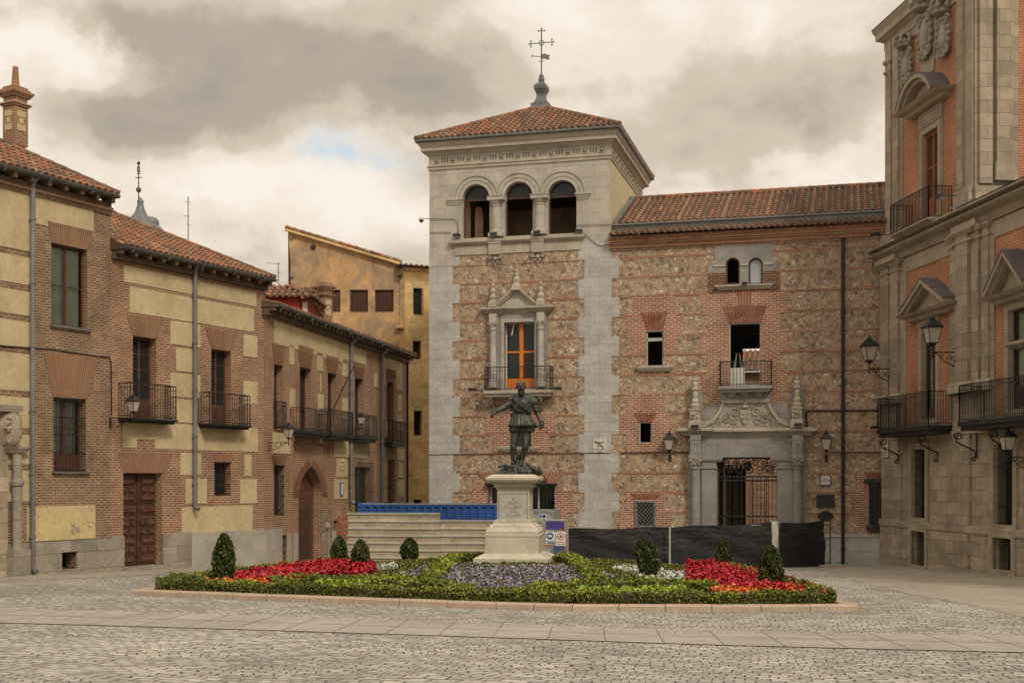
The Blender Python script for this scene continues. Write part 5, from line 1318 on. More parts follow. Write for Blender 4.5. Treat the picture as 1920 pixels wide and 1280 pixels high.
# ---------------------------------------------------------------- portal
po = MB(); zTop = FT.Z(1400, 803); zBase = ZB; jl, jr = PO[0], PO[1]
patch(po, FT, (FT.S(1300), FT.S(1500), ZB, FT.Z(1400, 817)), M_portal, .08, [PO])
patch(po, FT, (FT.S(1316), jl-.0, ZB, PO[3]), M_portal, .14, [PO]); patch(po, FT, (jr, FT.S(1487), ZB, PO[3]), M_portal, .14, [PO])
for (a, b) in ((FT.S(1314), jl+.04), (jr-.04, FT.S(1488))):
    z = PO[3]-.06; mould(po, FT, a, b, [(.15, z-.42), (.18, z-.40), (.18, z-.36), (.15, z-.34)], M_portal, False); mould(po, FT, a, b, [(.15, z-.14), (.20, z-.08), (.22, z), (.22, z+.05), (.10, z+.07)], M_portal)
patch(po, FT, (FT.S(1316), FT.S(1487), PO[3]+.0, FT.Z(1400, 814)), M_portal, .12, [PO])
for px in (1306, 1496):
    s = FT.S(px); zc_ = FT.Z(px, 857); zt_ = FT.Z(px, 816)
    fbox(po, FT, s-.34, s+.34, 0, .05, ZB, zt_, M_portal)
    zb0 = g0+.25; fbox(po, FT, s-.27, s+.27, 0, .50, ZB, zb0+.5, M_portal)
    po.lathe([(.25, zb0+.5), (.25, zb0+.6), (.20, zb0+.66), (.195, zb0+1.6), (.175, zc_-.50), (.21, zc_-.48), (.21, zc_-.43), (.17, zc_-.40), (.20, zc_-.22), (.25, zc_-.08), (.26, zc_-.02)], M_portal, 18, M=FT.M(s, .26, 0))
    for sg_ in (-1, 1):
        scroll(po, P(s+sg_*.17, .50, zc_-.14), FT.u.to_3d()*sg_, (0, 0, 1), .09, M_carved, rad=.028)
    for k in range(5): po.ball(P(s-.16+.08*k, .47, zc_-.30+(k % 2)*.06), .05, M_carved, 4)
    fbox(po, FT, s-.27, s+.27, .05, .48, zc_-.02, zc_+.06, M_portal)
    fbox(po, FT, s-.21, s+.21, 0, .42, zc_+.06, zt_, M_portal)
    for j in (-1, 0, 1): fbox(po, FT, s+j*.12-.03, s+j*.12+.03, .42, .45, zc_+.14, zt_-.28, M_portal)
    mould(po, FT, s-.25, s+.25, [(.40, zt_-.24), (.44, zt_-.20), (.44, zt_-.16), (.40, zt_-.14)], M_portal, False)
    zz = zt_; mould(po, FT, s-.28, s+.28, [(.24, zz-.02), (.28, zz+.04), (.34, zz+.10), (.46, zz+.16), (.48, zz+.18), (.48, zz+.27), (.2, zz+.32)], M_granC)
mould(po, FT, FT.S(1312), FT.S(1490), [(.12, zt_-.02), (.16, zt_+.06), (.22, zt_+.12), (.34, zt_+.16), (.36, zt_+.18), (.36, zt_+.27), (.1, zt_+.32)], M_granC, False)
# bell-shaped crest
zc0 = zt_+.30; zc1_ = FT.Z(1398, 748)
def crest(off=0):
    L = []; pxs = [(1311, 800), (1323, 798), (1337, 791), (1347, 778), (1354, 764), (1359, 755)]
    L = [(FT.S(x)-off*(1 if i < 3 else 1), FT.Z(x, y)+off*.8) for i, (x, y) in enumerate(pxs)]
    Rr = [(FT.S(1398.5)*2-s, z) for s, z in L][::-1]
    return [(L[0][0], zc0)]+L+Rr+[(Rr[-1][0], zc0)]
# stone backing wings each side
for sgn in (0, 1):
    q = [(1315, 800), (1315, 772), (1333, 757), (1350, 757), (1350, 800)]
    pts = [(FT.S(x), FT.Z(x, y)) for x, y in q]
    if sgn: pts = [(FT.S(1398.5)*2-s, z) for s, z in pts]
    prism(po, FT, pts, 0, .06, M_portal)
prism(po, FT, crest(), 0, .12, M_carved)
cr_ = crest(); path = [P(s, .17, z) for s, z in cr_[1:-1]]
po.tube(path, .055, M_granC, 6); po.tube([p_+Vector((0, 0, .10)) for p_ in path], .035, M_granC, 6)
path2 = [P(s*.93+FT.S(1398.5)*.07, .14, z-.13) for s, z in cr_[1:-1]]; po.tube(path2, .02, M_granC, 5)
# block above the crest carrying the balcony, with brackets
zq0, zq1 = FT.Z(1398, 754), FT.Z(1398, 728, .3)
fbox(po, FT, FT.S(1351), FT.S(1445), 0, .16, zq0, zq1, M_portal)
for px in (1373, 1398.5, 1424): s = FT.S(px); fbox(po, FT, s-.16, s+.16, .16, .34, zq1-.24, zq1, M_granC); fbox(po, FT, s-.12, s+.12, .16, .24, zq1-.34, zq1-.24, M_granC)
mould(po, FT, FT.S(1353), FT.S(1443), [(.18, zq0-.05), (.24, zq0), (.24, zq0+.06), (.16, zq0+.09)], M_granC, False)
po.build('portal_surround', T)
# carved arms in the crest
ar = MB(); s = FT.S(1398.5); zc = FT.Z(1398, 781); fbox(ar, FT, s-1.45, s+1.45, .10, .128, zc-.42, zc-.02, M_carved); fbox(ar, FT, s-.85, s+.85, .10, .128, zc-.02, zc+.40, M_carved)
E = FT.u.to_3d(); U3 = Vector((0, 0, 1))
prism(ar, FT, [(s-.20, zc+.30), (s+.20, zc+.30), (s+.22, zc), (s+.10, zc-.25), (s, zc-.32), (s-.10, zc-.25), (s-.22, zc)], .12, .20, M_carved)
for dx, dz in ((-.09, .12), (.09, .12), (-.08, -.06), (.08, -.06)): ar.ball(P(s+dx, .20, zc+dz), .05, M_carved, 4)
ar.ball(P(s, .18, zc+.40), .13, M_carved, 6, sc_=(1.2, .8, .7)); ar.ball(P(s, .2, zc+.52), .06, M_carved, 5)
for sg_ in (-1, 1):
    for (dx, dz, r, st_, tn) in ((.42, .16, .19, 0, 1.4), (.48, -.16, .17, 2, 1.3), (.78, -.10, .17, 1, 1.4), (1.08, -.24, .12, .5, 1.3), (.72, .14, .10, 3, 1.2), (1.3, -.30, .08, 1, 1.2), (.28, .36, .09, 2, 1.2)):
        scroll(ar, P(s+sg_*dx, .15, zc+dz), E*sg_, U3, r, M_carved, tn, 16, .035, st_)
    for k in range(14): ar.ball(P(s+sg_*(.3+random.random()*1.1), .13, zc-.05+random.uniform(-.28, .28)*(1-.2*k/14)), random.uniform(.03, .06), M_carved, 4)
ar.build('carved_arms', T)
for px in (1305, 1495):
    q = MB(); s = FT.S(px); z = zt_+.30; Mx = FT.M(s, .28, z); fbox(q, FT, s-.26, s+.26, 0, .05, z, z+1.55, M_portal)
    q.lathe([(.24, 0), (.24, .28), (.21, .32), (.20, .36), (.20, .72), (.235, .76), (.235, .82)], M_granC, 4, M=Mx, sq=True)
    q.lathe([(.17, .82), (.20, .92), (.20, 1.0), (.14, 1.06), (.17, 1.12), (.13, 1.18), (.10, 1.24), (.12, 1.42), (.10, 1.55), (.15, 1.60), (.15, 1.66), (.12, 1.72), (.14, 1.82), (.11, 1.90), (.07, 1.94), (.10, 2.0), (.05, 2.08), (.01, 2.1)], M_granC, 14, M=Mx)
    for k in range(10): q.ball(P(s+random.uniform(-.15, .15), .50, z+.54+random.uniform(-.13, .13)), .045, M_carved, 4)
    q.build('finial', T)
gt = MB(); dG = -.35; zt2 = FT.Z(1400, 893)
for k in range(16): s = jl+.06+(jr-jl-.12)*k/15; gt.tube([P(s, dG, g0-.1), P(s, dG, zt2)], .016, M_iron, 4)
for z in (zt2, zt2-.16, g0+1.0, g0+.2, g0+1.9): fbox(gt, FT, jl, jr, dG-.02, dG+.02, z-.03, z+.03, M_iron)
for k in range(6):
    s = jl+.25+(jr-jl-.5)*k/5
    scroll(gt, P(s-.1, dG, zt2+.3), E, U3, .20, M_iron, 1.4, 16, .028, k); scroll(gt, P(s+.1, dG, zt2+.55), -E, U3, .17, M_iron, 1.4, 16, .026, k*2)
gt.ball(P((jl+jr)/2, dG, zt2+.42), .17, M_iron, 8, sc_=(1, .3, 1.1)); fbox(gt, FT, jl, jr, dG-.02, dG+.02, PO[3]-.06, PO[3], M_iron)
for k in range(24): s = jl+.1+random.random()*(jr-jl-.2); scroll(gt, P(s, dG+.01, zt2+.15+random.random()*.65), E, U3, .10, M_iron, 1.2, 10, .022, k)
gt.build('iron_gate', T)
# drain pipe and horizontal pipes
q = MB(); s = FT.S(1580.5); q.tube([P(s, .12, g0-.1), P(s, .12, ZWT+.05)], .070, M_black, 10)
for k in range(7): z = g0+.6+k*1.9; q.tube([P(s, .12, z), P(s, .12, z+.08)], .088, M_black, 10)
q.build('drainpipe', T)
q = MB()
def cable2(pts, r=.014, d=.06): q.tube([FT.p(FT.S(x), d, FT.Z(x, y)) for x, y in pts], r, M_black, 5)
q = MB(); cable2([(1513, 800), (1511, 775), (1514, 769.5), (1645, 769)], .035); q.build('pipe_run', T); q = MB(); cable2([(1163, 848), (1293, 847), (1294, 824), (1277, 803)], .02); q.build('cable', T); q = MB(); cable2([(1560, 848), (1700, 847)], .02); q.build('cable', T)
pass
# ================================================================== LEFT HOUSES
def backbox(mb, Fr, s0, s1, z0, z1, D, m):
    P = Fr.p
    for (a, b) in (((s0, 0), (s0, -D)), ((s0, -D), (s1, -D)), ((s1, -D), (s1, 0))):
        L = math.hypot(b[0]-a[0], b[1]-a[1]); mb.face([P(*a, z0), P(*b, z0), P(*b, z1), P(*a, z1)], m, [(0,z0),(L,z0),(L,z1),(0,z1)])
SB = FL.S(207); SE = FL.S(497); SA = -26.0; PL = FL.p
def ffan(mb, Fr, x0, x1, y, x2, x3, y2, m=None, back=None, w=.085, d=.02, hole=None):
    xm = (x0+x1)/2; fan(mb, Fr, (Fr.S(x0), Fr.S(x1), Fr.Z(xm, y)), (Fr.S(x2), Fr.S(x3), Fr.Z(xm, y2)), m or M_fanL, back or M_mortarL, d, w)
# ---------------- house A
A = thing('corner_house', tuple(PL(-6, -4, gz(-15, 36))), 'old brick and ochre plaster house with a tall chimney, at the far left', 'building')
sE, zE = FL.px(222, 369, .44); zEA = zE
zWA = zEA-.12
w1 = FL.R(96, 163, 461, 613); w2 = FL.R(100, 161, 747, 884); v1 = FL.R(114, 143, 1034, 1066)
lft = [FL.R(-190, -120, 430, 600), FL.R(-200, -120, 747, 890)]
HA = [w1, w2, v1]+lft; ZPA = FL.Z(110, 1014)
mb = MB()
wall(mb, FL, SA, SB, -3.2, zWA, HA, M_brickA, M_brickA, .38, M_darkroom, 1.4)
patch(mb, FL, (SA, SB-.0, -3.2, ZPA), M_plinth, .05, HA)
yl = [340, 402, 470, 534, 592, 653, 735, 805, 873, 943]
sP = FL.S(62)
for i, (a, b) in enumerate(zip(yl, yl[1:])):
    z1, z0 = FL.Z(30, a+6 if i else a+0), FL.Z(30, b)
    z1 -= .0; xr = 175 if i == 0 else (62 if i in (1, 2) else (62, 65, 72, 60, 62, 60)[i-3])
    patch(mb, FL, (SA, FL.S(62 if i in (1, 2, 3) else (66 if i < 9 else 60)), z0+.05, z1-.05), M_ochre, .018, HA) if i else None
top = (FL.S(60), FL.S(175), FL.Z(118, 429), FL.Z(118, 375))
z0t = FL.Z(118, 431); patch(mb, FL, (SA, FL.S(175), z0t, zWA-.38), M_ochre, .018, HA)
patch(mb, FL, (FL.S(50), FL.S(178), FL.Z(110, 1012), FL.Z(110, 948)), M_peel, .02, HA)
ffan(mb, FL, 88, 175, 424, 96, 164, 462, d=.03); ffan(mb, FL, 80, 186, 664, 99, 162, 746, d=.03)
fbox(mb, FL, SA, SB, -.2, .07, zWA-.38, zWA-.28, M_brickA)
fbox(mb, FL, SA, SB, -.2, .14, zWA-.28, zWA-.18, M_brickL)
backbox(mb, FL, SA, SB-.002, -3.2, zWA, 9, M_ochre)
mb.build('wall', A)
window(A, FL, w1, -.20, M_wood, 2, 2, 0, True); window(A, FL, w2, -.30, M_wood, 2, 2, .45, True)
for r in lft: window(A, FL, r, -.30, M_wood, 2, 2, 0, True)
grille(A, FL, w2, -.02, .115, 4, rb=.012); grille(A, FL, v1, -.1, .12, 1)
for w_, y in ((w1, 613), (w2, 884)):
    q = MB(); fbox(q, FL, w_[0]-.06, w_[1]+.10, -.3, .10, w_[2]-.06, w_[2], M_zinc); q.build('window_sill', A)
eave(A, FL, SA, SB-.08, zEA, .38, sp=.62)
def hip_roof(root, Fr, s0, s1, z, over, hipR, slope, D, cw=.25, hipL=False, name='roof', endm=None):
    """front slope with optional hips; runs back D metres to the ridge"""
    P = Fr.p; rf = MB(); u = Fr.u.to_3d(); W = s1-s0; Vv = P(0, -D, z+slope*D)-P(0, 0, z); Lf = Vv.length
    base = P(s0, over, z+.04); Dt = D+over; Vt = (P(0, -D, z+slope*Dt)-P(0, over, z)); Lt = Vt.length
    def fn(u_):
        l = Lt
        if hipR: l = min(l, Lt*(W-u_)/Dt)
        if hipL: l = min(l, Lt*u_/Dt)
        return (0, max(0, l))
    tiles(rf, base, u, Vt, W, fn, cw=cw, rl=.38)
    zr = z+.04+slope*Dt
    if hipR:
        e = P(s1, over, z+.04); rI = P(s1-Dt, -D, zr); ridge(rf, e+Vector((0, 0, .05)), rI+Vector((0, 0, .05)), .12)
        # end slope
        b0 = P(s1, over, z+.04); b1 = P(s1, -2*D-over, z+.04); U2 = (b1-b0); W2 = U2.length; V2 = rI-(b0+b1)/2
        tiles(rf, b0, U2, V2, W2, lambda u_: (0, max(0, V2.length*(1-abs(u_-W2/2)/(W2/2)))), cw=cw, rl=.38)
    a = P(s0, -D, zr); b = P(s1-(Dt if hipR else 0), -D, zr); ridge(rf, a, b, .13)
    rf.face([a, b, P(s1, -2*D-over, z), P(s0, -2*D-over, z)], M_tile)
    return rf.build(name, root)
rA = hip_roof(A, FL, SA, SB-.04, zEA, .42, True, .56, 5.0)
drainpipe(A, FL, 56, 352, 1066, .075, M_pipe, .12, 6, elbow=.32)
# chimney of A
def chimney(root, X, Y, z0, z1, w, label=None, pipe=True, pm=M_ochre, bm=M_brickL, rz=-27.8):
    q = MB(); Mx = Matrix.Translation((X, Y, 0)) @ Matrix.Rotation(R(rz), 4, 'Z')
    h = w/2
    def uvbox(a, b, m):   # box with facade style uv
        (x0, y0, za), (x1, y1, zb) = a, b; c = [(x0,y0),(x1,y0),(x1,y1),(x0,y1)]
        for i in range(4):
            p, s = c[i], c[(i+1) % 4]; L = math.hypot(s[0]-p[0], s[1]-p[1])
            q.face([Mx @ Vector((*p, za)), Mx @ Vector((*s, za)), Mx @ Vector((*s, zb)), Mx @ Vector((*p, zb))], m, [(0,za),(L,za),(L,zb),(0,zb)])
        for z in (za, zb): q.face([Mx @ Vector((*p, z)) for p in c], m)
    uvbox((-h, -h, z0), (h, h, z1-.62), bm)
    H = (z1-.75)-(z0+.1)
    for (x, y, ax) in ((0, -1, 0), (0, 1, 0), (1, 0, 1), (-1, 0, 1)):
        for (f0, f1, ww) in ((.36, .56, .62), (.59, .76, .30), (.79, .98, .62)):
            za, zb = z0+.1+H*f0, z0+.1+H*f1; k = h*ww
            if ax == 0: uvbox((-k, y*h-.012, za), (k, y*h+.012, zb), pm)
            else: uvbox((x*h-.012, -k, za), (x*h+.012, k, zb), pm)
    for (o, za, zb) in ((.05, .62, .57), (.09, .57, .52), (-.02, .52, .34), (.06, .34, .28), (.10, .28, .22), (.14, .22, .15), (.06, .15, .08), (0, .08, 0)):
        uvbox((-h-o, -h-o, z1-za), (h+o, h+o, z1-zb), bm)
    for k in range(5):
        t = -h+.08+(w-.16)*k/4
        for y in (-h-.02, h-.02): uvbox((t-.025, y, z1-.52), (t+.025, y+.04, z1-.34), bm)
        for x in (-h-.02, h-.02): uvbox((x, t-.025, z1-.52), (x+.04, t+.025, z1-.34), bm)
    o = q.build('chimney', root, label=label)
    if pipe:
        p = MB(); p.lathe([(.16, z1), (.16, z1+.06), (.12, z1+.10), (.085, z1+.62), (.085, z1+.66)], M_corbel, 12, M=Mx); p.build('chimney_pot', o)
    return o
Yc = 39.8; Xc = (29-960)/FPX*Yc; chimney(rA, Xc, Yc, EYE+(HZ-275)/FPX*Yc, EYE+(HZ-165)/FPX*Yc, .53)
# ---------------- house B
Bh = thing('brick_house', tuple(PL((SB+SE)/2, -4, gz(-10, 43))), 'brick house with cream panels, two iron balconies and a carved panelled door', 'building')
_, zEB1 = FL.px(215, 458, .45); _, zEB2 = FL.px(515, 527, .45); zEB = (zEB1+zEB2)/2; zWB = zEB-.1
b1 = FL.R(249, 293, 632, 792); b2 = FL.R(396, 433, 656, 800); dr = FL.R(231, 304, 887, 1066); lw = FL.R(402, 433, 866, 929)
HB = [b1, b2, dr, lw]
mb = MB(); wall(mb, FL, SB, SE, -3.6, zWB, HB, M_brickL, M_brickL, .40, M_darkroom, 1.4)
def pan(mb, Fr, lst, holes, m=M_ochre, pr=.02):
    for r in lst: patch(mb, Fr, Fr.R(*r), m, pr, holes)
s232, s480 = FL.S(232), FL.S(480)
zf = [FL.Z(232, 490), FL.Z(232, 528), FL.Z(242, 536), FL.Z(242, 585)]
patch(mb, FL, (s232, s480, zf[1], zWB-.36), M_ochre, .02, HB); patch(mb, FL, (FL.S(243), s480-.12, zf[3], zf[2]), M_ochre, .02, HB)
pan(mb, FL, [(319, 375, 604, 648), (330, 366, 654, 697), (319, 375, 700, 745), (331, 366, 750, 792), (456, 482, 628, 669), (456, 482, 715, 757)], HB)
# broad belt panel with the stepped key over the door
zb0, zb1 = FL.Z(300, 841), FL.Z(300, 792)
patch(mb, FL, (FL.S(230), SE-.42, zb0, zb1), M_ochre, .02, [FL.R(256, 290, 824, 842)])
pan(mb, FL, [(338, 376, 849, 890), (348, 387, 897, 944), (458, 471, 852, 892), (450, 481, 898, 943), (340, 473, 949, 998)], HB)
patch(mb, FL, (SB, SE-.15, -3.6, FL.Z(330, 999)), M_plinth, .06, [dr, (FL.S(357), SE, -5, 5)]); patch(mb, FL, (FL.S(357), SE, -3.6, FL.Z(420, 995)), M_plinthB, .07, [])
for (a, b, c_, d_) in ((249, 293, 596, 632), (396, 433, 618, 656)): ffan(mb, FL, a-12, b+12, c_, a, b, d_, d=.03)
ffan(mb, FL, 221, 323, 848, 231, 305, 886, d=.03); ffan(mb, FL, 398, 438, 850, 402, 434, 866, d=.03)
backbox(mb, FL, SB, SE, -3.6, zWB, 8, M_ochre)
mb.build('wall', Bh)
window(Bh, FL, b1, -.30, M_wood, 2, 4, .7); window(Bh, FL, b2, -.30, M_wood, 2, 4, .7); window(Bh, FL, lw, -.30, M_woodd, 1, 2); grille(Bh, FL, lw, -.05, .14, 3)
balcony(Bh, FL, FL.S(236, .3), FL.S(322, .3), FL.Z(278, 785, .3), FL.Z(278, 721, .3), .48, slabt=.14)
balcony(Bh, FL, FL.S(385, .3), FL.S(461, .3), FL.Z(424, 796, .3), FL.Z(424, 739, .3), .48, slabt=.14)
# carved double door
a, b, c, e = dr; q = MB(); fbox(q, FL, a, b, -.34, -.28, c, e, M_woodd)
def leaf(x0, x1, z0, z1):
    fbox(q, FL, x0, x1, -.28, -.255, z0, z1, M_wood); 
    n = max(1, int(round((z1-z0)/.30))); 
    for k in range(n):
        za, zb = z0+.05+(z1-z0-.08)*k/n, z0+.01+(z1-z0-.06)*(k+1)/n; w_ = x1-x0
        if k % 2 == 0: cells = [(.08, .92)]
        else: cells = [(.08, .46), (.54, .92)]
        for (f0, f1) in cells:
            fbox(q, FL, x0+w_*f0, x0+w_*f1, -.255, -.225, za, zb-.03, M_woodd); fbox(q, FL, x0+w_*f0+.05, x0+w_*f1-.05, -.225, -.195, za+.05, zb-.08, M_wood)
mid = (a+b)/2
for (x0, x1) in ((a+.05, mid-.05), (mid+.05, b-.05)):
    leaf(x0, x1, c+.15, c+(e-c)*.55); leaf(x0, x1, c+(e-c)*.57, c+(e-c)*.66); leaf(x0, x1, c+(e-c)*.69, e-.06)
fbox(q, FL, mid-.05, mid+.05, -.28, -.20, c, e, M_woodd)
do = q.build('door', Bh, label='dark carved double door with rows of small panels'); q = MB()
for x in (mid-.32, mid+.32):
    n = 10; q.tube([PL(x+.07*math.cos(2*PI*k/n), -.17, c+(e-c)*.50+.07*math.sin(2*PI*k/n)) for k in range(n+1)], .014, M_iron, 5)
q.build('door_knocker', do)
q = MB(); fbox(q, FL, a-.15, b+.1, -.3, .35, -3.6, c+.10, M_plinth); q.build('door_step', Bh)
eave(Bh, FL, SB+.02, SE+.0, zEB, .42, sp=.60)
q = MB(); q.face([PL(SB+.03, 0, zEB-.05), PL(SB+.03, .44, zEB-.05), PL(SB+.03, .44, zEB+.05), PL(SB+.03, 0, zEB+.27)], M_eave); q.build('bargeboard', Bh)
rB = hip_roof(Bh, FL, SB+.02, SE+.04, zEB, .46, True, .50, 4.6)
drainpipe(Bh, FL, 361, 512, 950, .075, M_pipe, .12, 5, elbow=.34)
q = MB()
q.tube([PL(FL.S(x), .03, FL.Z(x, y)) for x, y in ((0, 648), (60, 652), (100, 655), (150, 663), (180, 668), (203, 669), (207, 680), (208, 778))], .018, M_black, 5); q.build('cable', A)
# ---------------- stone portal fragment at the far left of A
pt = MB(); s0, s1 = FL.S(8), FL.S(36); zc = FL.Z(22, 842)
patch(pt, FL, (SA+14, FL.S(9), -3.2, FL.Z(5, 770)), M_rstone, .12, [])
sc_x = (s0+s1)/2
fbox(pt, FL, s0-.02, s1+.05, 0, .42, -3.0, FL.Z(22, 1030), M_plinth)
Mx = FL.M(sc_x, .22, 0)
pt.lathe([(.17, FL.Z(22, 1030)), (.14, FL.Z(22, 1022)), (.14, FL.Z(22, 912)), (.19, FL.Z(22, 909)), (.19, FL.Z(22, 903)), (.14, FL.Z(22, 898)), (.13, zc-.15), (.20, zc-.08)], M_plinth, 14, M=Mx)
mould(pt, FL, s0+.12, s1-.10, [(.20, zc-.10), (.22, zc-.04), (.26, zc+.02), (.26, zc+.08), (.1, zc+.10)], M_plinth)
pt.build('stone_portal', A)
arms = MB(); s = FL.S(8); z = FL.Z(10, 805)
arms.ball(PL(s, .18, z), .55, M_rstone, 10, sc_=(.7, .45, 1)); fbox(arms, FL, s-.5, s+.36, .05, .35, z+.50, z+.68, M_plinth)
for k in range(26): an = random.random()*2*PI; arms.ball(PL(s+.36*math.cos(an)*random.uniform(.2, 1), .40, z+.45*math.sin(an)*random.uniform(.2, 1)), random.uniform(.04, .09), M_rstone, 4)
arms.build('carved_arms', A)
# ---------------- house C (arched doorway)
Ch = thing('arched_door_house', tuple(FC.p(9, -4, gz(-8, 52))), 'brick house with a pointed arch doorway under a row of iron balconies', 'building')
PC = FC.p; SC0 = 0.0; SC1 = FC.S(763); zEC = EYE+6.35; zWC = zEC-.1
SC0 = FC.S(499)
up = [FC.R(514, 530, 684, 806), FC.R(562, 583, 690, 808), FC.R(614.5, 631, 700, 812), FC.R(665.5, 681, 710, 817), FC.R(726.5, 738, 716, 826)]
ww = FC.R(514, 534, 872, 966); vv = FC.R(527, 538, 1003, 1050); arch = (*FC.R(560, 604, 874, 1060), .0); bw_ = FC.R(665.5, 694, 876, 975); dw = FC.R(728.5, 740, 862, 985); v2 = FC.R(626, 634, 975, 1005)
rr_ = (arch[1]-arch[0])/2
HC = up+[ww, vv, bw_, dw, v2]
mb = MB()
wall(mb, FC, SC0, SC1, -4.0, zWC, HC+[arch[:4]], M_brickL, M_brickL, .42, M_darkroom, 1.4)
# pointed arch spandrels
m_ = (arch[0]+arch[1])/2; zs_ = FC.Z(582, 930); za_ = arch[3]; n = 10
for sg_ in (-1, 1):
    c0 = m_-sg_*rr_*.7; Ra = rr_*1.7; 
    pts = []
    for k in range(n+1):
        a0 = math.acos(min(1, .7*rr_/Ra))*k/n; pts.append((c0+sg_*Ra*math.cos(a0), zs_+(za_-zs_)*math.sin(a0)/math.sin(math.acos(.7*rr_/Ra))))
    prism(mb, FC, pts+[(m_+sg_*rr_, za_)], -.41, .001 if False else .004, M_brickL)
    # voussoirs of upright brick round the arch
    for k in range(26):
        t0, t1 = (k+.12)/26, (k+.88)/26; A_ = math.acos(.7*rr_/Ra)
        def pp(t, e): a0 = A_*t; return (c0+sg_*(Ra+e)*math.cos(a0), zs_+(za_-zs_)*math.sin(a0)/math.sin(A_)*(1+e/3.2))
        q = [pp(t0, .02), pp(t1, .02), pp(t1, .62), pp(t0, .62)]
        q = [(s if (s-m_)*sg_ > 0 else m_, z) for s, z in q]
        mb.face([PC(s, .03, z) for s, z in q], M_fanL, None, random.random())
pl1 = [(513, 648, 608, 660)]
zfr = FC.Z(580, 662); patch(mb, FC, (FC.S(513), FC.S(686), zfr-.0, zWC-.33), M_ochre, .02, HC)
def cp(x0, x1, xr, y0, y1, m=M_ochre): patch(mb, FC, (FC.S(x0), FC.S(x1), FC.Z(xr, y1), FC.Z(xr, y0)), m, .02, HC+[arch[:4]])
for r in ((542, 551, 546, 647, 683), (594, 605, 600, 662, 695), (642, 652, 646, 674, 705), (543, 553, 548, 728, 766), (596, 606, 600, 738, 775), (642, 652, 646, 746, 785), (600, 602, 601, 701, 735),
          (701, 708, 705, 700, 725), (716, 722, 719, 692, 722), (716, 721, 719, 728, 765), (743, 754, 748, 703, 732), (745, 753, 749, 738, 772), (743, 754, 748, 776, 806), (716, 754, 735, 675, 700)): cp(*r)
for r in ((440, 480, 460, 806, 846), (510, 546, 528, 811, 850)): 
    pass
cp(511, 546, 528, 811, 850); cp(626, 690, 655, 826, 857); cp(631, 651, 640, 859, 894); cp(626, 651, 640, 898, 935); cp(716, 728, 722, 790, 820); cp(716, 724, 720, 826, 862); cp(716, 724, 720, 866, 895); cp(716, 724, 720, 899, 940); cp(744, 757, 750, 834, 862); cp(746, 755, 750, 866, 895); cp(744, 757, 750, 899, 930)
patch(mb, FC, (SC0, FC.S(527), -4, FC.Z(520, 990)), M_plinthB, .06, [vv]); patch(mb, FC, (FC.S(538), FC.S(557), -4, FC.Z(548, 1000)), M_plinthB, .05, []); patch(mb, FC, (FC.S(616), FC.S(628), -4, FC.Z(622, 995)), M_plinthB, .05, [])
for (a, b, y0, y1) in ((514, 530, 646, 684), (562, 583, 650, 690), (614.5, 631, 668, 700), (665.5, 681, 680, 710), (726.5, 738, 692, 716)): ffan(mb, FC, a-4, b+4, y0, a, b, y1, w=.10, d=.03)
ffan(mb, FC, 508, 540, 853, 514, 534, 872, d=.03)
backbox(mb, FC, SC0, SC1, -4, zWC, 7, M_brickL)
sidewall(mb, FC, SC1+.001, 0, -7, -4, zWC, M_brickL)
mb.build('wall', Ch)
for r in up: window(Ch, FC, r, -.30, M_woodd, 2, 4, .6)
window(Ch, FC, ww, -.3, M_woodd, 2, 3); grille(Ch, FC, ww, -.04, .12, 5); grille(Ch, FC, vv, -.06, .12, 3); window(Ch, FC, bw_, -.3, M_woodd, 2, 3); grille(Ch, FC, (bw_[0]-.1, bw_[1]+.1, bw_[2], bw_[3]+.25), .14, .14, 4); window(Ch, FC, dw, -.3, M_woodd, 1, 3)
for (a, b, yb, yt, dd) in ((556, 607, 808, 767, .5), (609, 655, 813, 770, .5), (662, 700, 818, 778, .5), (727, 755, 828, 790, .5)): balcony(Ch, FC, FC.S(a, .25), FC.S(b-4, .25), FC.Z((a+b)/2, yb, .3), FC.Z((a+b)/2, yt, .3), dd, slabt=.26)
balcony(Ch, FC, up[0][0]-.05, up[0][1]+.1, FC.Z(522, 800), FC.Z(522, 753), .10, slabt=.05)
# arch door
q = MB(); a, b = arch[0], arch[1]
fbox(q, FC, a, b, -.46, -.42, -4, za_, M_woodd)
for k in range(7): x = a+(b-a)*k/7; fbox(q, FC, x+.01, x+(b-a)/7-.01, -.42, -.385, -4, za_, M_wood)
fbox(q, FC, a+(b-a)*.42, a+(b-a)*.8, -.385, -.34, -4, FC.Z(582, 952), M_woodd)
for j in range(7):
    for k in range(7): q.ball(PC(a+(b-a)*(k+.5)/7, -.38, -2+j*.62), .028, M_zinc, 3)
q.build('door', Ch, label='studded plank door under the pointed arch')
# stone imposts of the arch
q = MB()
for k, (dx, y0, y1) in enumerate(((0, 962, 978), (.05, 978, 994), (0, 994, 1050))): fbox(q, FC, b+.02, b+.42-dx, -.1, .12, FC.Z(610, y1), FC.Z(610, y0)-.02, M_plinth)
q.ball(PC(b+.22, .12, FC.Z(610, 985)), .16, M_carved, 6); q.build('stone_impost', Ch)
q = MB(); fbox(q, FC, a-.9, a-.84, 0, .10, FC.Z(545, 1050), FC.Z(545, 822), M_brickL); fbox(q, FC, b+.86, b+.94, 0, .10, FC.Z(616, 1040), FC.Z(616, 822), M_brickL); fbox(q, FC, a-.9, b+.94, 0, .12, FC.Z(580, 830), FC.Z(580, 820), M_brickL); q.build('door_moulding', Ch)
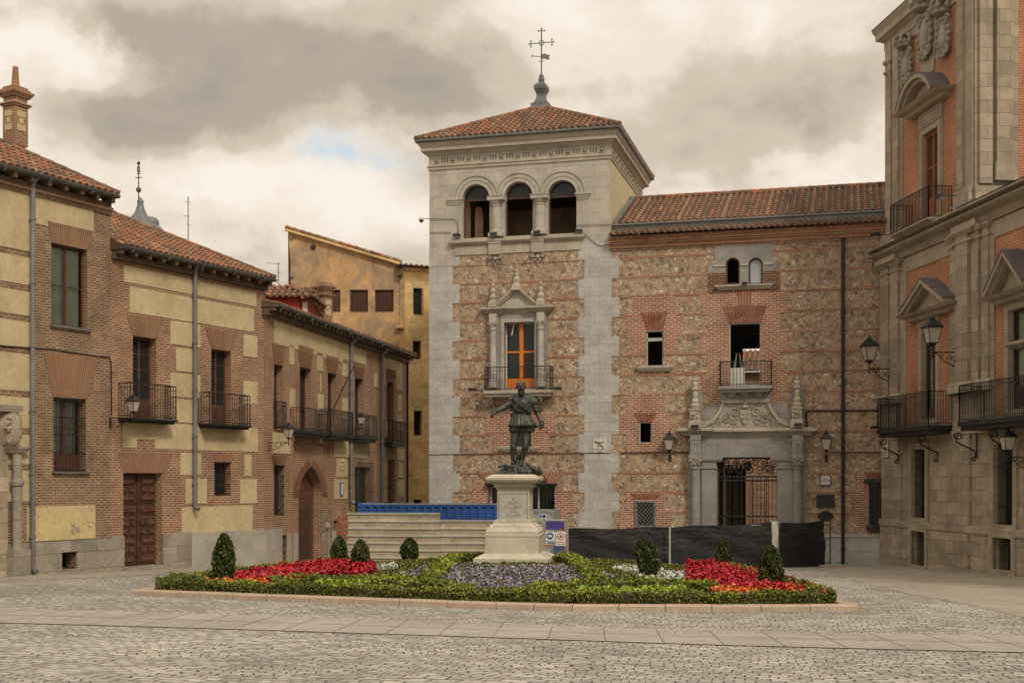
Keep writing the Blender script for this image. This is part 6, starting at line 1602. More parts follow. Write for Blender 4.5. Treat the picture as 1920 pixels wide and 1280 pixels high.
# plaques and emblem
q = MB(); fbox(q, FC, FC.S(636), FC.S(642), .02, .06, FC.Z(639, 929), FC.Z(639, 904), M_signblue); fbox(q, FC, FC.S(636.8), FC.S(641.2), .06, .066, FC.Z(639, 927), FC.Z(639, 906), M_tilewhite); q.build('wall_plaque', None, label='tall white plaque with blue rim beside the pointed arch door', cat='plaque', origin=tuple(PC(FC.S(639), 0, FC.Z(639, 929))))
q = MB(); s = FC.S(638.5); z = FC.Z(638, 876)
q.lathe([(.0, 0), (.16, 0), (.19, .02), (.12, .05), (0.001, .06)], M_yellow, 14, M=FC.M(s, .02, z) @ Matrix.Rotation(PI/2, 4, 'X')); q.ball(PC(s, .06, z+.28), .12, M_yellow, 5, sc_=(1, .5, .8)); q.tube([PC(s, .05, z-.2), PC(s, .05, z-.5)], [.12, .01], M_yellow, 6); q.ball(PC(s-.12, .05, z+.1), .07, M_yellow, 4); q.ball(PC(s+.12, .05, z+.1), .07, M_yellow, 4)
q.build('painted_emblem', None, label='small yellow coat of arms on the plaster beside the pointed arch', cat='emblem', origin=tuple(PC(s, 0, z)))
# flagpole
q = MB(); p0 = PC(FC.S(625, .5), .5, FC.Z(625, 765, .5)); p1 = PC(FC.S(665, 1.6), 1.6, FC.Z(665, 683, 1.6)); q.tube([p0, p1], [.03, .022], M_wood, 7); q.ball(p1, .05, M_wood, 5); q.tube([p0, PC(FC.S(625, .45), .45, FC.Z(625, 800, .5))], .02, M_iron, 5)
q.build('flagpole', None, label='bare wooden flagpole slanting up from the balconies over the pointed arch', cat='flagpole', origin=tuple(p0))
eave(Ch, FC, SC0-.15, SC1+.02, zEC, .42, sp=.50)
q = MB(); q.face([PC(SC0-.14, -1, zEC-.05), PC(SC0-.14, .44, zEC-.05), PC(SC0-.14, .44, zEC+.05), PC(SC0-.14, -1, zEC+.38)], M_eave); q.build('bargeboard', Ch)
rC = hip_roof(Ch, FC, SC0-.15, SC1+.06, zEC, .46, True, .20, 4.2, cw=.26)
drainpipe(Ch, FC, 654, 648, 940, .085, M_pipe, .12, 5, elbow=.32); drainpipe(Ch, FC, 713, 668, 1000, .085, M_pipe, .12, 5, elbow=.32)
q = MB(); q.tube([PC(SC1-.03, .05, -4), PC(SC1-.03, .05, zWC)], .05, M_black, 8); q.build('drainpipe', Ch)
# dormer with red wall
dm = MB(); Yd = 51.5
def dpt(px, py, Y=Yd): return Vector(((px-960)/FPX*Y, Y, EYE+(HZ-py)/FPX*Y))
FD = F(0, 0, 0); FD.O = Vector((dpt(497, 600).x, Yd)); FD.u = Vector((1, 0)); FD.n = Vector((0, -1))
zz0, zz1 = dpt(500, 605).z, dpt(500, 560).z; wd = dpt(562, 0).x-FD.O.x
fbox(dm, FD, -1.4, wd, -3, 0, zz0-1.6, zz1+.10, M_redpaint); fbox(dm, FD, wd+.001, wd+.35, -2.6, -.1, zz0-1.6, zz1+.04, M_redpaint); fbox(dm, FD, wd+.10, wd+.30, -.1, -.07, zz0-.1, zz1-.12, M_white)
for k in range(4): fbox(dm, FD, wd+.34, wd+.37, -.3-k*.6, -.2-k*.6, zz0-.6, zz1-.05, M_maroon)
do_ = dm.build('dormer', rC, label='red painted roof dormer with its own small tiled roof')
dr_ = MB(); tiles(dr_, FD.p(-1.5, .35, zz1+.02), (1, 0, 0), (0, .90, .42), wd+2.15, lambda u: (0, min(1.6, (wd+2.15-u)*1.3)), cw=.26)
tiles(dr_, FD.p(wd+.65, .35, zz1+.02), (0, 1, 0), (-.9, 0, .42), 3.3, lambda u: (0, min(1.5, u*1.3)), cw=.26)
dr_.build('roof', do_)
Yc = 54.5; Xc = (608-960)/FPX*Yc; chimney(rC, Xc, Yc, EYE+(HZ-612)/FPX*Yc, EYE+(HZ-530)/FPX*Yc, .50, pipe=False, pm=M_cream, rz=-38)
# ---------------- golden house D
D = thing('golden_stone_house', (-6, 72, gz(-6, 72)), 'tall orange rendered house with a sloping gable, left of the stone tower', 'building')
YD = 68.0
FG = F(0, 0, 0); FG.O = Vector(((545-960)/FPX*YD, YD)); FG.u = Vector((1, 0)); FG.n = Vector((0, -1))
def gs(px): return (px-960)/FPX*YD-FG.O.x
def gzz(py): return EYE+(HZ-py)/FPX*YD
mb = MB(); gw = [(gs(a), gs(b), gzz(585), gzz(543)) for a, b in ((571, 592), (617, 638), (656, 690), (703, 738))]
zlo = -6; zsh = gzz(500)
wall(mb, FG, gs(545), gs(750), zlo, zsh, gw, M_orangew, M_orangew, .3, M_darkroom)
prism(mb, FG, [(gs(545), zsh), (gs(750), zsh), (gs(740), gzz(492)), (gs(540), gzz(433))], -.3, 0, M_orangew)
mb.face([FG.p(gs(545), 0, zlo), FG.p(gs(545), -12, zlo), FG.p(gs(540), -12, gzz(433)), FG.p(gs(540), 0, gzz(433))], M_orangew, [(0,0),(12,0),(12,15),(0,15)])
for k, (px, py) in enumerate(((587, 464),)): mb.lathe([(.0, 0), (.16, 0), (.16, .02), (0.001, .02)], M_darkroom, 14, M=FG.M(gs(px), .002, gzz(py)) @ Matrix.Rotation(PI/2, 4, 'X'))
fbox(mb, FG, gs(545), gs(551), 0, .12, gzz(520), gzz(510), M_plinth); fbox(mb, FG, gs(545), gs(549), 0, .12, gzz(448), gzz(441), M_plinth)
fbox(mb, FG, gs(745), gs(756), 0, .35, gzz(518), gzz(498), M_eave); fbox(mb, FG, gs(744), gs(758), 0, .3, gzz(616), gzz(610), M_ashlar)
FH = F(0, 0, 0); o = FG.p(gs(750), 0, 0); FH.O = Vector((o.x, o.y)); a_ = R(64); FH.u = Vector((math.sin(a_), math.cos(a_))); FH.n = Vector((FH.u.y, -FH.u.x))
hh = [FH.R(775, 792, 540, 590), FH.R(774, 790, 639, 673), FH.R(776, 791, 770, 816), FH.R(776, 790, 936, 960)]
wall(mb, FH, 0, 6, zlo, FH.Z(780, 515), hh, M_ashlar, M_ashlar, .3, M_darkroom)
fbox(mb, FH, -.02, .26, -.1, .06, zlo, FH.Z(760, 518), M_orangew)
mould(mb, FH, 0, 6, [(.0, FH.Z(780, 528)), (.06, FH.Z(780, 522)), (.22, FH.Z(780, 512)), (.45, FH.Z(780, 505)), (.0, FH.Z(780, 503))], M_ashlar, False)
for (x0, x1, y, x2, x3, y2) in ((768, 798, 508+14, 775, 792, 540), (768, 797, 612, 774, 790, 638), (770, 797, 742, 776, 791, 769)):
    fan(mb, FH, (FH.S(x0), FH.S(x1), FH.Z(780, y)), (FH.S(x2), FH.S(x3), FH.Z(780, y2)), M_ashlar, M_cream, .02, .16)
mb.build('wall', D)
for i, h in enumerate(gw):
    q = MB(); frame_rect(q, FG, h, -.2, -.1, .05, M_wood); n = 9
    for k in range(n): x = h[0]+(h[1]-h[0])*(k+.5)/n; fbox(q, FG, x-.018, x+.018, -.17, -.13, h[2], h[3], M_wood)
    for k in range(11): z = h[2]+(h[3]-h[2])*(k+.5)/11; fbox(q, FG, h[0], h[1], -.165, -.135, z-.018, z+.018, M_wood)
    q.build('lattice_window', D)
for h in hh[:1]: window(D, FH, h, -.2, M_woodd, 1, 2); grille(D, FH, h, .15, .16, 4)
for h in hh[1:3]: window(D, FH, h, -.28, M_wood, 1, 1)
rf = MB(); a0, a1 = FG.p(gs(536), .2, gzz(428)), FG.p(gs(752), .2, gzz(492)); v = a1-a0
rf.face([a0, a1, a1+Vector((0, 13, 0)), a0+Vector((0, 13, 0))], M_tile, None, .5)
n = 15
for k in range(n):
    p = a0+v*k/n; q_ = a0+v*(k+1.08)/n; rf.tube([p+Vector((0, .1, .06)), q_+Vector((0, .1, .02))], .11, M_tile, 7, random.random()*.8+.1)
rf.tube([a0+Vector((0, 0, -.12)), a1+Vector((0, 0, -.12))], .07, M_ashlar, 6)
h0, h1 = FH.p(-.3, .55, FH.Z(760, 501)), FH.p(6, .55, FH.Z(806, 506)); h1.z = h0.z
tiles(rf, h0, (h1-h0), FH.p(0, -4, .2)-FH.p(0, 0, 0), (h1-h0).length, lambda u: (0, 4), cw=.3)
rf.build('roof', D)
# low tiled roof peeping behind the dormer
q = MB(); p = dpt(470, 548, 60); tiles(q, p, (1, 0, 0), (0, .9, .3), 3.4, lambda u: (0, 1.2), cw=.26); fbox(q, FG, -4.4, gs(548), 4, 8, zlo, dpt(470, 548, 60).z*1.06, M_orangew); q.build('low_roof', D)
# ---------------- distant lead spire and antennas
Ys = 110; Xs = (260-960)/FPX*Ys; zz = lambda py: EYE+(HZ-py)/FPX*Ys
sp = thing('church_spire', (Xs, Ys, gz(Xs, Ys)), 'grey lead bell shaped spire with a ball and iron cross behind the left roof', 'spire')
q = MB(); prof = [(3.2, zz(560)), (3.0, zz(440)), (2.2, zz(425)), (1.35, zz(412)), (.75, zz(403)), (.45, zz(392)), (.30, zz(382)), (.40, zz(378)), (.22, zz(374)), (.08, zz(370))]
q.lathe([(r*.8, z) for r, z in prof], M_lead, 16, M=Matrix.Translation((Xs+.15, Ys, 0))); q.build('dome', sp, smooth=True)
q = MB(); q.ball((Xs+1.0, Ys, zz(418)), .8, M_lead, 8, sc_=(1, 1, .7)); q.build('turret', sp, smooth=True)
q = MB(); q.tube([(Xs, Ys, zz(385)), (Xs, Ys, zz(304))], .05, M_iron, 5); q.ball((Xs, Ys, zz(356)), .24, M_wood, 6)
for z, w in ((zz(333), .3), (zz(326), .18)): q.tube([(Xs-w, Ys, z), (Xs+w, Ys, z)], .04, M_iron, 4)
q.tube([(Xs+.12*math.cos(k), Ys, zz(318)+.3*math.sin(k)) for k in [2*PI*i/10 for i in range(11)]], .04, M_iron, 4); q.ball((Xs, Ys, zz(306)), .16, M_iron, 4); q.build('cross', sp)
def antenna(px, yb, yt, Y, arms, label):
    X = (px-960)/FPX*Y; z = lambda py: EYE+(HZ-py)/FPX*Y
    q = MB(); q.tube([(X, Y, z(yb)), (X, Y, z(yt))], .035, M_galv, 5)
    for (y, w0, w1) in arms: q.tube([(X-w0, Y, z(y)), (X+w1, Y, z(y)-.05)], .022, M_galv, 4)
    q.build('aerial', None, label=label, cat='aerial', origin=(X, Y, z(yb)))
antenna(353, 470, 368, 62, ((378, .15, .12), (404, .25, .12), (420, .1, .1)), 'thin tall aerial mast above the left tiled roof')
antenna(522, 545, 492, 62, ((493, .6, .1), (510, .12, .1)), 'small TV aerial left of the sloping orange gable')
# ================================================================== TOWN HALL (right)
H = thing('town_hall', tuple(FR.p(6, -5, gz(15, 45))), 'grand stone and orange brick town hall with pedimented windows, on the right', 'building')
PR = FR.p; SRM = 26.0
zr = lambda x, y, d=0: FR.Z(x, y, d)
S = FR.S
ZS0, ZS1 = zr(1660, 986), zr(1660, 973)      # string course
ZB1 = zr(1665, 742); ZC1 = zr(1668, 497)     # first floor order
ZEN = zr(1622, 487, .7)+.0; ZET = zr(1622, 463, .7)
zbal1 = zr(1700, 796, 1.0)
g1 = (S(1711), S(1737), zr(1724, 975), zr(1724, 842)); g2 = (S(1866), S(1902), zr(1884, 989), zr(1884, 832))
k1 = (S(1713), S(1739), zr(1726, 1064), zr(1726, 996)); k2 = (S(1866), S(1902), zr(1884, 1073), zr(1884, 1008))
f1 = (S(1730), S(1757), zbal1+.02, zr(1743, 622)); f2 = (S(1893), S(1893)+1.55, zbal1+.02, zr(1893, 583))
for_more = S(1893)-S(1730)
g3 = (g2[0]+4.6, g2[1]+4.6, g2[2], g2[3]); f3 = (f2[0]+4.6, f2[1]+4.6, f2[2], f2[3])
HR = [g1, g2, k1, k2, f1, f2, g3, f3]
mb = MB()
ZLB = zbal1-.30
wall(mb, FR, 0, SRM, -4, ZLB, [g1, g2, k1, k2, g3], M_rstone, M_rsmooth, .45, M_darkroom, 1.4)
wall(mb, FR, 0, SRM, ZLB, ZEN, [f1, f2, f3], M_brickR, M_rsmooth, .40, M_darkroom, 1.4)
# ground floor: plinth offset and pilaster strips
patch(mb, FR, (0, SRM, -4, ZS0), M_rstone, .06, [k1, k2]); mould(mb, FR, 0, SRM, [(.07, ZS0), (.12, ZS0+.03), (.12, ZS1-.03), (.06, ZS1)], M_rsmooth, True)
for (a, b, p_) in ((0, S(1692), .06), (S(1748), S(1822), .10)): patch(mb, FR, (a, b, ZS1, ZLB), M_rstone, p_, HR); patch(mb, FR, (a, b, -4, ZS0), M_rstone, p_+.06, HR)
def surround(r, w=.20, d=.05, m=None):
    frame_rect(mb, FR, (r[0]-w, r[1]+w, r[2]-w*.6, r[3]+w), 0, d, w, m or M_rsmooth)
for r in (g1, g2, g3): surround(r, .24, .075)
for r in (k1, k2): surround(r, .22, .13)
fbox(mb, FR, 0, SRM, 0, .14, ZLB-.12, ZLB+.0, M_rsmooth); fbox(mb, FR, 0, SRM, 0, .10, ZLB, zbal1+.0, M_rsmooth)
# first floor stone: dado, pilasters, frames
patch(mb, FR, (0, SRM, zbal1, ZB1-.1), M_rsmooth, .03, [f1, f2, f3, (S(1700), S(1782), -9, 99), (S(1868), S(1868)+2.9, -9, 99)])
def pil(a, b, d, z0, z1, base=True, m=None):
    m = m or M_rstone
    fbox(mb, FR, a, b, 0, d, z0, z1, m)
    if base:
        mould(mb, FR, a, b, [(d+.10, z0), (d+.10, z0+.16), (d+.06, z0+.22), (d+.07, z0+.28), (d+.01, z0+.36)], M_rsmooth)
        mould(mb, FR, a, b, [(d+.0, z1-.42), (d+.04, z1-.40), (d+.04, z1-.34), (d, z1-.33)], M_rsmooth); mould(mb, FR, a, b, [(d+.02, z1-.14), (d+.08, z1-.06), (d+.11, z1-.04), (d+.11, z1+.02)], M_rsmooth)
fbox(mb, FR, 0, S(1696), 0, .04, zbal1, ZC1, M_rstone)
pil(.10, S(1672), .16, ZB1-.35, ZC1); pil(S(1675), S(1690), .16, ZB1-.35, ZC1)
sA, sB_ = S(1783), S(1858)
fbox(mb, FR, sA, sB_+.3, 0, .05, zbal1, ZC1, M_rstone)
pil(sA+.15, sA+.75, .12, ZB1-.35, ZC1); pil(S(1806), S(1829), .30, ZB1-.35, ZC1); pil(S(1829)+.02, S(1843), .18, ZB1-.35, ZC1); pil(S(1845), S(1858), .10, ZB1-.35, ZC1)
pil(f3[0]-2.2, f3[0]-1.2, .22, ZB1-.35, ZC1)
fbox(mb, FR, 0, SRM, 0, .06, ZC1-.42, ZC1, M_rsmooth) if False else None
patch(mb, FR, (S(1696), sA, ZC1-.55, ZC1), M_rsmooth, .035, [])
patch(mb, FR, (sB_, SRM, ZC1-.55, ZC1), M_rsmooth, .035, [])
patch(mb, FR, (S(1696), S(1700), zbal1, ZC1-.55), M_rsmooth, .03, [])
# entablature
pe = [(.10, ZC1+.02), (.10, ZC1+.30), (.15, ZC1+.32), (.15, ZC1+.58), (.22, ZC1+.62), (.25, ZEN-.10), (.38, ZEN-.06), (.38, ZEN+.14), (.42, ZEN+.20), (.50, ZEN+.34), (.50, ZEN+.40), (.0, ZEN+.46)]
pe = sorted(pe, key=lambda t: t[1])
for (d0, z0), (d1, z1) in zip(pe, pe[1:]):
    mb.face([PR(-d0, d0, z0), PR(SRM, d0, z0), PR(SRM, d1, z1), PR(-d1, d1, z1)], M_rsmooth, [(0,z0+d0),(SRM,z0+d0),(SRM,z1+d1),(0,z1+d1)])
    mb.face([PR(-d0, d0, z0), PR(-d0, -1, z0), PR(-d1, -1, z1), PR(-d1, d1, z1)], M_rsmooth, [(0,z0+d0),(1,z0+d0),(1,z1+d1),(0,z1+d1)])
for (a, b) in ((-.02, S(1692)), (S(1800), S(1846))): fbox(mb, FR, a, b, .1, .34, ZC1+.02, ZEN-.08, M_rsmooth)
# end wall and body
for (a, b, m) in (((0, 0), (0, -12), M_rstone), ((0, -12), (SRM, -12), M_rstone)):
    L = 12; mb.face([PR(*a, -4), PR(*b, -4), PR(*b, ZEN), PR(*a, ZEN)], m, [(0,-4),(L,-4),(L,ZEN),(0,ZEN)])
mb.build('wall', H)
# windows: frames + pediments
def archi(r, d=.07, w=.22, parent=H):
    q = MB(); frame_rect(q, FR, (r[0]-w, r[1]+w, r[2], r[3]+w), 0, d, w-.002, M_rsmooth); frame_rect(q, FR, (r[0]-w*1.35, r[1]+w*1.35, r[2], r[3]+w*1.35), 0, d*.55, w*.36, M_rsmooth); return q
def tri_ped(q, s0, s1, z, h, d=.62, arch=False):
    """pediment: bed moulding, raking cornice, tympanum, slate cap"""
    c = (s0+s1)/2; th = .16
    mould(q, FR, s0+.12, s1-.12, [(d*.3, z-.24), (d*.45, z-.20), (d*.5, z-.12), (d*.8, z-.06), (d*.9, z), (d*.95, z+.03)], M_rsmooth)
    if not arch:
        prism(q, FR, [(s0+.2, z+.02), (s1-.2, z+.02), (c, z+h-.12)], 0, d*.35, M_rsmooth)
        for (a, b) in ((s0, c), (s1, c)):
            for (o_, t_, dd) in ((0, th, d), (-.13, .13, d*.8)):
                prism(q, FR, [(a, z+.02+o_), (c, z+h+o_), (c, z+h+o_+t_), (a-(.0), z+.02+o_+t_)], 0, dd, M_rsmooth)
            prism(q, FR, [(a-.03*(1 if a < c else -1), z+.02+th+.003), (c, z+h+th+.003), (c, z+h+th+.05), (a-.03*(1 if a < c else -1), z+.02+th+.05)], 0, d+.02, M_slate)
    else:
        n = 16; L = s1-s0; Rr = (L*L/4+h*h)/(2*h); zc = z+h-Rr; A0 = math.asin(min(1, L/2/Rr))
        pt = lambda t, r_: (c+r_*math.sin(-A0+2*A0*t), zc+r_*math.cos(-A0+2*A0*t))
        prism(q, FR, [pt(k/n, Rr-.16) for k in range(n+1)], 0, d*.35, M_rsmooth)
        for k in range(n):
            for (ra, rb, dd, m) in ((Rr-.13, Rr+.0, d*.8, M_rsmooth), (Rr+.0, Rr+.16, d, M_rsmooth), (Rr+.163, Rr+.21, d+.02, M_slate)):
                prism(q, FR, [pt(k/n, ra), pt((k+1)/n, ra), pt((k+1)/n, rb), pt(k/n, rb)], 0, dd, m)
q = archi(f1); zp = zr(1700, 596, .5); s0, s1 = S(1690, .55), S(1770, .55); zp = zr(1725, 583, .5)
fbox(q, FR, f1[0]-.28, f1[1]+.28, 0, .09, f1[3]+.24, zp-.2, M_rsmooth); tri_ped(q, s0, s1, zp, .95, .62); q.build('window_surround', H)
window(H, FR, f1, -.18, M_wood, 2, 3, .55, True)
q = archi(f2); s0b = S(1848, .6); w_ = (f2[0]+f2[1])/2-s0b; zp2 = zr(1885, 549, .5)
fbox(q, FR, f2[0]-.28, f2[1]+.28, 0, .09, f2[3]+.24, zp2-.2, M_rsmooth); tri_ped(q, s0b, s0b+2*w_, zp2, 1.15, .66); q.build('window_surround', H)
window(H, FR, f2, -.18, M_woodd, 2, 2, .9, True)
q = archi(f3); tri_ped(q, s0b+4.6, s0b+2*w_+4.6, zp2, 1.15, .66); q.build('window_surround', H); window(H, FR, f3, -.3, M_woodd, 2, 2, .9, True)
q = MB(); mould(q, FR, f2[0]-.1, f2[1]+.1, [(-.25, zr(1905, 655)), (.0, zr(1905, 650)), (.12, zr(1905, 645)), (.12, zr(1905, 640))], M_rsmooth, False); q.build('transom', H)
for r in (g1, g2, g3): window(H, FR, r, -.40, M_woodd, 2, 3); grille(H, FR, r, -.10, .115, 4, rb=.013)
for r in (k1, k2): grille(H, FR, r, -.16, .11, 1, rb=.013)
# balconies, big iron scroll brackets
def hbal(s0, s1, d, zb, zt, brs, mid=True):
    b_ = balcony(H, FR, s0, s1, zb, zt, d, M_iron, .30, .105, rb=.014)
    for bx in brs:
        z = zb-.32; q = MB()
        q.tube([PR(bx, .06, z), PR(bx, .06, z-.85)], .028, M_iron, 6); q.tube([PR(bx, d*.9, z-.10), PR(bx, d*.75, z-.34), PR(bx, d*.45, z-.48), PR(bx, .15, z-.60), PR(bx, .06, z-.85)], .028, M_iron, 6)
        scroll(q, PR(bx, d*.72, z-.14), FR.n.to_3d(), (0, 0, 1), .15, M_iron, rad=.026); scroll(q, PR(bx, .16, z-.86), FR.n.to_3d(), (0, 0, -1), .10, M_iron, rad=.024)
        q.build('bracket', b_)
dB = .95
zb = zr(1710, 795, dB); ztp = zr(1700, 735, dB)
s0, s1 = S(1646, dB), S(1773, .1)
zb = FR.Z(1646, 806, dB); ztp = FR.Z(1646, 748, dB)
s1 = S(1741, dB)
hbal(s0, s1, dB, zb, ztp, (S(1686, 0)+.15, S(1766, 0)-.1))
hbal(S(1799, dB), S(1799, dB)+4.2, dB, zb, ztp, (S(1834), S(1834)+2.4))
# ---------------- upper tower of the town hall
q = MB(); sU = S(1826, -.2); ZU = EYE+(HZ-62)/FPX*49.0
FU = F(0, 0, 0); FU.O = FR.O-FR.n*.2; FU.u = FR.u; FU.n = FR.n
u0 = .0; u1 = FU.S(1826); zu0 = ZEN+.40
uw = (FU.S(1733), FU.S(1762), FU.Z(1747, 388), FU.Z(1747, 246)); 
uw = (uw[0], uw[1], zu0+.25, uw[3])
wall(q, FU, u0, u1, zu0-.5, ZU+.6, [uw], M_brickR, M_rsmooth, .4, M_darkroom)
def fbU(a, b, d0, d1, z0, z1, m): fbox(q, FU, a, b, d0, d1, z0, z1, m)
fbU(u0, FU.S(1694), 0, .05, zu0-.4, ZU, M_rsmooth); fbU(u0+.08, FU.S(1676), .05, .14, zu0-.4, ZU-.2, M_rstone); fbU(FU.S(1679), FU.S(1690), .05, .14, zu0-.4, ZU-.2, M_rstone)
fbU(FU.S(1797), u1, 0, .06, zu0-.4, ZU, M_rsmooth); fbU(FU.S(1801), FU.S(1812), .06, .15, zu0+.9, ZU, M_rstone); fbU(FU.S(1800)-.1, u1+.02, .05, .20, zu0-.4, zu0+.85, M_rstone)
mould(q, FU, u0, FU.S(1694), [(.22, zu0-.1), (.22, zu0+.5), (.18, zu0+.6), (.05, zu0+.64)], M_rsmooth)
# north face of the tower (towards the camera)
FN = F(0, 0, 0); o = FU.p(u1, 0, 0); FN.O = Vector((o.x, o.y)); FN.u = -FU.n; FN.n = FU.u
zN = zu0-2; FN_w = 6.5
wall(q, FN, 0, FN_w, zN, ZU+.6, [], M_brickR)
fbox(q, FN, 0, FN.S(1908), 0, .08, zN, ZU+.3, M_rstone); fbox(q, FN, .12, FN.S(1856), .08, .20, zu0+.9, ZU+.3, M_rstone); fbox(q, FN, FN.S(1863), FN.S(1893), .08, .26, zu0+1.6, ZU+.3, M_rstone)
fbox(q, FN, FN.S(1860), FN.S(1897), .08, .30, zu0+1.0, zu0+1.6, M_rsmooth); fbox(q, FN, FN_w-1.7, FN_w, 0, .12, zN, ZU+.3, M_rstone); fbox(q, FN, -.02, FN.S(1908)+.05, 0, .14, zN, zu0+.85, M_rstone)
# back faces
for (a, b) in (((0, 0), (0, -8)), ((0, -8), (u1, -8)), ((u1, -6.5), (u1, -8))): q.face([FU.p(*a, zu0-1), FU.p(*b, zu0-1), FU.p(*b, ZU+.6), FU.p(*a, ZU+.6)], M_rstone, [(0,0),(8,0),(8,9),(0,9)])
# cornice of upper tower
ZK = ZU+.05
pk = [(.05, ZU-.75), (.05, ZU-.45), (.10, ZU-.42), (.10, ZU-.12), (.20, ZU-.05), (.26, ZU), (.36, ZU+.03), (.36, ZU+.22), (.40, ZU+.30), (.46, ZU+.42), (.46, ZU+.50), (0, ZU+.6)]
for (d0, z0), (d1, z1) in zip(pk, pk[1:]):
    a = [(-d0, d0), (u1+d0, d0), (u1+d0, -8), (-d0, -8)]; b = [(-d1, d1), (u1+d1, d1), (u1+d1, -8), (-d1, -8)]
    for (i, j) in ((0, 1), (1, 2), (3, 0)): q.face([FU.p(*a[i], z0), FU.p(*a[j], z0), FU.p(*b[j], z1), FU.p(*b[i], z1)], M_rsmooth, [(0,z0+d0),(8,z0+d0),(8,z1+d1),(0,z1+d1)])
for (a, b) in ((u0+.04, FU.S(1676)), ): 
    for k in range(2): q.ball(FU.p(u0+.2+k*.5, .2, ZU-1.0-k*.05), .10, M_carved, 5); q.ball(FU.p(u0+.2+k*.5, .2, ZU-1.4), .07, M_carved, 5)
q.build('upper_wall', H)
rf = MB(); a = [FU.p(-.5, .5, ZU+.5), FU.p(u1+.5, .5, ZU+.5), FU.p(u1+.5, -8, ZU+.5), FU.p(-.5, -8, ZU+.5)]; ap = FU.p(u1/2, -4, ZU+4); 
for i in range(4): rf.face([a[i], a[(i+1) % 4], ap], M_slate)
# low slate roof behind the nearer wing
rf.face([PR(u1+.1, .50, ZEN+.44), PR(SRM, .50, ZEN+.44), PR(SRM, -6, ZEN+3.2), PR(u1+.1, -6, ZEN+3.2)], M_slate); rf.face([PR(u1+.1, .74, ZEN+.44), PR(u1+.1, -6, ZEN+3.2), PR(u1+.1, -6, ZEN+.4), PR(u1+.1, 0, ZEN+.4)], M_slate)
rf.build('roof', H)
def R_to_FU(f):     # run a FR-based builder on the set-back frame
    global FR, PR
    FR_, PR_ = FR, PR; FR = FU; PR = FU.p
    try: return f()
    finally: FR = FR_; PR = PR_
def upper_window():
    q = archi(uw, .09, .22); s0, s1 = FU.S(1690, .6), FU.S(1777, .6); z = FU.Z(1725, 208, .5); z = uw[3]+1.05
    fbox(q, FU, uw[0]-.3, uw[1]+.3, 0, .09, uw[3]+.26, z-.2, M_rsmooth); frame_rect(q, FU, (uw[0]-.1, uw[1]+.1, uw[3]+.35, z-.3), .09, .12, .06, M_rsmooth)
    c = (uw[0]+uw[1])/2; tri_ped(q, c-1.35, c+1.35, z, .80, .75, arch=True); q.build('window_surround', H)
    w = MB(); a, b, c_, e = uw; frame_rect(w, FU, (a, b, c_, e), -.14, -.07, .07, M_shutter); m_ = (a+b)/2; fbox(w, FU, m_-.04, m_+.04, -.14, -.06, c_, e, M_shutter)
    for (x0, x1) in ((a+.07, m_-.04), (m_+.04, b-.07)):
        fbox(w, FU, x0, x1, -.13, -.10, c_, c_+.9, M_shutter); n = 44
        for k in range(n):
            z_ = c_+.95+(e-c_-1.0)*k/n; w.face([FU.p(x0+.05, -.13, z_+.035), FU.p(x1-.05, -.13, z_+.035), FU.p(x1-.05, -.095, z_), FU.p(x0+.05, -.095, z_)], M_shutter)
        for z_ in (c_+.92, (c_+e)/2+.4, e-.1): fbox(w, FU, x0, x1, -.12, -.09, z_-.03, z_+.03, M_shutter)
    w.build('shutter', H)
R_to_FU(upper_window)
zb2 = zu0+.10; s0 = FU.S(1674, .8); s1 = FU.S(1738, .8)+.3
balcony(H, FU, uw[0]-1.05, uw[1]+.95, zb2, zb2+1.12, .85, M_rsmooth, .1, .12, rb=.014)
# coats of arms
def crest_arms(s, zt, zb, w, label):
    q = MB(); h = zt-zb; E = FU.u.to_3d(); U3 = Vector((0, 0, 1)); zc = zb+h*.36
    prism(q, FU, [(s-w*.42, zc+h*.22), (s+w*.42, zc+h*.22), (s+w*.45, zc), (s+w*.3, zc-h*.22), (s, zc-h*.33), (s-w*.3, zc-h*.22), (s-w*.45, zc)], .0, .16, M_carved)
    q.ball(FU.p(s, .14, zc), 1, M_carved, 8, sc_=(.15, w*.30, h*.22))
    for k in range(18):
        a = 2*PI*k/18; q.ball(FU.p(s+w*.47*math.cos(a), .16, zc-h*.04+h*.30*math.sin(a)), w*.085, M_carved, 4)
    for sg_ in (-1, 1): scroll(q, FU.p(s+sg_*w*.36, .2, zc+h*.20), E*sg_, U3, w*.2, M_carved, rad=w*.05); scroll(q, FU.p(s+sg_*w*.30, .2, zc-h*.26), E*sg_, -U3, w*.18, M_carved, rad=w*.05)
    for k in range(16): q.ball(FU.p(s+random.uniform(-.3, .3)*w, .2, zc+random.uniform(-.2, .2)*h), w*.06, M_carved, 4)
    zcw = zb+h*.68; Mx = FU.M(s, .20, zcw)
    q.lathe([(w*.30, 0), (w*.36, .03), (w*.36, h*.05), (w*.32, h*.07)], M_carved, 14, M=Mx)
    for k in range(8):
        a = 2*PI*k/8; bx, by = w*.36*math.cos(a), w*.36*math.sin(a)
        q.tube([Mx @ Vector((bx, by, h*.06)), Mx @ Vector((bx*1.25, by*1.25, h*.15)), Mx @ Vector((bx*.9, by*.9, h*.23)), Mx @ Vector((0, 0, h*.25))], w*.06, M_carved, 5); q.ball(Mx @ Vector((bx*1.15, by*1.15, h*.10)), w*.09, M_carved, 4)
    q.ball(Mx @ Vector((0, 0, h*.28)), w*.10, M_carved, 5)
    q.build('coat_of_arms', H, label=label)
crest_arms(FU.S(1706), FU.Z(1706, 60), FU.Z(1706, 158), .95, 'left carved stone arms with crown on the upper brick wall')
crest_arms(FU.S(1741), FU.Z(1741, -22), FU.Z(1741, 112), 1.15, 'large middle carved stone arms with crown')
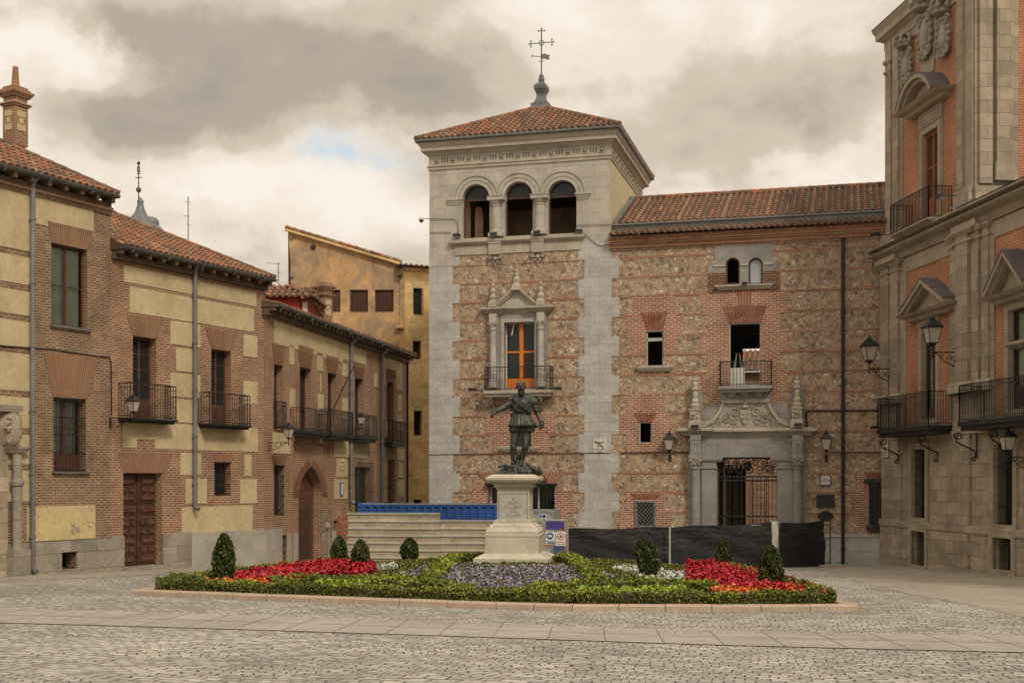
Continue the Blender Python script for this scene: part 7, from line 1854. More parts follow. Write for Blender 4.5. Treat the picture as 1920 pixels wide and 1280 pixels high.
crest_arms(FU.S(1776), FU.Z(1776, -10), FU.Z(1776, 108), .95, 'right carved stone arms with crown')
q = MB(); s = FU.S(1741); prism(q, FU, [(s-.5, FU.Z(1741, 140)), (s+.5, FU.Z(1741, 140)), (s+.75, FU.Z(1741, 70)), (s+.62, FU.Z(1741, -30)), (s-.62, FU.Z(1741, -30)), (s-.75, FU.Z(1741, 70))], 0, .05, M_rsmooth); q.build('stone_panel', H)
# ------------------------------------------------------------------ tile street sign on the town hall corner
def plate(name, Fr, s0, s1, z0, z1, label, cat, m, rim=None, d0=.0, th=.03):
    r = thing(name, tuple(Fr.p((s0+s1)/2, d0, (z0+z1)/2)), label, cat); q = MB()
    if rim: fbox(q, Fr, s0-.03, s1+.03, d0, d0+th*.7, z0-.03, z1+.03, rim)
    fbox(q, Fr, s0, s1, d0, d0+th, z0, z1, m); q.build('panel', r); return r
r = plate('tile_plaque', FR, S(1657, .06), S(1667, .06), zr(1662, 857), zr(1662, 825), 'narrow white tile plaque with a small emblem on the town hall corner', 'plaque', M_tilewhite, M_signink, .065)
zc = (zr(1662, 857)+zr(1662, 825))/2; sc0 = (S(1657, .06)+S(1667, .06))/2
q = MB(); q.ball(FR.p(sc0, .098, zc+.18), .06, M_corbel, 5, sc_=(1, .3, 1)); q.ball(FR.p(sc0, .098, zc+.0), .08, M_signink, 5, sc_=(1, .3, 1)); q.build('emblem', r)
for k in range(2): text_mesh('lettering', ('PLAZA', 'DE LA VILLA')[k], (.085, .055)[k], FR.M(sc0, .098, zc-.15-.10*k), M_signink, r)
# ================================================================== MONUMENT
YM = 34.0; XM = (966-960)/FPX*YM
ze_ = lambda py, Y=YM: EYE+(HZ-py)/FPX*Y
def hx(px): return (px-966)/FPX*YM
rzM = R(-7)
pd = thing('monument_pedestal', (XM, YM, gz(XM, YM)), 'pale stone pedestal with an inscribed tablet, in the middle of the flower bed', 'pedestal')
TM = Matrix.Translation((XM, YM, 0)) @ Matrix.Rotation(rzM, 4, 'Z')
q = MB()
def sqp(prof, m=M_marble): q.lathe(prof, m, 4, M=TM, sq=True)
z = ze_
sqp([(1.0, gz(XM, YM)-.2), (1.0, z(1043)), (.74, z(1034))])
sqp([(.715, z(1036)), (.715, z(1004)), (.73, z(1003)), (.73, z(1000)), (.70, z(999))])
q.build('base', pd)
q = MB(); sqp([(.69, z(1002)), (.71, z(998)), (.71, z(994)), (.67, z(990)), (.60, z(984)), (.54, z(980)), (.52, z(979)), (.52, z(974)), (.46, z(973))])
for i in range(4):
    for k in range(11):
        a = -.48+.96*k/10; p = Matrix.Rotation(i*PI/2, 4, 'Z') @ Vector((a, -.59, z(985))); q.ball(TM @ p, .045, M_marble, 4, sc_=(1, 1, .9))
q.build('moulded_base', pd)
q = MB(); sqp([(.435, z(976)), (.435, z(918)), (.46, z(916)), (.46, z(912))]); q.build('shaft', pd)
q = MB(); sqp([(.47, z(915)), (.49, z(911)), (.53, z(908)), (.53, z(906)), (.67, z(903)), (.71, z(899)), (.71, z(895)), (.65, z(893)), (.58, z(890)), (.56, z(889))])
for i in range(4):
    for k in range(13):
        a = -.45+.9*k/12; p = Matrix.Rotation(i*PI/2, 4, 'Z') @ Vector((a, -.505, z(910))); q.box((p.x-.025, p.y-.025, p.z-.04), (p.x+.025, p.y+.025, p.z+.03), M_marble, M=TM)
q.build('cornice', pd)
q = MB(); q.box((-.375, -.455, z(974)), (.375, -.43, z(925)), M_tablet, M=TM)
for (x0, z0_, x1, z1_) in ((-.39, z(975.3), .39, z(974)), (-.39, z(925), .39, z(923.7)), (-.39, z(974), -.375, z(925)), (.375, z(974), .39, z(925))): q.box((x0, -.465, z0_), (x1, -.43, z1_), M_engrave, M=TM)
tb = q.build('inscription_tablet', pd)
for s_, y in (('A', 935), ('DON', 942), ('ALVARO', 949.5), ('DE', 957), ('BAZAN', 965)):
    t = text_mesh('lettering', s_, .115, TM @ Matrix.Translation((0, -.457, z(y))), M_engrave, tb)
# ---- bronze figure
st = thing('statue', (XM, YM, z(889)), 'green bronze statue of a bearded man in armour on the pale pedestal', 'statue')
k_ = 1/3.555*YM/FPX          # crop pixel -> metres
def c7(x, y, d=0): return Vector(((790+x/3.555-966)/FPX*YM, -d, EYE+(HZ-(700+y/3.555))/FPX*YM))
TS = Matrix.Translation((XM, YM, 0))
b = MB(); m = M_bronze
def C(p, r, q_, s): cap(b, p, q_, r, s, m, 12, TS)
def B(p, r, sc_=(1, 1, 1), rot=None):
    Mx = TS @ Matrix.Translation(p)
    if rot: Mx = Mx @ Matrix.Rotation(rot[1], 4, rot[0])
    b.ball((0, 0, 0), r, m, 8, sc_=sc_, M=Mx)
# legs
hipL, kneeL, ankL, toeL = c7(632, 380, 0), c7(612, 490, .04), c7(610, 585, -.03), c7(606, 600, .16)
hipR, kneeR, ankR, toeR = c7(700, 380, 0), c7(694, 485, .10), c7(668, 590, .02), c7(660, 607, .26)
for (h_, kn, an, to) in ((hipL, kneeL, ankL, toeL), (hipR, kneeR, ankR, toeR)):
    C(h_, .135, kn, .088); C(kn, .092, kn+(an-kn)*.35+Vector((0, .02, 0)), .090); C(kn+(an-kn)*.35+Vector((0, .02, 0)), .088, an, .052); C(an+Vector((0, .04, -.02)), .060, to, .045); B(kn+Vector((0, -.04, 0)), .07)
    # boot cuff / greave edges
    B(kn+Vector((0, 0, -.05)), .1, (1.05, 1.05, .25))
# trunk hose (puffed)
B(c7(628, 368), .175, (1.0, .95, .62)); B(c7(712, 368), .175, (1.0, .95, .62)); B(c7(670, 355), .2, (1.4, .85, .6)); B(c7(668, 375, .10), .08, (.8, .8, 1.3))
for k in range(12):
    a = -1.2+2.4*k/11
    for cx, cc in ((628, -1), (712, 1)): B(c7(cx, 372)+Vector((math.sin(a)*.16, -math.cos(a)*.155, 0)), .035, (1, 1, 2.6))
# tassets / skirt flaring
for k in range(9):
    a = -1.35+2.7*k/8; top = c7(668, 288)+Vector((math.sin(a)*.225, -math.cos(a)*.18, 0)); bot = c7(673, 345)+Vector((math.sin(a)*.325, -math.cos(a)*.26, 0))
    C(top, .045, bot, .07)
    B(bot, .075, (1, .7, .5))
B(c7(669, 305), .2, (1.3, 1.0, .8)); B(c7(671, 330), .24, (1.3, .95, .6))
# cuirass
B(c7(668, 265), .20, (1.12, .86, 1.0)); B(c7(668, 225, .03), .24, (1.12, .92, 1.15)); B(c7(669, 190, .0), .225, (1.35, .78, .75)); C(c7(610, 178), .115, c7(728, 178), .115)
for k in range(20):      # belt
    a = 2*PI*k/20; B(c7(668, 287)+Vector((math.sin(a)*.235, -math.cos(a)*.19, .01)), .030)
# sash from his right shoulder (image left) to left waist
pts = [c7(612, 152, .10), c7(632, 175, .20), c7(665, 205, .27), c7(700, 232, .25), c7(735, 252, .14)]
for off in (-.045, -.015, .015, .045):
    pp_ = [p+Vector((off*.6, 0, off)) for p in pts]; b.tube([TS @ p for p in pp_], .028, m, 8)
b.tube([TS @ (p+Vector((0, .1, 0))) for p in (c7(612, 150, .0), c7(600, 190, -.15), c7(610, 240, -.22))], .07, m, 8)
# collar / neck / head
C(c7(666, 165), .10, c7(665, 135, .02), .078)
for k in range(16): a = 2*PI*k/16; B(c7(668, 160)+Vector((math.sin(a)*.13, -math.cos(a)*.11, -.03*math.cos(a))), .035)
for k in range(14): a = -PI/2+PI*k/13; B(c7(669, 172)+Vector((math.sin(a)*.20, -math.cos(a)*.17, -.04)), .03)
hd = c7(663, 92, .03); B0 = B
def B(p, r, sc_=(1, 1, 1)):
    e = p-hd; B0(hd+Vector((e.x*1.28, e.y*1.28, e.z*1.12)), r*1.22, sc_)
B(hd+Vector((0, .03, .045)), .112, (.92, 1.1, 1.0)); B(hd+Vector((.008, -.03, -.02)), .092, (.9, 1.0, 1.15)); B(hd+Vector((.01, -.045, -.11)), .085, (.95, .95, 1.25)); B(hd+Vector((.015, -.075, -.155)), .055, (.9, .9, 1.2))
B(hd+Vector((.012, -.132, -.012)), .020, (.8, 1.1, 1.7)); B(hd+Vector((.012, -.148, -.032)), .019)
for sx in (-1, 1):
    B(hd+Vector((sx*.036+.01, -.112, .035)), .026, (1.3, .7, .5)); B(hd+Vector((sx*.036+.01, -.104, .012)), .015); B(hd+Vector((sx*.05+.01, -.09, -.02)), .03); B(hd+Vector((sx*.10, .01, 0)), .026, (.5, .9, 1.4)); B(hd+Vector((sx*.035+.01, -.125, -.062)), .024, (1.5, .7, .55))
B(hd+Vector((.012, -.118, -.085)), .020, (1.5, .7, .5))
for k in range(40):
    a = random.random()*2*PI; t = random.random()**.7*PI/2; B(hd+Vector((math.cos(a)*.098*math.cos(t), .035+math.sin(a)*.112*math.cos(t), .045+.105*math.sin(t))), .017) if math.sin(a)*math.cos(t) > -.55 else None
B = B0
C(c7(610, 172), .10, c7(655, 150), .09); C(c7(726, 172), .10, c7(676, 150), .09)
# arms
shL, elL, haL = c7(612, 188), c7(552, 226, .06), c7(503, 254, .22)
C(shL, .105, elL, .072); C(elL, .074, haL, .052); B(elL, .082); B(shL+Vector((-.02, 0, .03)), .125, (1.1, 1, .85)); C(haL+(elL-haL)*.28, .066, haL+(elL-haL)*.18, .070)
shR, elR, haR = c7(740, 195), c7(776, 265, -.05), c7(795, 322, .08)
C(shR, .105, elR, .072); C(elR, .074, haR, .050); B(elR, .082); B(shR+Vector((.02, 0, .03)), .128, (1.05, 1, .95))
for t in (.2, .45, .7): 
    B(shL.lerp(elL, t), .112, (.5, 1, .9)); B(shR.lerp(elR, t), .106, (1, 1, .38))
fig = b.build('figure', st); remesh(fig, .013, 3)
# hands with fingers
def hand(wr, dirv, palm, nm, curl=.8):
    h = MB(); K = 1.4
    def cp_(h, a, b, ra, rb, m, n, TS): cap(h, wr+(a-wr)*K, wr+(b-wr)*K, ra*K, rb*K, m, n, TS)
    d = dirv.normalized(); pn = palm.normalized(); side = d.cross(pn).normalized()
    cp_(h, wr, wr+d*.085, .042, .048, m, 10, TS)
    for i, (o_, L) in enumerate(((-.034, .070), (-.012, .080), (.012, .076), (.034, .060))):
        p0 = wr+d*.105+side*o_; p1 = p0+d*L*.5+pn*L*.25*curl; p2 = p1+d*L*.25+pn*L*.55*curl; p3 = p2+pn*L*.35*curl-d*L*.25*curl
        cp_(h, p0, p1, .0125, .0115, m, 8, TS); cp_(h, p1, p2, .0115, .0105, m, 8, TS); cp_(h, p2, p3, .0105, .009, m, 8, TS)
    t0 = wr+d*.04-side*.035; t1 = t0+d*.045-side*.03+pn*.025; t2 = t1+d*.035+pn*.03; cp_(h, t0, t1, .016, .014, m, 8, TS); cp_(h, t1, t2, .013, .010, m, 8, TS)
    o = h.build(nm, fig, smooth=True); return o
WLOC[fig.name] = WLOC[st.name]
hand(haL, (haL-elL)+Vector((0, -.1, -.02)), Vector((0, 0, -1)), 'hand', .9)
hand(haR, (haR-elR)+Vector((0, -.02, 0)), Vector((-1, -.3, 0)), 'hand', 1.0)
# sword at his left side
q = MB(); hilt = c7(792, 342, .13)
q.tube([TS @ (hilt+Vector((.07, -.05, .08))), TS @ hilt, TS @ (hilt+Vector((-.10, .06, -.06)))], .017, m, 8); q.tube([TS @ (hilt+Vector((-.02, -.02, .11))), TS @ (hilt+Vector((.0, .0, -.14)))], .014, m, 6); q.ball(TS @ (hilt+Vector((.08, -.06, .09))), .03, m, 6)
q.tube([TS @ (hilt+Vector((-.08, .04, -.04))), TS @ c7(700, 400, -.35)], [.022, .010], m, 6); q.build('sword', st)
# trophies of flags and arms under the feet
b = MB(); zt = c7(0, 640).z
for k in range(60):
    a = 2*PI*random.random(); r = random.random()**.5; p = c7(655, 640)+Vector((math.cos(a)*.50*r, math.sin(a)*.45*r, -.06+.14*(1-r)+random.uniform(-.03, .05)))
    B(p, random.uniform(.06, .13), (1.2, 1.2, .8))
for (x0, y0, x1, y1, r_) in ((560, 625, 650, 668, .03), (590, 660, 700, 660, .035), (640, 640, 730, 655, .03), (735, 640, 795, 640, .018), (520, 620, 560, 612, .045), (560, 612, 610, 625, .04), (700, 600, 745, 632, .04), (620, 650, 650, 615, .03), (655, 672, 690, 615, .03), (530, 650, 600, 655, .03)):
    C(c7(x0, y0, .38), r_, c7(x1, y1, .42), r_*.8)
B(c7(655, 560, -.12), .10, (1, .9, 1.3)); B(c7(650, 590, -.14), .12, (1.2, 1, .9))
tr_ = b.build('trophies', st); remesh(tr_, .016, 2)
q = MB(); q.lathe([(.46, z(889)), (.46, z(889)+.02), (.44, c7(0, 655).z)], m, 4, M=TM, sq=True); q.build('plinth', st)
# ================================================================== SITE HOARDINGS
def P2(px, Y): return (px-960)/FPX*Y
def seg_frame(x0, y0, x1, y1):
    f = F(0, 0, 0); f.O = Vector((x0, y0)); d = Vector((x1-x0, y1-y0)); f.u = d.normalized(); f.n = Vector((f.u.y, -f.u.x)); 
    if f.n.dot(-f.O) < 0: f.n = -f.n
    f.L = d.length; return f
# container
FCn = seg_frame(P2(672, 47.6), 47.6, P2(962, 46.75), 46.75); ztc = EYE+(HZ-943)/FPX*47.4; cg = gz(-3, 47)
ct = thing('shipping_container', tuple(FCn.p(FCn.L/2, -1.2, cg)), 'blue corrugated shipping container behind the beige hoarding', 'container')
q = MB(); n = int(FCn.L/.30); prof = []
for k in range(n):
    s = .12+(FCn.L-.24)*k/n; w = (FCn.L-.24)/n; prof += [(s, 0), (s+w*.42, 0), (s+w*.55, -.05), (s+w*.88, -.05)]
prof.append((FCn.L-.12, 0))
for (a, d0), (b_, d1) in zip(prof, prof[1:]): q.face([FCn.p(a, d0-.02, cg), FCn.p(b_, d1-.02, cg), FCn.p(b_, d1-.02, ztc-.12), FCn.p(a, d0-.02, ztc-.12)], M_blue)
fbox(q, FCn, .12, FCn.L-.12, -2.35, -.08, cg, ztc-.06, M_blue); q.build('side_panel', ct)
q = MB(); fbox(q, FCn, 0, FCn.L, -.1, .0, ztc-.12, ztc, M_blue); fbox(q, FCn, 0, .12, -2.4, 0, cg, ztc-.001, M_blue); fbox(q, FCn, FCn.L-.12, FCn.L, -2.4, 0, cg, ztc-.001, M_blue)
fbox(q, FCn, -.02, .16, -.16, .02, ztc-.14, ztc+.02, M_blue); fbox(q, FCn, .02, FCn.L, -.02, .012, ztc-.03, ztc-.005, M_lgrey); q.build('frame', ct)
# beige corrugated hoarding
FHd = seg_frame(P2(650, 45.2), 45.2, P2(1016, 44.2), 44.2)
hd_ = thing('steel_hoarding', tuple(FHd.p(4, 0, gz(-3, 45))), 'beige horizontally ribbed steel hoarding behind the pedestal', 'hoarding')
def hoard(s0, s1, zt, name='panel'):
    q = MB(); zb = gz(-3, 45)+.02; pitch = .262; zz_ = zt; 
    pr = []
    while zz_ > zb:
        pr += [(.0, zz_), (.028, zz_-.02), (.028, zz_-.045), (-.015, zz_-.075), (-.015, zz_-pitch+.03)]; zz_ -= pitch
    pr.append((0, zz_))
    for (d0, z0), (d1, z1) in zip(pr, pr[1:]): q.face([FHd.p(s0, d0, z0), FHd.p(s1, d0, z0), FHd.p(s1, d1, z1), FHd.p(s0, d1, z1)], M_hoard if not (d0 == .028 and d1 == .028) else M_lgrey)
    fbox(q, FHd, s0, s1, -.03, .03, zt, zt+.03, M_lgrey); q.build(name, hd_)
zt1 = EYE+(HZ-962)/FPX*45; zt2 = EYE+(HZ-975.5)/FPX*44.7
sm = (P2(825, 44.7)-FHd.O.x)/FHd.u.x; s3 = (P2(935, 44.5)-FHd.O.x)/FHd.u.x
hoard(0, sm, zt1); hoard(sm+.01, FHd.L, zt2)
q = MB()
for k in range(6): s = .05+k*1.35; fbox(q, FHd, s-.04, s+.04, -.12, -.05, gz(-3, 45), min(zt1, zt2), M_galv)
q.build('post', hd_)
# orange net at its left end
q = MB(); FO = seg_frame(P2(634, 45.6), 45.6, P2(653, 45.2), 45.2); z0, z1 = EYE+(HZ-1010)/FPX*45, EYE+(HZ-963)/FPX*45
for k in range(8):
    pts = [FO.p(FO.L*t+random.uniform(-.03, .03), .03+random.uniform(-.04, .06), z1-(z1-z0)*(k+.3*random.random())/8-.1*math.sin(PI*t)) for t in (0, .25, .5, .75, 1)]; q.tube(pts, .018, M_onet, 4)
for k in range(5): q.tube([FO.p(FO.L*k/4+random.uniform(-.03, .03), .04, z0+(z1-z0)*t) for t in (0, .3, .6, 1)], .014, M_onet, 4)
q.build('orange_netting', None, label='torn orange safety netting at the left end of the beige hoarding', cat='netting', origin=tuple(FO.p(0, 0, z0)))
q = MB(); q.lathe([(.04, gz(-6, 45.4)), (.04, zt1+.02)], M_galv, 8, M=Matrix.Translation((P2(636, 45.6), 45.6, 0))); q.box((-.2, -.2, 0), (.2, .2, .15), M_lgrey, M=Matrix.Translation((P2(636, 45.6), 45.6, gz(-6, 45.4)))); q.build('fence_post', None, label='grey post standing at the left edge of the orange netting', cat='post', origin=(P2(636, 45.6), 45.6, gz(-6, 45.4)))
# grey cabinet with sticker behind the pedestal
Yk = 48.8; FK = seg_frame(P2(994, Yk), Yk, P2(1038, Yk-.3), Yk-.3); kg = gz(1, 48.8)
ck = thing('site_cabinet', tuple(FK.p(.4, -.3, kg)), 'light grey steel cabinet with a blue sticker right of the pedestal', 'cabinet'); zk1 = EYE+(HZ-955)/FPX*Yk
q = MB(); fbox(q, FK, 0, FK.L, -.8, 0, kg, zk1, M_lgrey); fbox(q, FK, FK.L-.08, FK.L+.02, -.82, .02, kg, zk1+.02, M_galv); fbox(q, FK, 0, FK.L-.08, 0, .02, zk1-.14, zk1, M_galv); q.build('body', ck)
q = MB(); fbox(q, FK, FK.L*.40, FK.L*.70, 0, .006, zk1-.36, zk1-.14, M_white); q.lathe([(0, 0), (.07, 0), (.07, .006), (.001, .006)], M_signblue, 12, M=FK.M(FK.L*.6, .007, zk1-.25) @ Matrix.Rotation(PI/2, 4, 'X')); q.lathe([(0, 0), (.05, 0), (.05, .006), (.001, .006)], M_signpurple, 12, M=FK.M(FK.L*.46, .007, zk1-.25) @ Matrix.Rotation(PI/2, 4, 'X')); q.build('sticker', ck)
# mesh fence with safety signs
Yf = 41.8; FS = seg_frame(P2(1021, Yf), Yf, P2(1063, Yf), Yf); sg0 = gz(2, Yf); W_ = FS.L
fs = thing('site_fence', tuple(FS.p(W_/2, 0, sg0)), 'galvanised mesh fence panel carrying safety signs beside the pedestal', 'fence'); zf1 = EYE+(HZ-975)/FPX*Yf
zf = lambda py: EYE+(HZ-py)/FPX*Yf
q = MB()
for s in (0, W_): q.tube([FS.p(s, 0, sg0), FS.p(s, 0, zf1+.04)], .03, M_galv, 8)
for zz_ in (zf1, sg0+.15): q.tube([FS.p(0, 0, zz_), FS.p(W_, 0, zz_)], .026, M_galv, 8)
q.build('frame', fs); q = MB()
for k in range(14): s = W_*(k+.5)/14; q.tube([FS.p(s, 0, sg0+.15), FS.p(s, 0, zf1)], .006, M_galv, 4)
for k in range(10): zz_ = sg0+.2+(zf1-sg0-.2)*k/10; q.tube([FS.p(0, 0, zz_), FS.p(W_, 0, zz_)], .006, M_galv, 4)
q.build('mesh', fs)
def sp_(px): return P2(px, Yf)-FS.O.x
r = plate('safety_board', FS, sp_(1023.5), sp_(1058), zf(992), zf(977), 'blank dark purple board across the top of the mesh fence', 'sign', M_signpurple, None, .02, .02)
r = plate('safety_sign', FS, sp_(1023), sp_(1040.5), zf(1020), zf(996), 'white safety sign with a blue helmet disc, on the mesh fence', 'sign', M_white, None, .03, .02)
def disc(par, Fr, s, z_, r_, d, m, nm='disc', n=20):
    q = MB(); q.lathe([(0.001, 0), (r_, 0), (r_, .004), (.001, .004)], m, n, M=Fr.M(s, d, z_) @ Matrix.Rotation(PI/2, 4, 'X')); return q.build(nm, par)
disc(r, FS, sp_(1031), zf(1004), .115, .052, M_signblue); disc_ = MB()
disc_.face([FS.p(sp_(1031)+.065*math.cos(PI*k/10), .062, zf(1004)-.02+.075*math.sin(PI*k/10)) for k in range(11)], M_white); fbox(disc_, FS, sp_(1031)-.085, sp_(1031)+.085, .060, .064, zf(1004)-.04, zf(1004)-.02, M_white); disc_.build('helmet_symbol', r)
text_mesh('lettering', 'USO OBLIGATORIO', .034, FS.M(sp_(1031.5), .054, zf(1014)), M_signpurple, r); q = MB(); fbox(q, FS, sp_(1026), sp_(1040), .05, .054, zf(1019), zf(1015.6), M_signblue); text_mesh('lettering', 'DEL CASCO', .034, FS.M(sp_(1033), .058, zf(1017.4)), M_white, r); q.build('blue_strip', r)
r = plate('safety_sign', FS, sp_(1042), sp_(1060), zf(1022.5), zf(996), 'white prohibition sign with a red ring, on the mesh fence', 'sign', M_white, None, .03, .02)
disc(r, FS, sp_(1051), zf(1005), .115, .052, M_signred, 'ring'); disc(r, FS, sp_(1051), zf(1005), .085, .058, M_white, 'ring_face')
q = MB(); sx = sp_(1051); zz_ = zf(1005); fbox(q, FS, sx-.04, sx+.04, .062, .066, zz_-.03, zz_+.02, M_signink); q.ball(FS.p(sx, .064, zz_+.04), .018, M_signink, 4, sc_=(1, .3, 1)); q.build('figure_symbol', r)
text_mesh('lettering', 'PROHIBIDO EL PASO', .030, FS.M(sx, .054, zf(1015.5)), M_signred, r); text_mesh('lettering', 'A PERSONAS AJENAS', .027, FS.M(sx, .054, zf(1019.5)), M_signink, r)
r = plate('blue_board', FS, sp_(1037), sp_(1059.5), zf(1045), zf(1023), 'plain blue board low on the mesh fence under the red ringed sign', 'sign', M_blue, None, -.03, .02)
r = plate('orange_board', FS, sp_(1024), sp_(1034), zf(1026), zf(1021), 'small orange and black tag low on the left of the mesh fence', 'sign', M_onet, None, .02, .02)
# black shade-cloth fences
def cloth(px0, Y0, px1, Y1, yt0, yt1, label, seed):
    f = seg_frame(P2(px0, Y0), Y0, P2(px1, Y1), Y1); g = gz(4, 46.5)
    r = thing('shade_fence', tuple(f.p(f.L/2, 0, g)), label, 'fence', 'black shade cloth fence panels'); q = MB(); n = int(f.L/.16); mz = 10; rs = random.Random(seed)
    ph = rs.random()*6
    def pt(i, j):
        s = f.L*i/n; t = j/mz; zt = (EYE+(HZ-yt0)/FPX*Y0)*(1-i/n)+(EYE+(HZ-yt1)/FPX*Y1)*i/n; zt += .03*math.sin(s*2.3+ph)
        x = f.p(s, 0, 0); zb = gz(x.x, x.y)+.0
        d = .02*math.sin(s*5+ph+t*3)+.035*math.sin(s*1.7+t*6+ph)+.02*math.sin(t*14+s*3)
        return f.p(s, d, zb+(zt-zb)*t)
    for i in range(n):
        for j in range(mz): q.face([pt(i, j), pt(i+1, j), pt(i+1, j+1), pt(i, j+1)], M_net, [(f.L*a_/n+px0*.1, 1.5*b_/mz) for a_, b_ in ((i, j), (i+1, j), (i+1, j+1), (i, j+1))])
    q.build('cloth', r, smooth=True); q = MB()
    for s in (0.02, f.L*.5, f.L-.02): q.tube([f.p(s, -.06, g-.1), f.p(s, -.06, EYE+(HZ-yt0)/FPX*Y0-.02)], .02, M_galv, 6)
    q.tube([f.p(0, -.06, EYE+(HZ-yt0)/FPX*Y0-.06), f.p(f.L, -.06, EYE+(HZ-yt1)/FPX*Y1-.06)], .018, M_galv, 6); q.build('frame', r); return f
cloth(1066, 46.6, 1254, 46.2, 991, 988, 'black shade cloth panel between the sign fence and the pale post', 1)
cloth(1257, 46.2, 1448, 45.8, 988, 980, 'black shade cloth panel right of the pale post, in front of the portal', 2)
cloth(1462, 46.0, 1546, 47.4, 981, 976, 'black shade cloth panel nearest the black drainpipe', 3)
q = MB(); x, y = P2(1256, 45.9), 45.9; q.tube([(x, y, gz(x, y)), (x, y, EYE+(HZ-987)/FPX*45.9)], .035, M_lgrey, 8); q.box((x-.25, y-.15, gz(x, y)), (x+.25, y+.15, gz(x, y)+.12), M_lgrey); q.build('pale_post', None, label='pale grey post between two black shade cloth panels', cat='post', origin=(x, y, gz(x, y)))
q = MB(); x, y = P2(1453, 45.8), 45.8; zz_ = EYE+(HZ-1000)/FPX*45.8
for k in range(7): q.tube([(x+random.uniform(-.12, .1), y+random.uniform(-.05, .05), zz_+.45), (x+random.uniform(-.1, .12), y, zz_), (x+random.uniform(-.12, .1), y, zz_-.5-.3*random.random())], [.03, .07, .02], M_tilewhite, 5)
q.build('plastic_sheet', None, label='crumpled white plastic hanging in the gap between black fences', cat='sheet', origin=(x, y, zz_))
q = MB(); x, y = P2(1555, 46.4), 46.4; q.box((x-.35, y-.3, gz(x, y)), (x+.3, y+.3, gz(x, y)+.08), M_slab); q.build('concrete_block', None, label='flat concrete block lying by the end of the black fence', cat='block', origin=(x, y, gz(x, y)))
# oval sign on legs, plaques, number tile
xo, yo = P2(1548, 48.6), 48.6; gg = gz(xo, yo); zo = EYE+(HZ-967)/FPX*48.6
r = thing('oval_sign', (xo, yo, gg), 'dark oval information board on two thin legs, right of the portal', 'sign')
q = MB(); q.lathe([(.001, 0), (.30, 0), (.30, .05), (.001, .05)], M_iron, 24, M=Matrix.Translation((xo, yo, zo)) @ Matrix.Rotation(PI/2, 4, 'X') @ Matrix.Scale(.66, 4, (0, 1, 0))); q.build('panel', r)
q = MB()
for dx in (-.14, .18): q.tube([(xo+dx, yo, gg), (xo+dx, yo, zo)], .025, M_iron, 6)
for z_ in (gg+.1, gg+1.0, zo-.35): q.tube([(xo-.14, yo, z_), (xo+.18, yo, z_)], .018, M_iron, 6)
q.build('stand', r)
a = FT.R(1531, 1565, 927, 951); r = plate('bronze_plaque', FT, a[0], a[1], a[2], a[3], 'dark rectangular bronze plaque on the rubble wall right of the portal', 'plaque', M_iron, None, .03, .03)
a = FT.R(1539, 1556, 892, 908); r = plate('house_number', FT, a[0], a[1], a[2], a[3], 'blue and white house number tile reading N 4', 'plaque', M_tilewhite, M_signpurple, .03, .03); text_mesh('lettering', 'Nº4', .19, FT.M((a[0]+a[1])/2, .064, (a[2]+a[3])/2), M_signpurple, r)
a = FT.R(1112, 1138.5, 821.5, 848); r = plate('street_sign', FT, a[0], a[1], a[2], a[3], 'square white tiled street name sign on the tower quoins', 'sign', M_tilewhite, None, .03, .03)
cx, cz = (a[0]+a[1])/2, (a[2]+a[3])/2; w = a[1]-a[0]; q = MB(); PT = FT.p
q.tube([PT(cx-w*.32, .065, cz+w*.28), PT(cx-w*.12, .065, cz+w*.15)], [.045, .02], M_signolive, 6); q.tube([PT(cx-w*.12, .065, cz+w*.15), PT(cx+w*.30, .065, cz-w*.14)], .012, M_signink, 5); q.tube([PT(cx+w*.30, .065, cz+w*.30), PT(cx+w*.10, .065, cz+w*.18)], .012, M_signolive, 5); q.tube([PT(cx-w*.2, .065, cz-w*.10), PT(cx-w*.1, .065, cz-w*.04)], .012, M_signolive, 5); q.tube([PT(cx+w*.14, .065, cz-w*.05), PT(cx+w*.30, .065, cz-w*.17)], .022, M_signolive, 5)
for r_ in ((cx-w*.12, cx-w*.09, cz-w*.05, cz+w*.22), (cx+w*.08, cx+w*.11, cz-w*.05, cz+w*.22), (cx-w*.12, cx+w*.11, cz+w*.18, cz+w*.25), (cx-w*.12, cx+w*.11, cz-w*.07, cz-w*.03), (cx-w*.04, cx+w*.03, cz+.02, cz+.09)): fbox(q, FT, r_[0], r_[1], .06, .066, r_[2], r_[3], M_signink)
q.build('emblem', r)
text_mesh('lettering', 'PLAZA DE LA', .092, FT.M(cx, .064, cz-w*.27), M_signink, r); text_mesh('lettering', 'VILLA', .092, FT.M(cx, .064, cz-w*.42), M_signink, r)
# ------------------------------------------------------------------ lanterns
def lamp(Fr, px, ytop, ybot, foot_px, foot_y, label, reach=None):
    sF = Fr.S(foot_px); zF = Fr.Z(foot_px, foot_y); p = Fr.p(sF, 0, 0)
    r = (px-960)/FPX; d = (r*p.y-p.x)/(Fr.n.x-r*Fr.n.y) if reach is None else reach; Y = p.y+Fr.n.y*d
    size = abs(ybot-ytop)/FPX*Y/.80
    wall_lamp(Fr, sF, zF, abs(d), size, label, up=.14*size)
lamp(FL, 250, 736, 772, 206, 790, 'wall lantern at the joint of the two left houses, before the first iron balcony')
lamp(FL, 541, 790, 820, 499, 835, 'wall lantern left of the pointed arch doorway')
lamp(FC, 678, 772, 796, 651, 806, 'wall lantern among the balconies of the arched door house')
lamp(FR, 1630, 636, 685, 1675, 700, 'wall lantern on the far corner of the town hall, lit against the rubble wall')
lamp(FR, 1748, 598, 652, 1801, 670, 'wall lantern in front of the first town hall balcony window')
lamp(FR, 1889, 808, 853, 1935, 865, 'wall lantern over the ground floor windows at the right edge')
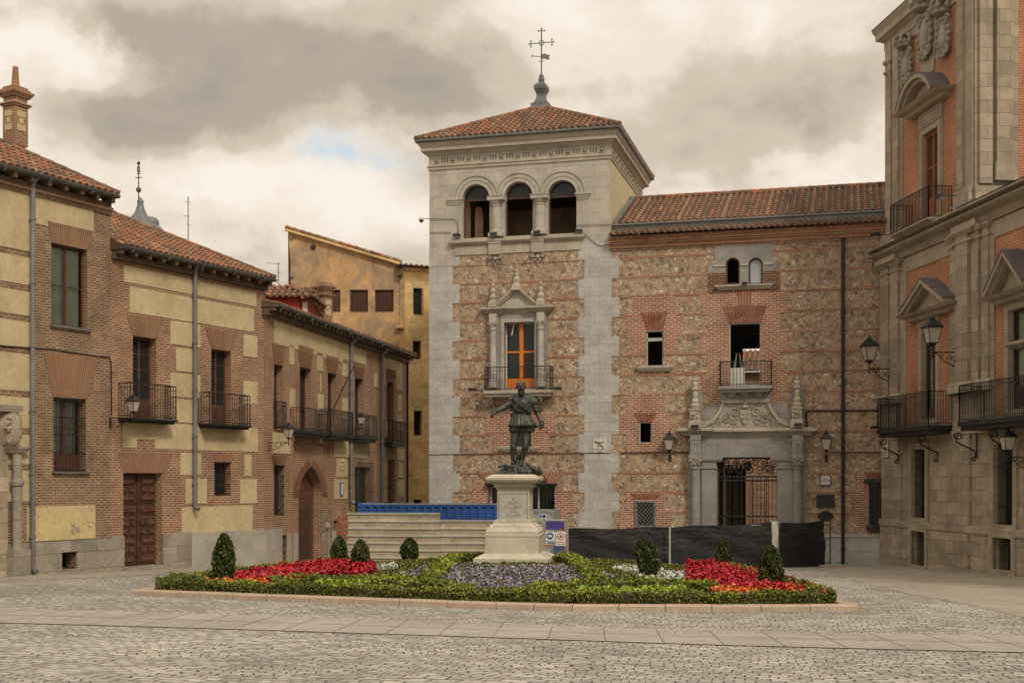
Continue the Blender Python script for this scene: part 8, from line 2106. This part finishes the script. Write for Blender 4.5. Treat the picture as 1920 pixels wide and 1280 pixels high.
for px, y0, y1, lb in ((1255, 816, 842, 'upright wall lantern left of the portal'), (1549, 812, 842, 'upright wall lantern right of the portal')):
    s, zz_ = FT.px(px, y1+4, .30); root = empty('wall_lantern', FT.p(s, 0, zz_), lb, 'lamp', 'iron wall lanterns round the square'); root.rotation_euler = (0, 0, math.atan2(-FT.n.x, FT.n.y))
    q = MB(); q.tube([(0, 0, -.32), (0, .14, -.40), (0, .28, -.30), (0, .30, 0)], .02, M_iron, 6); q.box((-.05, 0, -.42), (.05, .02, -.15), M_iron); scroll(q, (0, .14, -.2), (0, 1, 0), (0, 0, 1), .09, M_iron, rad=.014); q.build('bracket', root); lantern_head(root, .30, .08, 1.0)
# floodlights, camera
def flood(Fr, px, y, d, label, arm=None, w=.28):
    s, z_ = Fr.px(px, y, d); q = MB(); fbox(q, Fr, s-w/2, s+w/2, d-.12, d+.12, z_-.06, z_+.06, M_black)
    fbox(q, Fr, s-w/2+.02, s+w/2-.02, d-.10, d+.10, z_-.075, z_-.06, M_glassb)
    if arm: q.tube([Fr.p(s, d, z_), Fr.p(Fr.S(arm[0], arm[2]), arm[2], Fr.Z(arm[0], arm[1], arm[2]))], .018, M_black, 5)
    q.build('floodlight', None, label=label, cat='floodlight', group='black floodlights on the facades', origin=tuple(Fr.p(s, d, z_)))
flood(FT, 885, 730, .5, 'black floodlight on an arm left of the tower balcony', (910, 733, .5)); flood(FT, 1046, 728, .5, 'black floodlight on an arm right of the tower balcony', (1028, 729, .5))
flood(FT, 856, 441, .15, 'black floodlight at the left end of the loggia ledge'); flood(FT, 926, 439, .28, 'black floodlight at the foot of the left loggia column'); flood(FT, 1007, 436, .28, 'black floodlight at the foot of the right loggia column'); flood(FT, 1085, 433, .15, 'black floodlight at the right end of the loggia ledge')
flood(FT, 1303, 799, .55, 'black floodlight under the left portal finial', None, .3); flood(FT, 1497, 796, .55, 'black floodlight under the right portal finial', None, .3); flood(FT, 1396, 532, .18, 'small black floodlight on the twin window sill', None, .2)
flood(FR, 1641, 441, .9, 'black floodlight on an arm at the upper corner of the town hall', (1668, 440, .1), .4); flood(FR, 1640, 801, 1.15, 'black floodlight beside the first town hall balcony', (1650, 801, .9), .3); flood(FR, 1765, 369, .95, 'black floodlight on an arm beside the upper shuttered balcony', (1795, 366, .2), .4)
q = MB(); s0 = X0; pz = FT.Z(806, 410); q.tube([FT.p(s0, .03, pz), FT.p(s0-.30, .03, pz+.02)], .03, M_white, 6); q.ball(FT.p(s0-.36, .03, pz-.06), .10, M_black, 6); q.lathe([(.11, 0), (.11, .08), (.05, .12)], M_white, 12, M=Matrix.Translation(FT.p(s0-.36, .03, pz-.04))); q.build('security_camera', None, label='white dome security camera on the left edge of the tower', cat='camera', origin=tuple(FT.p(s0, 0, pz)))
# tidy: nothing else
for o in bpy.data.objects:
    if o.type == 'MESH':
        pass
